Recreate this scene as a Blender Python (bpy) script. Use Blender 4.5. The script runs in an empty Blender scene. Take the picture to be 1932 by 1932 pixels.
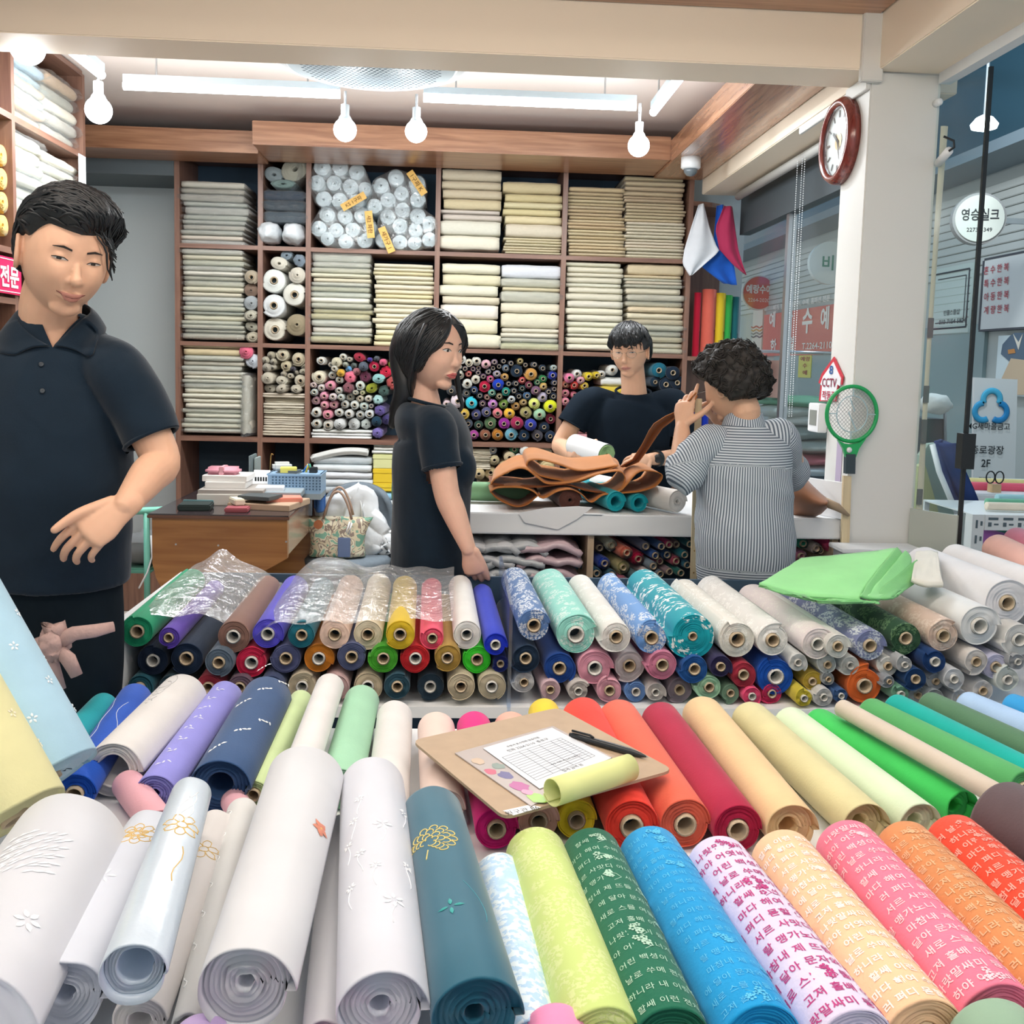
import bpy, bmesh, math, random
from mathutils import Vector, Matrix, noise as mnoise
random.seed(7)
PI = math.pi
C = bpy.context.scene.collection
scene = bpy.context.scene

# ------------------------------------------------------------------ camera, world, exposure
FPX, PPX, PPY, CAMH = 1860.0, 966.0, 863.0, 1.42          # focal length and principal point in the 1932 frame
def _axes(psi, th, ph):
    s, c, st, ct = math.sin(psi), math.cos(psi), math.sin(th), math.cos(th)
    F = Vector((s*ct, c*ct, -st)); R0 = Vector((c, -s, 0)); U0 = R0.cross(F)
    return math.cos(ph)*R0+math.sin(ph)*U0, -math.sin(ph)*R0+math.cos(ph)*U0, F
CR, CU, CF = _axes(.0565, .093, .026)
cam_data = bpy.data.cameras.new('camera'); cam = bpy.data.objects.new('camera', cam_data); C.objects.link(cam)
cam.matrix_world = Matrix(((CR.x, CU.x, -CF.x, 0), (CR.y, CU.y, -CF.y, 0), (CR.z, CU.z, -CF.z, CAMH), (0, 0, 0, 1)))
cam_data.sensor_width = 36; cam_data.lens = FPX/1932*36; cam_data.shift_y = -(966-PPY)/1932; cam_data.clip_start = .05
scene.camera = cam
def at(x, y, X=None, Y=None, Z=None):                      # a pixel on a world plane -> world point
    d = CF+CR*((x-PPX)/FPX)-CU*((y-PPY)/FPX)
    t = X/d.x if X is not None else Y/d.y if Y is not None else (Z-CAMH)/d.z
    return Vector((0, 0, CAMH))+d*t
def pxm(Y): return FPX/Y                                   # pixels per metre at a depth

world = bpy.data.worlds.new('world'); scene.world = world; world.use_nodes = True
bg = world.node_tree.nodes['Background']; bg.inputs[0].default_value = (.86, .94, 1, 1); bg.inputs[1].default_value = .62
vs = scene.view_settings; vs.view_transform = 'Standard'; vs.look = 'None'; vs.exposure = 0.26; vs.gamma = 1; vs.use_curve_mapping = False
def area(name, loc, sx, sy, power, col, rot=(0, 0, 0)):
    l = bpy.data.lights.new(name, 'AREA'); l.shape = 'RECTANGLE'; l.size = sx; l.size_y = sy; l.energy = power; l.color = col
    o = bpy.data.objects.new(name, l); o.location = loc; o.rotation_euler = rot; C.objects.link(o); return o
LAMP_WHITE = (.95, .98, 1)
# the LED tubes of the tracks carry their light as area lamps directly under the tubes
area('tube_light', (-.99, 4.42, 2.54), .9, .03, 18, LAMP_WHITE)
area('tube_light', (.29, 4.42, 2.54), .9, .03, 18, LAMP_WHITE)
area('tube_light', (-1.49, 4.0, 2.54), .03, .5, 7, LAMP_WHITE)
area('tube_light', (.848, 4.15, 2.54), .03, .65, 8, LAMP_WHITE)
for _x in (-1.1, .05, 1.0):                                 # tubes over the front bay where the photographer stands
    area('tube_light', (_x, 1.55, 2.50), .9, .04, 4.5, (1, .95, .88))
area('tube_light', (-.6, .2, 2.50), .9, .04, 4.5, (1, .95, .88)); area('tube_light', (.7, .2, 2.50), .9, .04, 4.5, (1, .95, .88))

# ------------------------------------------------------------------ helpers
def lin(h):
    if not isinstance(h, str): return tuple(h)+((1,) if len(h) == 3 else ())
    v = [int(h[i:i+2], 16)/255 for i in (0, 2, 4)]
    return tuple((c/12.92 if c <= .04045 else ((c+.055)/1.055)**2.4) for c in v)+(1,)
MATS = {}
def nd(nt, t, **k):
    n = nt.nodes.new(t)
    for a, b in k.items(): setattr(n, a, b)
    return n
def mat(name, col, rough=.6, metal=0, spec=.4, emit=None, estr=0, alpha=None, bump=None, noise=None, sheen=0, trans=0, coat=0):
    """col: hex or 'OBJ' (object colour); noise=(scale, amount) tints; bump=(scale, strength)"""
    if name in MATS: return MATS[name]
    m = bpy.data.materials.new(name); m.use_nodes = True; nt = m.node_tree; b = nt.nodes['Principled BSDF']
    b.inputs['Roughness'].default_value = rough; b.inputs['Metallic'].default_value = metal
    b.inputs['Specular IOR Level'].default_value = spec; b.inputs['Sheen Weight'].default_value = sheen
    b.inputs['Transmission Weight'].default_value = trans; b.inputs['Coat Weight'].default_value = coat
    if col == 'OBJ': src = nd(nt, 'ShaderNodeObjectInfo').outputs['Color']
    else:
        rgb = nd(nt, 'ShaderNodeRGB'); rgb.outputs[0].default_value = lin(col); src = rgb.outputs[0]
    tc = nd(nt, 'ShaderNodeTexCoord')
    if noise:
        n = nd(nt, 'ShaderNodeTexNoise'); n.inputs['Scale'].default_value = noise[0]; n.inputs['Detail'].default_value = 4
        nt.links.new(tc.outputs['Object'], n.inputs['Vector'])
        mr = nd(nt, 'ShaderNodeMapRange'); mr.inputs[1].default_value = .3; mr.inputs[2].default_value = .7
        mr.inputs[3].default_value = 1-noise[1]; mr.inputs[4].default_value = 1+noise[1]*.6
        nt.links.new(n.outputs[0], mr.inputs[0])
        mx = nd(nt, 'ShaderNodeVectorMath', operation='SCALE'); nt.links.new(src, mx.inputs[0]); nt.links.new(mr.outputs[0], mx.inputs['Scale']); src = mx.outputs[0]
    nt.links.new(src, b.inputs['Base Color'])
    if bump:
        n = nd(nt, 'ShaderNodeTexNoise'); n.inputs['Scale'].default_value = bump[0]; n.inputs['Detail'].default_value = 3
        nt.links.new(tc.outputs['Object'], n.inputs['Vector'])
        bp = nd(nt, 'ShaderNodeBump'); bp.inputs['Strength'].default_value = bump[1]; bp.inputs['Distance'].default_value = .01
        nt.links.new(n.outputs[0], bp.inputs['Height']); nt.links.new(bp.outputs[0], b.inputs['Normal'])
    if emit: b.inputs['Emission Color'].default_value = lin(emit); b.inputs['Emission Strength'].default_value = estr
    if alpha is not None: b.inputs['Alpha'].default_value = alpha
    MATS[name] = m; return m
def wood_mat(name, c1, c2, scale=6, axis='X', rough=.4, coat=.2):
    if name in MATS: return MATS[name]
    m = bpy.data.materials.new(name); m.use_nodes = True; nt = m.node_tree; b = nt.nodes['Principled BSDF']
    tc = nd(nt, 'ShaderNodeTexCoord'); mp = nd(nt, 'ShaderNodeMapping'); s = [scale*4]*3; s['XYZ'.index(axis)] = scale*.25; mp.inputs['Scale'].default_value = s
    n = nd(nt, 'ShaderNodeTexNoise'); n.inputs['Scale'].default_value = 3; n.inputs['Detail'].default_value = 6; n.inputs['Distortion'].default_value = .6
    cr = nd(nt, 'ShaderNodeValToRGB'); cr.color_ramp.elements[0].position = .3; cr.color_ramp.elements[1].position = .7
    cr.color_ramp.elements[0].color = lin(c1); cr.color_ramp.elements[1].color = lin(c2)
    nt.links.new(tc.outputs['Object'], mp.inputs[0]); nt.links.new(mp.outputs[0], n.inputs['Vector']); nt.links.new(n.outputs[0], cr.inputs[0]); nt.links.new(cr.outputs[0], b.inputs['Base Color'])
    b.inputs['Roughness'].default_value = rough; b.inputs['Coat Weight'].default_value = coat; b.inputs['Coat Roughness'].default_value = .25
    MATS[name] = m; return m
def film_mat(name, tint=(.96, .99, 1), gloss=.16, bump=30, strength=.8, haze=.05):      # clear plastic film: see-through with crinkled highlights
    if name in MATS: return MATS[name]
    m = bpy.data.materials.new(name); m.use_nodes = True; nt = m.node_tree; nt.nodes.remove(nt.nodes['Principled BSDF'])
    out = nt.nodes['Material Output']; t = nd(nt, 'ShaderNodeBsdfTransparent'); t.inputs[0].default_value = (*tint, 1)
    g = nd(nt, 'ShaderNodeBsdfGlossy'); g.inputs['Roughness'].default_value = .12; g.inputs[0].default_value = (1, 1, 1, 1)
    d = nd(nt, 'ShaderNodeBsdfDiffuse'); d.inputs[0].default_value = (.9, .93, .95, 1)
    mx = nd(nt, 'ShaderNodeMixShader'); mx2 = nd(nt, 'ShaderNodeMixShader'); mx2.inputs[0].default_value = haze
    fr = nd(nt, 'ShaderNodeLayerWeight'); fr.inputs[0].default_value = .25
    mr = nd(nt, 'ShaderNodeMapRange'); mr.inputs[3].default_value = gloss*.5; mr.inputs[4].default_value = min(1, gloss*3)
    tc = nd(nt, 'ShaderNodeTexCoord'); n = nd(nt, 'ShaderNodeTexNoise'); n.inputs['Scale'].default_value = bump; n.inputs['Detail'].default_value = 4; n.inputs['Distortion'].default_value = 1.2
    bp = nd(nt, 'ShaderNodeBump'); bp.inputs['Strength'].default_value = strength; bp.inputs['Distance'].default_value = .02
    L = nt.links.new
    L(tc.outputs['Object'], n.inputs['Vector']); L(n.outputs[0], bp.inputs['Height']); L(bp.outputs[0], g.inputs['Normal']); L(bp.outputs[0], fr.inputs['Normal'])
    L(fr.outputs['Facing'], mr.inputs[0]); L(mr.outputs[0], mx.inputs[0]); L(t.outputs[0], mx2.inputs[1]); L(d.outputs[0], mx2.inputs[2])
    L(mx2.outputs[0], mx.inputs[1]); L(g.outputs[0], mx.inputs[2]); L(mx.outputs[0], out.inputs[0])
    MATS[name] = m; return m

class MB:
    """collects geometry of ONE mesh; world coordinates"""
    def __init__(s): s.v = []; s.f = []
    def add(s, vs, fs):
        o = len(s.v); s.v += [Vector(q) for q in vs]; s.f += [tuple(i+o for i in f) for f in fs]; return s
    def box(s, a, b, bev=0):
        x0, y0, z0 = (min(a[i], b[i]) for i in range(3)); x1, y1, z1 = (max(a[i], b[i]) for i in range(3))
        if bev <= 0:
            return s.add([(x0, y0, z0), (x1, y0, z0), (x1, y1, z0), (x0, y1, z0), (x0, y0, z1), (x1, y0, z1), (x1, y1, z1), (x0, y1, z1)],
                         [(0, 3, 2, 1), (4, 5, 6, 7), (0, 1, 5, 4), (1, 2, 6, 5), (2, 3, 7, 6), (3, 0, 4, 7)])
        bm = bmesh.new(); bmesh.ops.create_cube(bm, size=1)
        for v in bm.verts: v.co = Vector(((x0+x1)/2+v.co.x*(x1-x0), (y0+y1)/2+v.co.y*(y1-y0), (z0+z1)/2+v.co.z*(z1-z0)))
        bmesh.ops.bevel(bm, geom=bm.edges[:], offset=bev, segments=2, affect='EDGES'); bm.verts.index_update()
        s.add([v.co.copy() for v in bm.verts], [[v.index for v in f.verts] for f in bm.faces]); bm.free(); return s
    def obox(s, c, ax, ay, az):                              # oriented box: centre and three half-axis vectors
        c, ax, ay, az = Vector(c), Vector(ax), Vector(ay), Vector(az)
        return s.add([c+i*ax+j*ay+k*az for k in (-1, 1) for i, j in ((-1, -1), (1, -1), (1, 1), (-1, 1))],
                     [(0, 3, 2, 1), (4, 5, 6, 7), (0, 1, 5, 4), (1, 2, 6, 5), (2, 3, 7, 6), (3, 0, 4, 7)])
    def quad(s, a, b, c, d): return s.add([a, b, c, d], [(0, 1, 2, 3)])
    def tube(s, pts, rad, seg=10, caps=True, up=None, flat=1.0):
        pts = [Vector(p) for p in pts]; n = len(pts); rad = rad if hasattr(rad, '__len__') else [rad]*n
        vs, fs = [], []; up = Vector(up) if up else None; prev = None
        for i in range(n):
            t = (pts[min(i+1, n-1)]-pts[max(i-1, 0)]).normalized()
            if prev is None:
                a = up or (Vector((0, 0, 1)) if abs(t.z) < .9 else Vector((1, 0, 0)))
                u = (a-t*a.dot(t)).normalized()
            else: u = (prev-t*prev.dot(t)).normalized()
            prev = u; w = t.cross(u)
            r = rad[i]
            ra, rb = r if hasattr(r, '__len__') else (r, r*flat)
            for k in range(seg):
                a = 2*PI*k/seg; vs.append(pts[i]+u*math.cos(a)*ra+w*math.sin(a)*rb)
        for i in range(n-1):
            for k in range(seg):
                k2 = (k+1) % seg; fs.append((i*seg+k, i*seg+k2, (i+1)*seg+k2, (i+1)*seg+k))
        if caps: fs.append(tuple(range(seg-1, -1, -1))); fs.append(tuple((n-1)*seg+k for k in range(seg)))
        return s.add(vs, fs)
    def lathe(s, prof, c, axis=(0, 0, 1), seg=24, up=None, cap=True):       # prof: (radius, height) pairs along axis
        c = Vector(c); ax = Vector(axis).normalized(); a = Vector(up) if up else (Vector((1, 0, 0)) if abs(ax.x) < .9 else Vector((0, 1, 0)))
        u = (a-ax*a.dot(ax)).normalized(); w = ax.cross(u); vs, fs = [], []
        for r, h in prof:
            for k in range(seg):
                t = 2*PI*k/seg; vs.append(c+ax*h+(u*math.cos(t)+w*math.sin(t))*r)
        for i in range(len(prof)-1):
            for k in range(seg):
                k2 = (k+1) % seg; fs.append((i*seg+k, i*seg+k2, (i+1)*seg+k2, (i+1)*seg+k))
        if cap:
            if prof[0][0] > 1e-6: fs.append(tuple(range(seg-1, -1, -1)))
            if prof[-1][0] > 1e-6: fs.append(tuple((len(prof)-1)*seg+k for k in range(seg)))
        return s.add(vs, fs)
    def grid(s, fn, nu, nv, closed=False):                   # fn(u,v) -> point, u,v in 0..1
        vs = [fn(i/nu, j/nv) for j in range(nv+1) for i in range(nu+1)]
        return s.add(vs, [(j*(nu+1)+i, j*(nu+1)+i+1, (j+1)*(nu+1)+i+1, (j+1)*(nu+1)+i) for j in range(nv) for i in range(nu)])
    def prism(s, poly, a, n):                                # polygon of world points extruded by vector n*a
        n = Vector(n)*a; k = len(poly); p = [Vector(q) for q in poly]
        return s.add(p+[q+n for q in p], [tuple(range(k-1, -1, -1)), tuple(range(k, 2*k))]+[(i, (i+1) % k, k+(i+1) % k, k+i) for i in range(k)])
    def mesh(s, name, origin=(0, 0, 0), smooth=False):
        o = Vector(origin); me = bpy.data.meshes.new(name); me.from_pydata([tuple(q-o) for q in s.v], [], s.f)
        if smooth: me.polygons.foreach_set('use_smooth', [True]*len(me.polygons))
        me.update(); return me
    def build(s, name, m, parent=None, smooth=False, loc=None, col=None):
        """parent given: vertices stay in world space although the object hangs under the parent"""
        base = Vector(loc) if loc is not None else Vector((0, 0, 0))
        root = Vector((0, 0, 0)); p = parent
        while p is not None: root = root+p.location; p = p.parent
        org = base if loc is not None else root
        me = s.mesh(name, org, smooth); me.materials.append(m)
        o = bpy.data.objects.new(name, me); C.objects.link(o)
        if parent is not None: o.parent = parent; o.location = org-root
        else: o.location = org
        if col: o.color = lin(col)
        return o
def tag(o, label=None, cat=None, group=None, kind=None):
    if label: o['label'] = label
    if cat: o['category'] = cat
    if group: o['group'] = group
    if kind: o['kind'] = kind
    return o
def thing(name, label, cat, loc, group=None):
    o = bpy.data.objects.new(name, None); o.location = loc; o.empty_display_size = .05; C.objects.link(o); return tag(o, label, cat, group)
def struct(name, mb, m, smooth=False): return tag(mb.build(name, m, smooth=smooth), kind='structure')
def link(name, me, parent=None):
    o = bpy.data.objects.new(name, me); C.objects.link(o)
    if parent is not None: o.parent = parent
    return o
def shade_auto(o, ang=.6):
    me = o.data; me.polygons.foreach_set('use_smooth', [True]*len(me.polygons)); me.set_sharp_from_angle(angle=ang)
    return o
_txt = {}
def text_geo(body, bold=0.0, spacing=1.0):
    """outline text as flat triangles in the XY plane, height of a Hangul block about 1"""
    key = (body, bold, spacing)
    if key in _txt: return _txt[key]
    cu = bpy.data.curves.new('lettering', 'FONT'); cu.body = body; cu.size = 1; cu.resolution_u = 2; cu.offset = bold; cu.space_character = spacing
    o = bpy.data.objects.new('lettering', cu); C.objects.link(o); dg = bpy.context.evaluated_depsgraph_get(); dg.update()
    me = bpy.data.meshes.new_from_object(o.evaluated_get(dg)); vs = [v.co.copy() for v in me.vertices]; fs = [tuple(p.vertices) for p in me.polygons]
    bpy.data.objects.remove(o); bpy.data.curves.remove(cu); bpy.data.meshes.remove(me)
    _txt[key] = (vs, fs); return vs, fs
def put_text(mb, body, origin, ux, uy, size=None, width=None, height=None, bold=0.0, center=False, spacing=1.0):
    """lay text from origin (lower left, or centre) along unit vectors ux, uy"""
    vs, fs = text_geo(body, bold, spacing)
    if not vs: return mb
    x0 = min(v.x for v in vs); x1 = max(v.x for v in vs); y0 = min(v.y for v in vs); y1 = max(v.y for v in vs)
    sx = sy = size or 1
    if width: sx = width/max(1e-6, x1-x0); sy = sx
    if height:
        sy = height/max(1e-6, y1-y0)
        if not width: sx = sy
    ox, oy = ((x0+x1)/2, (y0+y1)/2) if center else (x0, y0)
    return mb.add([Vector(origin)+Vector(ux)*((v.x-ox)*sx)+Vector(uy)*((v.y-oy)*sy) for v in vs], fs)

POEM = ['나랏말싸미 듕귁', '에 달아 문자와로', '서르 사맛디 아니', '할쌔 이런 젼차로', '어린 백셩이 니르', '고져 홀배 이셔도', '마참내 제 뜨들 시', '러 펴디 몯할 노미', '하니라 내 이랄 위', '하야 어엿비 너겨', '새로 스믈 여듧자', '랄 맹가노니 사람', '마다 해여 수비 니', '겨 날로 쑤메 편안']
for _p in POEM: text_geo(_p, .02, 1.12); text_geo(_p, .0, 1.12)
# ------------------------------------------------------------------ materials of the place
M_WALL = mat('painted_wall', 'c6cecf', .7, bump=(60, .04)); M_CREAM = mat('cream_paint', 'f4e6d2', .6, bump=(40, .03))
M_PILLAR = mat('pillar_paint', 'dcdcd8', .55, bump=(50, .03)); M_CEIL = mat('ceiling_paint', 'f4e6de', .7)
M_WOOD = wood_mat('oak_trim', '8e5f45', 'b98968', 4, 'X', .3, .4); M_SHELF = wood_mat('shelf_wood', '6f4e42', '8c6856', 5, 'Z', .45, .2)
M_SHELFB = wood_mat('shelf_board_wood', '6f4e42', '8c6856', 5, 'X', .45, .2); M_NAVY = mat('dark_backing', '33495c', .7)
M_WHITE = mat('white_laminate', 'e9ecee', .4); M_STEEL = mat('brushed_steel', 'b8bcc0', .3, .9); M_BLACK = mat('black_plastic', '1b2023', .4)
M_GLASSF = film_mat('window_glass', (.95, .985, .985), .035, .5, .0, .012)
def glow(name, col, st):
    if name in MATS: return MATS[name]
    m = bpy.data.materials.new(name); m.use_nodes = True; nt = m.node_tree; nt.nodes.remove(nt.nodes['Principled BSDF'])
    e = nd(nt, 'ShaderNodeEmission'); e.inputs[0].default_value = lin(col); e.inputs[1].default_value = st; nt.links.new(e.outputs[0], nt.nodes['Material Output'].inputs[0])
    MATS[name] = m; return m
M_TUBE = glow('lit_tube', 'f2fbff', 14.0); M_TUBEW = glow('lit_tube_warm', 'fff0de', 33.0); M_BULB = glow('lit_globe', 'f4fbff', 9.0)

# ------------------------------------------------------------------ room shell
fl = struct('floor', MB().box((-2.4, -1.5, -.12), (1.75, 6.2, -.012)), mat('screed', '9a948c', .8))
M_TILE = mat('floor_tile', 'd3cbc0', .35, noise=(3, .06)); tile_me = MB().box((-.197, -.197, -.012), (.197, .197, 0), .003).mesh('tile'); tile_me.materials.append(M_TILE)
for i in range(10):
    for j in range(19):
        t = link('tile', tile_me, fl); t.location = (-2.2+.4*i, -1.3+.4*j, 0)
struct('wall_back', MB().box((-2.4, 6.12, 0), (1.75, 6.25, 3)), M_WALL)
struct('wall_left', MB().box((-2.5, -1.5, 0), (-2.4, 6.25, 3)), M_WALL)
struct('ceiling', MB().box((-2.4, -1.5, 2.72), (1.75, 6.25, 2.85)), M_CEIL)
struct('trim_1', MB().box((-2.4, 3.29, 2.42), (1.37, 3.50, 2.72), .004), M_CREAM)                       # beam across the room
struct('trim_2', MB().box((1.345, 3.30, 0), (1.585, 3.52, 2.42), .004), M_PILLAR)                        # pillar with the clock
struct('trim_3', MB().box((1.37, 3.52, 2.42), (1.75, 5.69, 2.72), .004), M_CREAM)                       # beam over the window
struct('trim_4', MB().box((1.36, -1.5, 2.42), (1.62, 3.30, 2.72), .004), M_CREAM)                       # beam over the shop door
struct('trim_5', MB().box((-1.08, 5.25, 2.515), (1.09, 5.69, 2.635), .003), M_WOOD)                     # timber bulkhead over the shelves
struct('trim_6', MB().box((-2.4, 5.40, 2.50), (-1.08, 5.69, 2.615), .003), M_WOOD)
struct('trim_7', MB().box((1.09, 3.51, 2.50), (1.365, 5.69, 2.62), .003), wood_mat('oak_trim_side', '8e5f45', 'b98968', 4, 'Y', .22, .6))
struct('trim_8', MB().box((-2.4, 2.5, 2.595), (1.355, 3.285, 2.715), .003), M_WOOD)                     # timber border in front of the beam
struct('trim_9', MB().box((1.30, 3.27, 2.38), (1.372, 3.297, 2.60), .003), M_PILLAR)                    # cable duct at the beam end
struct('trim_10', MB().box((1.33, 3.30, 2.362), (1.344, 3.95, 2.392), .002), M_PILLAR)
struct('trim_11', MB().box((-2.4, 5.69, 2.42), (-1.6, 6.12, 2.50)), mat('dark_soffit', '5b6468', .6))  # dark grey soffit left of the shelves
struct('baseboard_back', MB().box((-2.4, 6.09, 0), (-1.62, 6.118, .30)), M_SHELF)
# shop front: window between pillar and shelf
w1 = struct('window_1', MB().box((1.60, 3.52, 2.20), (1.66, 5.69, 2.42)), mat('window_frame', '4b545a', .5))
MB().box((1.60, 3.52, .55), (1.66, 5.69, .62)).build('sill', M_WHITE, w1); MB().box((1.61, 4.86, .62), (1.65, 4.90, 2.2)).build('mullion', M_STEEL, w1)
MB().box((1.628, 3.52, .62), (1.634, 4.86, 2.2)).build('pane', M_GLASSF, w1); MB().box((1.628, 4.90, .62), (1.634, 5.69, 2.2)).build('pane', M_GLASSF, w1)
struct('wall_right', MB().box((1.60, 3.52, 0), (1.68, 5.69, .55)), M_WALL)
bl = thing('roller_blind', 'white rolled-up blind with bead chains above the shop window', 'blind', (1.53, 4.3, 2.40))
MB().tube([(1.53, 3.55, 2.385), (1.53, 5.5, 2.385)], .022, 12).build('roller', mat('blind_roller', 'b9b9b6', .5), bl, True)
for cx, cy0, x2, y2 in ((1504, 322, 1487, 770), (1513, 318, 1502, 790), (1518, 316, 1507, 790)):
    a = at(cx, cy0, X=1.51); b = at(x2, y2, Y=a.y); a.z = 2.37; n = 110; me = MB()
    for i in range(n): me.add([Vector((a.x, a.y, a.z+(b.z-a.z)*i/n))+d*.0026 for d in (Vector((1, 0, 0)), Vector((0, 1, 0)), Vector((-1, 0, 0)), Vector((0, -1, 0)), Vector((0, 0, 1.6)), Vector((0, 0, -1.6)))], [(0, 1, 4), (1, 2, 4), (2, 3, 4), (3, 0, 4), (1, 0, 5), (2, 1, 5), (3, 2, 5), (0, 3, 5)])
    tag(me.build('bead_chain', M_WHITE, bl), kind='stuff')
# glass leaf of the shop door beside the pillar
g0 = Vector((1.575, 3.29, 0)); g1 = at(1812, 970, Z=.97); g1.z = 0; gd = (g1-g0)
d1 = struct('door_1', MB().prism([g0+Vector((0, 0, .02)), g1+Vector((0, 0, .02)), g1+Vector((0, 0, .965)), g0+Vector((0, 0, .965))], .012, (-.9, -.3, 0)), mat('frosted_panel', 'b5bcb4', .45))
MB().prism([g0+Vector((0, 0, .97)), g1+Vector((0, 0, .97)), g1+Vector((0, 0, 2.4)), g0+Vector((0, 0, 2.4))], .006, (-.9, -.3, 0)).build('pane', M_GLASSF, d1)
MB().obox(g1+Vector((0, 0, 1.21)), (.006, 0, 0), (0, .006, 0), (0, 0, 1.19)).build('edge_seal', M_BLACK, d1)
MB().obox(g1+Vector((-.004, -.012, 1.18)), (.022, 0, 0), (0, .02, 0), (0, 0, .058)).build('lock_box', M_BLACK, d1)
MB().box((1.57, -1.0, 2.385), (1.61, 3.29, 2.42)).build('head_rail', M_WHITE, d1)
st = thing('weather_strip', 'yellowed vertical weather strip with taped patches on pillar edge', 'strip', (1.59, 3.292, 0))
def stripw(z): return .022+.006*math.sin(z*3.1)
MB().grid(lambda u, v: Vector((1.586+stripw(v*2.1+.1)*u, 3.288-.004*math.sin(u*PI), .15+v*2.1)), 3, 30).build('strip', mat('aged_tape', 'd6cdb8', .6), st, True)
for z in (1.55, 1.33, 1.19, .98, .86, .72, .62): MB().box((1.583, 3.276, z), (1.60, 3.284, z+.05+.05*random.random())).build('dark_tape', mat('grey_tape', '6b6d6e', .7), st)
hk = thing('towel_rail', 'white rail with black end hook fixed on the pillar', 'rail', at(1783, 300, Y=3.28))
a, b = at(1770, 308, Y=3.29), at(1790, 285, Y=3.15)
MB().tube([a, b], .014, 10).build('rod', M_WHITE, hk, True); MB().tube([b, b+Vector((.012, -.01, .01)), b+Vector((.01, -.01, .03)), b+Vector((-.02, 0, .045))], .004, 6).build('hook', M_BLACK, hk, True)
cc = at(1779, 195, Y=3.29); s = tag(MB().lathe([(.012, 0), (.012, .03), (.006, .034)], cc+Vector((-.02, .012, 0)), (0, -1, 0), 14).build('door_sensor', M_WHITE, None, True), 'tiny white sensor stub under the beam beside the door', 'sensor')

# ------------------------------------------------------------------ ceiling fittings
def tube_lamp(a, b, label, group='ceiling tube lamps', tm=None):
    a, b = Vector(a), Vector(b); d = (b-a).normalized(); n = Vector((-d.y, d.x, 0)); mid = (a+b)/2
    t = thing('tube_lamp', label, 'lamp', mid, group)
    MB().obox(mid+Vector((0, 0, .032)), d*(b-a).length/2, n*.014, (0, 0, .014)).build('track', mat('track_white', 'cfe0ea', .4), t)
    MB().tube([a, b], .018, 10).build('tube', tm or M_TUBE, t, True)
    for k in (.15, .85): p = a.lerp(b, k); MB().tube([p+Vector((0, 0, .03)), (p.x, p.y, 2.72)], .004, 6).build('hanger', M_STEEL, t)
    return t
tube_lamp((-1.45, 4.42, 2.565), (-.535, 4.42, 2.565), 'lit white tube lamp on hanging track left of the round air conditioner')
tube_lamp((-.175, 4.42, 2.565), (.755, 4.42, 2.565), 'lit white tube lamp on hanging track right of the round air conditioner')
tube_lamp((-1.49, 3.75, 2.565), (-1.49, 4.27, 2.565), 'short lit tube lamp running back beside the side shelves')
tube_lamp((.848, 3.8, 2.565), (.848, 4.5, 2.565), 'short lit tube lamp running back beside the timber bulkhead')
for x0, y0 in ((-1.1, 1.55), (.05, 1.55), (1.0, 1.55), (-.6, .2), (.7, .2)):
    tube_lamp((x0-.42, y0, 2.525), (x0+.42, y0, 2.525), 'lit tube lamp over the front display table', 'front bay tube lamps', M_TUBEW)
def bulb(px, py, Y, r, label):
    p = at(px, py, Y=Y); t = thing('globe_bulb', label, 'bulb', (p.x, p.y, 2.52), 'hanging globe bulbs')
    MB().lathe([(r*math.sin(PI*k/14), -r*math.cos(PI*k/14)) for k in range(0, 12)]+[(r*.62, r*.8)], p, seg=24).build('globe', M_BULB, t, True)
    MB().lathe([(r*.64, r*.72), (r*.5, r*1.05), (r*.36, r*1.25), (r*.36, r*2.1), (r*.12, r*2.15)], p, seg=16).build('socket', mat('socket_grey', 'c4ccd0', .4), t, True)
    MB().tube([p+Vector((0, 0, r*2.1)), (p.x, p.y, 2.58 if px > 100 else 2.72)], .006, 8).build('stem', M_STEEL, t)
    l = bpy.data.lights.new('bulb_light', 'POINT'); l.energy = 5; l.color = LAMP_WHITE; l.shadow_soft_size = r*1.05
    o = bpy.data.objects.new('bulb_light', l); C.objects.link(o); o.location = p-Vector((0, 0, .02)); o.location.z -= r*1.15
for q in ((186, 208, 4.25, .054, 'glowing globe bulb hanging between the corner tubes by the side shelves'), (651, 245, 4.42, .05, 'glowing globe bulb under the left edge of the air conditioner'),
          (785, 248, 4.42, .048, 'glowing globe bulb under the right edge of the air conditioner'), (1205, 275, 4.42, .048, 'glowing globe bulb beside the timber bulkhead corner'), (52, 90, 3.62, .058, 'glowing globe bulb half hidden by the cream beam')): bulb(*q)
ac = thing('air_conditioner', 'round white ceiling air conditioner with perforated grille', 'air conditioner', (-.36, 3.97, 2.55)); c0 = Vector((-.36, 3.97, 0))
MB().lathe([(.30, 2.715), (.38, 2.66), (.395, 2.60), (.385, 2.575), (.36, 2.57)], c0, seg=48).build('ring', M_WHITE, ac, True)
MB().lathe([(.335, 2.60), (.335, 2.565), (.32, 2.552), (0.0, 2.545)], c0, seg=48).build('grille', mat('grille_white', 'cfdde4', .45), ac, True)
hm = MB()
for i in range(-13, 14):
    for j in range(-13, 14):
        x, y = (i+.5*(j % 2))*.022, j*.019
        if x*x+y*y < .27**2:
            hm.add([c0+Vector((x+.007*math.cos(a), y+.0055*math.sin(a), 2.544)) for a in [k*PI/3 for k in range(6)]], [(5, 4, 3, 2, 1, 0)])
tag(hm.build('perforations', mat('hole_dark', '4c6272', .8), ac), kind='stuff')
MB().lathe([(.36, 2.574), (.34, 2.570)], c0, seg=48, cap=False).build('air_slot', mat('slot_dark', '3a4a55', .6), ac)
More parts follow.
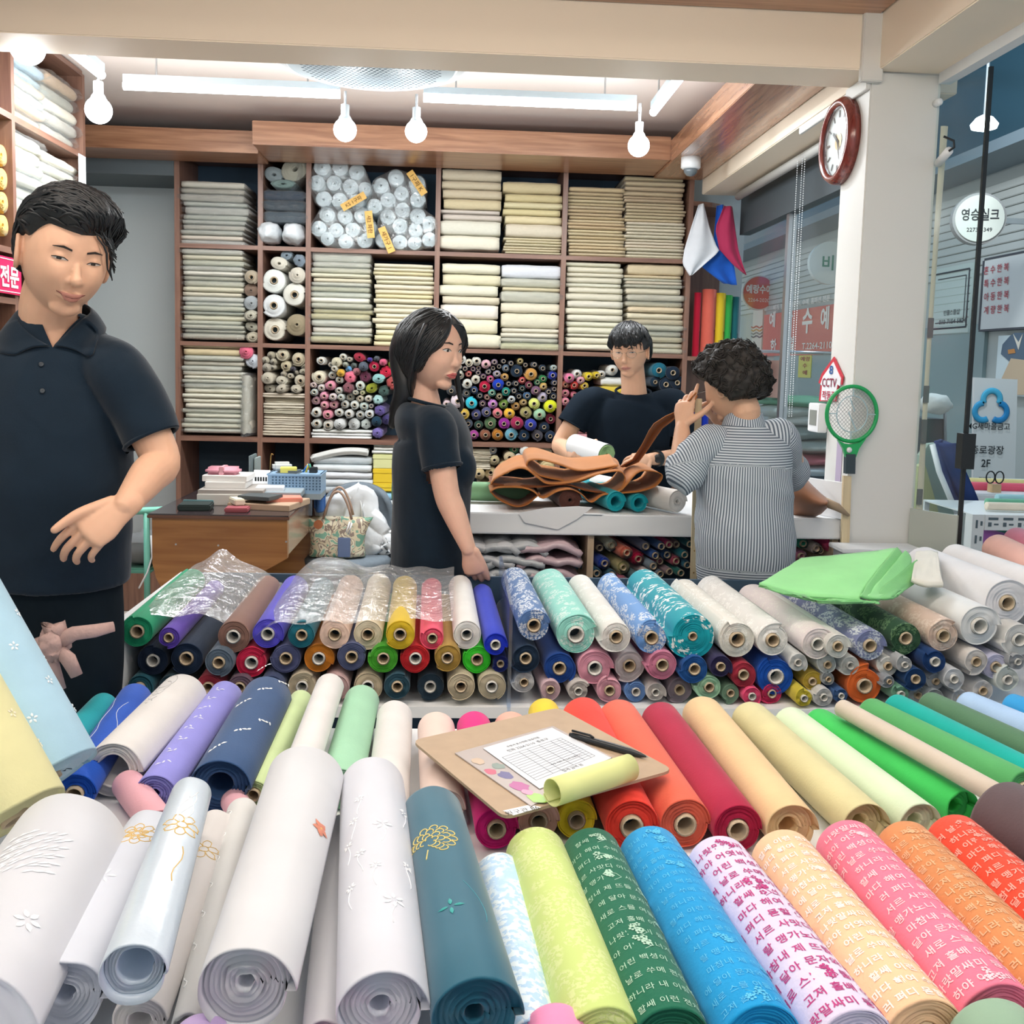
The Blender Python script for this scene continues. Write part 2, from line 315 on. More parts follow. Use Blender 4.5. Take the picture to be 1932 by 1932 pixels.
cm = thing('security_camera', 'white dome security camera under the bulkhead corner', 'camera', at(1303, 318, Y=5.1)); p = cm.location.copy(); p.z = 2.50
MB().lathe([(.05, .0), (.05, -.05), (.042, -.058)], p, seg=24).build('housing', M_WHITE, cm, True); MB().lathe([(.036, -.058), (.033, -.075), (.02, -.09), (0, -.095)], p, seg=20).build('dome', mat('smoked_dome', '6a747a', .1, spec=.8), cm, True)
# clock on the pillar side facing the room
ck = thing('wall_clock', 'round wall clock with reddish wooden rim on the pillar', 'clock', at(1592, 267, X=1.345)); p = ck.location.copy()
CR_ = .150
MB().lathe([(.118, -.030), (.125, -.042), (.138, -.040), (.15, -.022), (.15, 0), (.0, 0)], p, (1, 0, 0), 48, cap=False).build('rim', wood_mat('clock_wood', '5e1f1c', '8d3a30', 8, 'Z', .2, .7), ck, True)
MB().lathe([(.0, -.018), (.119, -.018)], p, (1, 0, 0), 48, cap=False).build('dial', mat('dial_white', 'dfe1df', .5), ck)
MB().lathe([(.0, -.034), (.06, -.033), (.119, -.029)], p, (1, 0, 0), 40, cap=False).build('glass_cover', film_mat('clock_glass', gloss=.1, bump=1, strength=0), ck, True)
hb = MB(); gy, gz = Vector((0, 1, 0)), Vector((0, 0, 1))
for k in range(12):
    a = 2*PI*k/12; d = gy*-math.sin(a)+gz*math.cos(a); n = gy*-math.cos(a)-gz*math.sin(a); q = p+d*.095+Vector((-.0205, 0, 0)); w = .004 if k % 3 else .007; hb.obox(q, d*.012, n*w*.5, (.001, 0, 0))
tag(hb.build('hour_marks', mat('mark_dark', '33302e', .5), ck), kind='stuff')
for ang, ln, w in ((math.radians(310), .06, .0045), (math.radians(160), .08, .003)):
    d = gy*-math.sin(ang)+gz*math.cos(ang); n = gy*-math.cos(ang)-gz*math.sin(ang); MB().obox(p+d*(ln/2-.008)+Vector((-.024, 0, 0)), d*ln/2, n*w, (.001, 0, 0)).build('hand', MATS['mark_dark'], ck)
MB().lathe([(.03, -.0205), (.0, -.0215)], p, (1, 0, 0), 24, cap=False).build('medallion', mat('brass_mark', 'b59a6a', .4, .6), ck)

# ------------------------------------------------------------------ street side seen through the glass
struct('ground', MB().box((1.76, -3, -.2), (9, 22, -.01)), mat('alley_paving', '8f8f8c', .8))
FX = 5.2
def fp(x, y, dx=0): return at(x, y, X=FX-dx)
fa = struct('facade', MB().box((FX, 1, 0), (FX+.3, 22, 5.2)), mat('facade_panel', 'b6bcb8', .7))
M_SLAT = mat('shutter_slat', 'c3c7c2', .6); sl = MB().box((FX-.03, 3.5, 0), (FX-.002, 21.5, .075), .006).mesh('shutter_slat'); sl.materials.append(M_SLAT)
for i in range(10): o = link('shutter_slat', sl, fa); o.location = (0, 0, 2.45+i*.085)
M_TEAL = mat('tinted_glazing', '3f5c66', .25, spec=.6)
MB().box((FX-.05, 6.0, 3.55), (FX-.001, 21.5, 5.1)).build('upper_glazing', M_TEAL, fa); MB().box((FX-.55, 7.5, 3.4), (FX-.05, 21.5, 3.5)).build('canopy', mat('canopy_grey', '77848a', .6), fa)
MB().box((FX-.04, 9.5, .2), (FX-.002, 16, 1.95)).build('shop_window', mat('shop_interior', '8fa2a2', .5), fa)
rm_ = bpy.data.materials.new('blue_polycarbonate'); rm_.use_nodes = True; nt = rm_.node_tree; nt.nodes.remove(nt.nodes['Principled BSDF']); d_ = nd(nt, 'ShaderNodeBsdfDiffuse'); d_.inputs[0].default_value = lin('6fb0dc'); t_ = nd(nt, 'ShaderNodeBsdfTranslucent'); t_.inputs[0].default_value = lin('7fbfe8'); x_ = nd(nt, 'ShaderNodeMixShader'); x_.inputs[0].default_value = .6
for q in ((d_.outputs[0], x_.inputs[1]), (t_.outputs[0], x_.inputs[2]), (x_.outputs[0], nt.nodes['Material Output'].inputs[0])): nt.links.new(*q)
struct('roof_arcade', MB().grid(lambda u, v: Vector((1.76+7.3*u, -3+25*v, 4.72)), 2, 8), rm_)
for i in range(9): struct('trim_%d' % (20+i), MB().box((1.76, -2+i*2.1, 4.55), (9, -1.92+i*2.1, 4.7)), mat('roof_rib', '4c6f86', .5))
al = thing('arcade_lamp', 'bright arcade lamp hanging under the blue street roof', 'lamp', at(1857, 235, Y=7.5)); p = al.location.copy()
MB().lathe([(.02, -.05), (.09, -.03), (.10, .0), (.06, .05), (.02, .07)], p, seg=20).build('globe', M_BULB, al, True); MB().tube([p+Vector((0, 0, .06)), (p.x, p.y, 4.7)], .012, 8).build('rod', M_STEEL, al)
l = bpy.data.lights.new('arcade_light', 'POINT'); l.energy = 130; l.color = (.85, .94, 1); l.shadow_soft_size = .15; o = bpy.data.objects.new('arcade_light', l); C.objects.link(o); o.location = p+Vector((-.5, -.4, .35))
UXF, UYF = Vector((0, -1, 0)), Vector((0, 0, 1))
def facade_board(name, label, x0, y0, x1, y1, colh, cat='sign', dx=.06):
    a, b = fp(x0, y1, dx), fp(x1, y0, dx); o = thing(name, label, cat, Vector((FX-dx, (a.y+b.y)/2, min(a.z, b.z))))
    MB().box((FX-dx, a.y, a.z), (FX-.001, b.y, b.z)).build('board', mat('board_'+colh, colh, .5), o); return o, a, b
def letters(o, body, x, y, wpx, colh, dx=.066, bold=.012, hpx=None, name='lettering'):
    c = fp(x, y, dx); k = (fp(x+wpx/2, y, dx)-fp(x-wpx/2, y, dx)).length; mb = MB(); put_text(mb, body, c, UXF, UYF, width=k, height=(hpx/pxm(c.y) if hpx else None), bold=bold, center=True)
    return tag(mb.build(name, mat('ink_'+colh, colh, .6), o), kind='stuff')
# red embroidery shop banner seen through the window
o, a, b = facade_board('shop_banner', 'red shop banner with white lettering across the alley', 1438, 563, 1640, 672, 'd8604e')
letters(o, '베개, 방석, 인테리어, 수예, 홈패션 전문', 1508, 572, 104, 'f3e6dc', hpx=12); letters(o, '예', 1457, 603, 11, 'f3e6dc', bold=.03, hpx=30); letters(o, '랑', 1490, 603, 11, 'f3e6dc', bold=.03, hpx=30)
letters(o, '수', 1523, 605, 19, 'f3e6dc', bold=.03, hpx=48); letters(o, '예', 1556, 600, 16, 'f3e6dc', bold=.03, hpx=44); letters(o, '한', 1459, 653, 11, 'f3e6dc', bold=.03, hpx=27)
letters(o, '일', 1493, 648, 11, 'f3e6dc', bold=.03, hpx=27); letters(o, 'T.2264-2110', 1540, 652, 56, 'f3e6dc', hpx=13)
o, a, b = facade_board('banner_edge', 'striped cloth panel at the end of the red banner', 1417, 575, 1440, 676, 'd9d2c2', 'panel', .05)
for i, hx in enumerate(('c8674e', 'd9a95f', '8a8f86', '55606a')):
    y = 617+i*6; m_ = MB(); m_.tube([fp(1418+k*2.8, y+1.6*math.sin(k*1.5), .055) for k in range(8)], .012, 6); m_.build('stripe', mat('stripe_'+hx, hx, .6), o)
o = thing('round_sign', 'round red shop sign above the end of the banner', 'sign', fp(1430, 553, .2)); c = o.location.copy()
MB().lathe([(.0, 0), (.27, 0), (.27, .06), (0, .06)], c, (0, -1, 0), 36).build('disc', mat('board_d8604e', 'd8604e', .5), o); MB().lathe([(.27, -.005), (.29, -.005), (.29, .07), (.27, .07)], c, (0, -1, 0), 36, cap=False).build('rim', mat('pale_rim', 'd8cfc4', .5), o)
m_ = MB(); put_text(m_, '예랑수예', c+Vector((0, -.064, .06)), (1, 0, 0), (0, 0, 1), width=.44, height=.15, bold=.03, center=True); put_text(m_, '2264-2020', c+Vector((0, -.064, -.12)), (1, 0, 0), (0, 0, 1), width=.36, center=True)
tag(m_.build('lettering', mat('ink_f3e6dc', 'f3e6dc', .6), o), kind='stuff'); MB().box((c.x+.2, c.y+.0, c.z-.02), (FX, c.y+.04, c.z+.02)).build('bracket', M_STEEL, o)
o, a, b = facade_board('notice_sheet', 'small yellow notice with red writing under the banner', 1505, 670, 1531, 712, 'dfd454', dx=.05)
letters(o, '예랑', 1519, 677, 18, 'b0503c', .056, hpx=9); letters(o, '수', 1518, 690, 8, 'b0503c', .056, hpx=9); letters(o, '예', 1518, 703, 8, 'b0503c', .056, hpx=9)
o = thing('round_sign', 'large round white sign with green letter partly behind the pillar', 'sign', fp(1562, 497, .3)); c = o.location.copy()
MB().lathe([(.0, 0), (.28, 0), (.28, .08), (0, .08)], c, (0, -1, 0), 36).build('disc', mat('board_white', 'dfe3dc', .5), o); m_ = MB(); put_text(m_, '비', c+Vector((-.03, -.084, 0)), (1, 0, 0), (0, 0, 1), height=.2, bold=.02, center=True)
tag(m_.build('lettering', mat('ink_green', '3d8f78', .6), o), kind='stuff'); MB().box((c.x+.2, c.y, c.z-.02), (FX, c.y+.04, c.z+.02)).build('bracket', M_STEEL, o)
# signs right of the pillar
o = thing('round_sign', 'round cream sign with black brush lettering and phone number', 'sign', at(1843, 415, X=4.4)); c = o.location.copy(); r_ = .195
MB().lathe([(.0, 0), (r_, 0), (r_, .10), (0, .10)], c, (-.25, -.97, 0), 40).build('disc', mat('sign_cream', 'e6e5d6', .5), o); MB().lathe([(r_, -.02), (r_+.02, -.02), (r_+.02, .085), (r_, .085)], c, (-.25, -.97, 0), 40, cap=False).build('rim', mat('rim_grey', 'a4a09c', .5), o)
nrm = Vector((-.25, -.97, 0)).normalized(); uu = Vector((.97, -.25, 0)).normalized(); m_ = MB(); put_text(m_, '영승실크', c+nrm*.104+Vector((0, 0, .03)), uu, (0, 0, 1), width=.30, height=.10, bold=.015, center=True)
put_text(m_, '2273-5349', c+nrm*.104+Vector((0, 0, -.095)), uu, (0, 0, 1), width=.2, center=True); tag(m_.build('lettering', mat('ink_black', '2e3033', .6), o), kind='stuff')
MB().box((c.x+.1, c.y+.02, c.z-.015), (FX, c.y+.06, c.z+.03)).build('bracket', M_STEEL, o)
o, a, b = facade_board('shop_sign', 'white shop sign with red brush lettering in four rows', 1849, 462, 2010, 622, 'dcdedb', dx=.08)
for i, s in enumerate(('혼 수 한 복', '특 수 한 복', '아 동 한 복', '계 량 한 복')): letters(o, s, 1879, 508+i*25.5-1, 46, 'b8404a', .088, bold=.012, hpx=16)
MB().box((FX-.085, a.y+.02, a.z-.02), (FX-.001, b.y, a.z)).build('lower_edge', mat('edge_dark', '3c4048', .5), o); MB().box((FX-.085, a.y, b.z), (FX-.001, b.y, b.z+.02)).build('upper_edge', MATS['edge_dark'], o); MB().box((FX-.085, a.y, a.z), (FX-.001, a.y+.03, b.z)).build('side_edge', MATS['edge_dark'], o)
o, a, b = facade_board('shop_sign', 'pale slatted sign with double line border and phone number', 1755, 494, 1838, 632, 'c9d3cc', dx=.05)
z0, z1 = a.z, b.z
for i in range(9): MB().box((FX-.056, a.y-.02, z0+(z1-z0)*(i+.08)/9), (FX-.05, b.y+.02, z0+(z1-z0)*(i+.92)/9)).build('slat', mat('pale_slat', 'cdd7d0', .6), o)
for k, w in ((.06, .018), (.12, .01)):
    for q in (((a.y-k, z0+k), (b.y+k, z0+k)), ((a.y-k, z1-k), (b.y+k, z1-k)), ((b.y+k, z0+k), (b.y+k, z1-k))):
        MB().tube([(FX-.06, *q[0]), (FX-.06, *q[1])], w/2, 4).build('border_line', MATS['edge_dark'], o)
letters(o, '빈플스플샵', 1795, 589, 30, '4a5254', .062, bold=.01, hpx=10); letters(o, '010-7154-5824', 1796, 606, 50, '4a5254', .062, hpx=9)
# hanbok poster and bank banner
o, a, b = facade_board('hanbok_poster', 'poster of a navy and cream traditional dress outfit', 1876, 628, 1990, 745, 'd3dfe0', 'poster', .07)
def fpoly(pts, colh, name, dx): return MB().prism([fp(x, y, dx) for x, y in pts], .004, (-1, 0, 0)).build(name, mat('print_'+colh, colh, .7), o)
fpoly([(1892, 650), (1906, 634), (1914, 628), (1934, 628), (1940, 650), (1936, 690), (1905, 682), (1889, 668)], '5d6f80', 'jacket', .074)
fpoly([(1908, 676), (1940, 680), (1960, 745), (1876, 745)], 'd2b99a', 'skirt', .075); fpoly([(1912, 630), (1922, 646), (1930, 630), (1922, 660)], 'e9e0d0', 'collar', .079)
fpoly([(1902, 660), (1914, 658), (1916, 666), (1903, 668)], 'c98a4e', 'sleeve_band', .079)
bn = thing('bank_banner', 'white standing banner with blue clover emblem and Korean lettering', 'banner', at(1870, 905, Y=8.2)); Yb = 8.2
bn.location.z = 0
def bp_(x, y, d=0): return at(x, y, Y=Yb-d)
MB().prism([bp_(1835, 1010), bp_(1912, 1012), bp_(1920, 716), bp_(1838, 712)], .03, (0, 1, 0)).build('panel', mat('banner_white', 'dfdfdc', .5), bn)
q = bp_(1870, 770, .01)
for ang, colh in ((90, '4cb4d8'), (205, '3aa0d0'), (335, '2488c4')):
    e = q+Vector((math.cos(math.radians(ang)), 0, math.sin(math.radians(ang)*1.0)))*.075
    t0, t1 = ang-118, ang+118
    if ang == 205: t0, t1 = 90, 305
    if ang == 335: t0, t1 = -125, 90
    MB().tube([e+Vector((math.cos(math.radians(t0+(t1-t0)*k/20)), -.005, math.sin(math.radians(t0+(t1-t0)*k/20))))*.073 for k in range(21)], .026, 6, flat=.3, up=(0, 0, 1)).build('emblem_lobe', mat('emblem_'+colh, colh, .5), bn, True)
def bl_(body, x, y, w, h, colh='24282c'):
    m_ = MB(); c = bp_(x, y, .012); put_text(m_, body, c, (1, 0, 0), (0, 0, 1), width=w/pxm(Yb), height=h/pxm(Yb), bold=.012, center=True); tag(m_.build('lettering', mat('ink_'+colh, colh, .6), bn), kind='stuff')
bl_('MG새마을금고', 1865, 804, 86, 14); bl_('종로광장', 1863, 849, 66, 17); bl_('2F', 1860, 874, 18, 15); bl_('정기예금', 1858, 903, 24, 6)
# stall things far outside
def blob(name, label, cat, px, py, Y, sx, sy, sz, colh, group=None, seed=1):
    c = at(px, py, Y=Y); rnd = random.Random(seed); m_ = MB()
    def fn(u, v):
        a, b = 2*PI*u, PI*(v-.5); d = Vector((math.cos(a)*math.cos(b), math.sin(a)*math.cos(b), math.sin(b))); k = 1+.18*mnoise.noise(d*2+Vector((seed, 0, 0)))
        return c+Vector((d.x*sx, d.y*sy, d.z*sz))*k
    m_.grid(fn, 20, 10); return tag(m_.build(name, mat('cloth_'+colh, colh, .7), None, True, loc=c-Vector((0, 0, sz))), label, cat, group)
# ------------------------------------------------------------------ fabric materials and generic bolts
M_FAB = mat('fabric', 'OBJ', .75, spec=.25, sheen=.15, noise=(14, .05), bump=(220, .06))
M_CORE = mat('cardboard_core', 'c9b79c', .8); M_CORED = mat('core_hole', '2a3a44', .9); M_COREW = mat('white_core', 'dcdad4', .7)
M_FILM = film_mat('clear_film', gloss=.10, bump=26, strength=.7); M_FILM2 = film_mat('wrap_film', gloss=.16, bump=45, strength=1.0)
ORD = ['topmost', 'second', 'third', 'fourth', 'fifth', 'sixth', 'seventh', 'eighth', 'ninth', 'tenth', 'eleventh', 'twelfth', 'thirteenth', 'fourteenth', 'fifteenth', 'sixteenth',
       'seventeenth', 'eighteenth', 'nineteenth', 'twentieth', 'twenty-first', 'twenty-second', 'twenty-third', 'twenty-fourth', 'twenty-fifth', 'twenty-sixth']
def fold_mesh(kind, seed):
    """unit folded cloth: x -.5...5, y 0..1 (front fold at 0), z 0..1"""
    rnd = random.Random(seed); layers = kind; prof = []
    for l in range(layers):
        z0, z1 = l/layers, (l+1)/layers
        for k in range(7):
            a = PI*(k/6-.5); prof.append((.035/layers*1.6*(1-math.cos(a))+rnd.uniform(0, .012)*(l > 0), (z0+z1)/2+(z1-z0)/2*.96*math.sin(a)))
    prof = [(1, prof[0][1])]+prof+[(1, prof[-1][1])]; nx = 12; vs, fs = [], []; n = len(prof)
    for i in range(nx+1):
        x = i/nx-.5; e = min(1, (0.5-abs(x))/.03)
        for y, z in prof:
            wz = .05*mnoise.noise(Vector((x*3, seed, z*2)))*(1/layers**.5); ez = .5+(z-.5)*(.86+.14*e)
            vs.append((x*(1-.012*mnoise.noise(Vector((seed, z*5, y)))), y+.02*mnoise.noise(Vector((x*4, z*3, seed))), ez+wz))
    for i in range(nx):
        for k in range(n-1): fs.append((i*n+k, i*n+k+1, (i+1)*n+k+1, (i+1)*n+k))
    fs.append(tuple(range(n-1, -1, -1))); fs.append(tuple(nx*n+k for k in range(n)))
    for i in range(nx): fs.append((i*n+n-1, i*n, (i+1)*n, (i+1)*n+n-1))
    me = MB().add(vs, fs).mesh('folded_fabric', (0, 0, 0), True); me.materials.append(M_FAB); return me
FOLDS = {k: [fold_mesh(k, 10*k+s) for s in range(3)] for k in (1, 2, 3)}
def film_mesh(seed):
    def fn(u, v):
        a = 2*PI*u; x = (v-.5)*1.07; pinch = 1-.5*max(0, abs(v-.5)*2-.9)/.1
        y = .45-.52*math.copysign(abs(math.cos(a))**.35, math.cos(a)); z = .5+.56*math.copysign(abs(math.sin(a))**.45, math.sin(a))*pinch
        return Vector((x, y+.03*mnoise.noise(Vector((x*6, a, seed))), z+.10*mnoise.noise(Vector((x*5, a*1.3, seed+4)))))
    me = MB().grid(fn, 16, 14).mesh('plastic_sleeve', (0, 0, 0), True); me.materials.append(M_FILM2); return me
FILMS = [film_mesh(s) for s in range(3)]
_r = random.Random(3)
def jit(h, a, rnd=_r):
    c = [int(h[i:i+2], 16) for i in (0, 2, 4)]; d = rnd.uniform(-a, a); return ''.join('%02x' % max(0, min(255, int(q+d+rnd.uniform(-a*.3, a*.3)))) for q in c)
def stack(where, x0, x1, ytop, ybot, th, cols, cname, group, Y=5.715, depth=.36, wrap=0.0, kinds=(1,), jx=3, name='folded_fabric'):
    """th: relative thicknesses from the top; where: words for the stack"""
    xm = (x0+x1)/2; s = sum(th); zt = at(xm, ytop, Y=Y).z; zb = at(xm, ybot, Y=Y).z; rnd = random.Random(int(x0*7+ytop)); acc = 0
    for i, t in enumerate(th):
        za = zt+(zb-zt)*(acc/s); acc += t; zc = zt+(zb-zt)*(acc/s)
        ym = ytop+(ybot-ytop)*(acc-t/2)/s; sh = rnd.uniform(-jx, jx); a = at(x0+sh+rnd.uniform(-2, 2), ym, Y=Y); b = at(x1+sh+rnd.uniform(-2, 2), ym, Y=Y)
        k = rnd.choice(kinds); me = FOLDS[k][rnd.randrange(3)]; o = link(name, me)
        o.location = ((a.x+b.x)/2, Y+rnd.uniform(-.012, .02), zc+.0006); o.scale = (b.x-a.x, depth, (za-zc)*.985); o.rotation_euler = (0, 0, rnd.uniform(-.012, .012))
        c = cols[i % len(cols)] if len(cols) == len(th) else rnd.choice(cols); o.color = lin(jit(c, 5, rnd))
        tag(o, '%s folded fabric, %s, stack %s' % (cname, ORD[i] if i == 0 else ('bottom' if i == len(th)-1 else ORD[i]+' from top'), where), 'fabric', group)
        if rnd.random() < wrap:
            f = link('plastic_sleeve', FILMS[rnd.randrange(3)], o)
def roll_unit(seed, squash=1.0, turns=4, seg=22, wob=.03, rc=.28, hexa=0):
    """unit roll: radius 1 in xz, y 0..1; front face spiral ridges"""
    vs, fs = [], []; rnd = random.Random(seed); t = (1-rc)/turns; rows = []
    def rad(th): return (1+wob*mnoise.noise(Vector((math.cos(th)*1.3, math.sin(th)*1.3, seed)))+(hexa*.06*math.cos(6*th+seed)))
    def ring(r0, y, spiral=True): return [(math.cos(2*PI*k/seg)*(r0-(t*k/seg if spiral else 0))*rad(2*PI*k/seg), y, math.sin(2*PI*k/seg)*(r0-(t*k/seg if spiral else 0))*rad(2*PI*k/seg)*squash) for k in range(seg+1)]
    rows.append(ring(.97, 1, False)); rows.append(ring(1.0, .6)); rows.append(ring(1.0, .012)); rows.append(ring(.985, .0))
    for q in range(turns-1):
        rows.append(ring(1-t*q-.70*t, .018+rnd.uniform(0, .012))); rows.append(ring(1-t*(q+1)-.05*t, .0+rnd.uniform(-.004, .008)))
    rows.append(ring(rc*.98, .012, False)); rows.append(ring(rc*.9, .3, False))
    n = seg+1
    for r in rows: vs += r
    for i in range(len(rows)-1):
        for k in range(seg): fs.append((i*n+k, (i+1)*n+k, (i+1)*n+k+1, i*n+k+1))
        if 0 < i < 3: fs.append((i*n+seg, (i+1)*n+seg, (i+1)*n, i*n))
    fs.append(tuple(range(seg))); m = (len(rows)-1)*n; fs.append(tuple(m+k for k in range(seg-1, -1, -1)))
    me = MB().add(vs, fs).mesh('fabric_roll', (0, 0, 0), True); me.materials.append(M_FAB); return me
ROLLS = [roll_unit(s) for s in range(4)]; ROLLSQ = [roll_unit(20+s, .78, 5, 24, .07, .16) for s in range(3)]; ROLLHX = [roll_unit(40+s, 1, 4, 24, .04, .12, 1) for s in range(2)]; ROLLSP = [roll_unit(60+s, 1, 6, 28, .05, .10) for s in range(2)]
def core_unit(mo):
    me = MB().lathe([(.72, .42), (.72, -.0), (.80, -.03), (1.0, -.03), (1.0, .5)], (0, 0, 0), (0, 1, 0), 16, cap=False).mesh('core_tube', (0, 0, 0), True); me.materials.append(mo); return me
COREU = core_unit(M_CORE); COREW = core_unit(M_COREW)
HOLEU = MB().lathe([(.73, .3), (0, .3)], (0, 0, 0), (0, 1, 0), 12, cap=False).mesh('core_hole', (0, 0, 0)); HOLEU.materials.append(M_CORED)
def aim(a, b):
    y = (b-a).normalized(); x = y.cross(Vector((0, 0, 1))).normalized(); z = x.cross(y); return Matrix((x, y, z)).transposed()
def shelf_roll(px, py, r, colh, label, group, Y=5.71, L=.36, kind='core', Yd=None, tilt=(0, 0), white=False, rot=None, corer=None, name='fabric_roll'):
    """r in photo pixels; kind core/plain/sq/hex"""
    a = at(px, py, Y=Y); R = r/pxm(Y)*.985; b = a+Vector((tilt[0], L, tilt[1])); rnd = random.Random(int(px*31+py*17))
    me = {'core': ROLLS, 'sq': ROLLSQ, 'hex': ROLLHX, 'plain': ROLLSP}[kind]; me = me[rnd.randrange(len(me))]
    o = link(name, me); ro = rot if rot is not None else rnd.uniform(0, 6.28) if kind != 'sq' else rnd.uniform(-.5, .5)
    o.matrix_world = Matrix.Translation(a+Vector((0, rnd.uniform(-.02, .03), 0))) @ aim(a, b).to_4x4() @ Matrix.Rotation(ro, 4, 'Y') @ Matrix.Diagonal((R, (b-a).length, R, 1))
    o.color = lin(colh); tag(o, label, 'fabric roll', group)
    if kind == 'core':
        rc = corer/pxm(Y) if corer else min(R*.34, .0215); rc = max(rc, .012)
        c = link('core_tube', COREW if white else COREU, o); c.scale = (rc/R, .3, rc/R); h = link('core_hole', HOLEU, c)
    return o

# ------------------------------------------------------------------ the wall shelf
sh = thing('fabric_shelf', 'brown wooden wall shelf with dark compartments full of fabric', 'shelf', (-.1, 5.9, 0))
UX = [-1.60, -1.14, -.873, -.147, .575, 1.30]; UW = .028
for x in UX: MB().box((x, 5.70, 0), (x+UW, 6.10, 2.60)).build('upright', M_SHELF, sh)
for z, th in ((2.555, .04), (2.03, .024), (1.485, .024), (.945, .028), (.40, .03)):
    for i in range(5): MB().box((UX[i]+UW, 5.702, z), (UX[i+1], 6.10, z+th)).build('shelf_board', M_SHELFB, sh)
MB().box((-1.60, 6.101, 0), (1.328, 6.115, 2.6)).build('back_panel', M_NAVY, sh)
# rounded end shelf
es = thing('corner_shelf', 'rounded open end shelf joined to the wooden wall shelf', 'shelf', (1.45, 5.9, 0))
for z in (2.36, 1.475, .93):
    MB().prism([(1.329, 6.1, z), (1.329, 5.70, z)]+[(1.329+.30*math.sin(k*PI/16), 5.70+.40*(1-math.cos(k*PI/16))+.0, z) for k in range(1, 9)], .025, (0, 0, 1)).build('round_board', M_SHELFB, es)
MB().box((1.329, 6.09, 0), (1.6, 6.105, 2.4)).build('back_panel', wood_mat('shelf_back_wood', '76564b', '8f6f60', 4, 'Z', .5, .1), es)
for i, (px, w, top, colh, nm) in enumerate(((1305, 11, 552, 'c81838', 'crimson'), (1326, 22, 546, 'e06a58', 'coral'), (1347, 17, 553, 'e8c82c', 'yellow'), (1362, 14, 557, '38b050', 'green'), (1376, 12, 560, '1f6a70', 'dark teal'))):
    Yq = 5.80+.025*i; zb = 1.5005; c = at(px+7, 665, Y=Yq); t = at(px+7, top, Y=Yq); R = w/pxm(Yq)*.52*1.0
    c.x = max(c.x, 1.332+R)
    o = link('fabric_roll', ROLLS[i % 4]); o.matrix_world = Matrix.Translation((c.x, c.y, t.z)) @ Matrix.Rotation(-PI/2, 4, 'X') @ Matrix.Diagonal((R*1.25, t.z-zb, R*1.25, 1)); o.color = lin(colh)
    tag(o, '%s fabric roll standing upright in the corner shelf' % nm, 'fabric roll', 'upright rolls in the corner shelf')
for i, (px, w) in enumerate(((1308, 14), (1325, 11))):
    c = at(px+8, 750, Y=5.85); R = w/pxm(5.85)*.75; c.x = max(c.x, 1.34+R+.06*i); o = link('fabric_roll', ROLLS[i]); o.matrix_world = Matrix.Translation((c.x, 5.85+.03*i, 1.20)) @ Matrix.Rotation(-PI/2, 4, 'X') @ Matrix.Diagonal((R, .244, R, 1)); o.color = lin('1436b4')
    tag(o, ('wider' if i == 0 else 'narrower')+' royal blue roll standing under the rainbow of upright rolls', 'fabric roll', 'blue upright rolls')
def hanging_cloth(pts_a, pts_b, colh, label, name='cloth_swatch', Y=5.62, wav=.012):
    """cloth between two pixel outlines (left edge, right edge), same count"""
    m_ = MB(); n = len(pts_a)-1
    def fn(u, v):
        k = min(int(v*n), n-1); f = v*n-k; ax = pts_a[k][0]*(1-f)+pts_a[k+1][0]*f; ay = pts_a[k][1]*(1-f)+pts_a[k+1][1]*f; bx = pts_b[k][0]*(1-f)+pts_b[k+1][0]*f; by = pts_b[k][1]*(1-f)+pts_b[k+1][1]*f
        p = at(ax+(bx-ax)*u, ay+(by-ay)*u, Y=Y); return p+Vector((0, wav*math.sin(u*7+v*3)-.0*v, 0))
    m_.grid(fn, 14, 14); o = m_.build(name, M_FAB, None, True, loc=at(pts_a[0][0], pts_a[0][1], Y=Y), col=colh)
    sd = o.modifiers.new('thickness', 'SOLIDIFY'); sd.thickness = .002; return tag(o, label, 'cloth', 'swatches pinned on the corner shelf')
hanging_cloth([(1352, 388), (1348, 440), (1346, 480), (1320, 500), (1365, 535)], [(1366, 386), (1372, 440), (1380, 480), (1386, 505), (1390, 538)], '1a5cc0', 'blue cloth swatch hanging between the white and red ones', Y=5.60)
hanging_cloth([(1366, 388), (1350, 430), (1358, 470), (1385, 500), (1404, 516)], [(1382, 390), (1388, 430), (1394, 470), (1402, 500), (1408, 519)], 'b03058', 'crimson cloth swatch hanging with its point to the window', Y=5.56)
hanging_cloth([(1318, 386), (1304, 430), (1292, 470), (1288, 497), (1301, 520)], [(1328, 384), (1340, 430), (1352, 462), (1358, 474), (1306, 519)], 'd8dce2', 'white sheer cloth swatch pinned at the shelf corner', Y=5.54)

# folded stacks -------------------------------------------------------
G = 'folded bolts on the wall shelf'
W1 = 'b9b5a8'
stack("at the shelf top left end", 345, 462, 342, 463, [1.3, 1, 1.4, .8, 1.5, 1, .8, 1, .9, .9, 1], ['cfc6b8', 'd2cec4', 'cdc9bd'], 'plastic wrapped pale', 'wrapped folds, top left compartment', wrap=.9, jx=6)
stack("at left end, second row", 345, 458, 470, 641, [1.1, 1, 1.1, 1, .9, .9, 1.2, 1, .9, 1, .8, 1, .7, 1.1, .8, .9, .7, 1.3], ['d3cdb9', 'cfc8b4', 'd8d4c6'], 'wrapped cream', 'wrapped folds, second row left compartment', wrap=.8)
stack("at left end, third row", 346, 458, 646, 818, [1.2, 1.4, 1, 1, 1, .9, .7, .8, 1, 1, .9, 1, 1, 1, .9, 1, 1, 1], ['cdbfa0', 'c9b995']+['d5d0bf']*16, 'cream', 'folds, third row left compartment', wrap=.55)
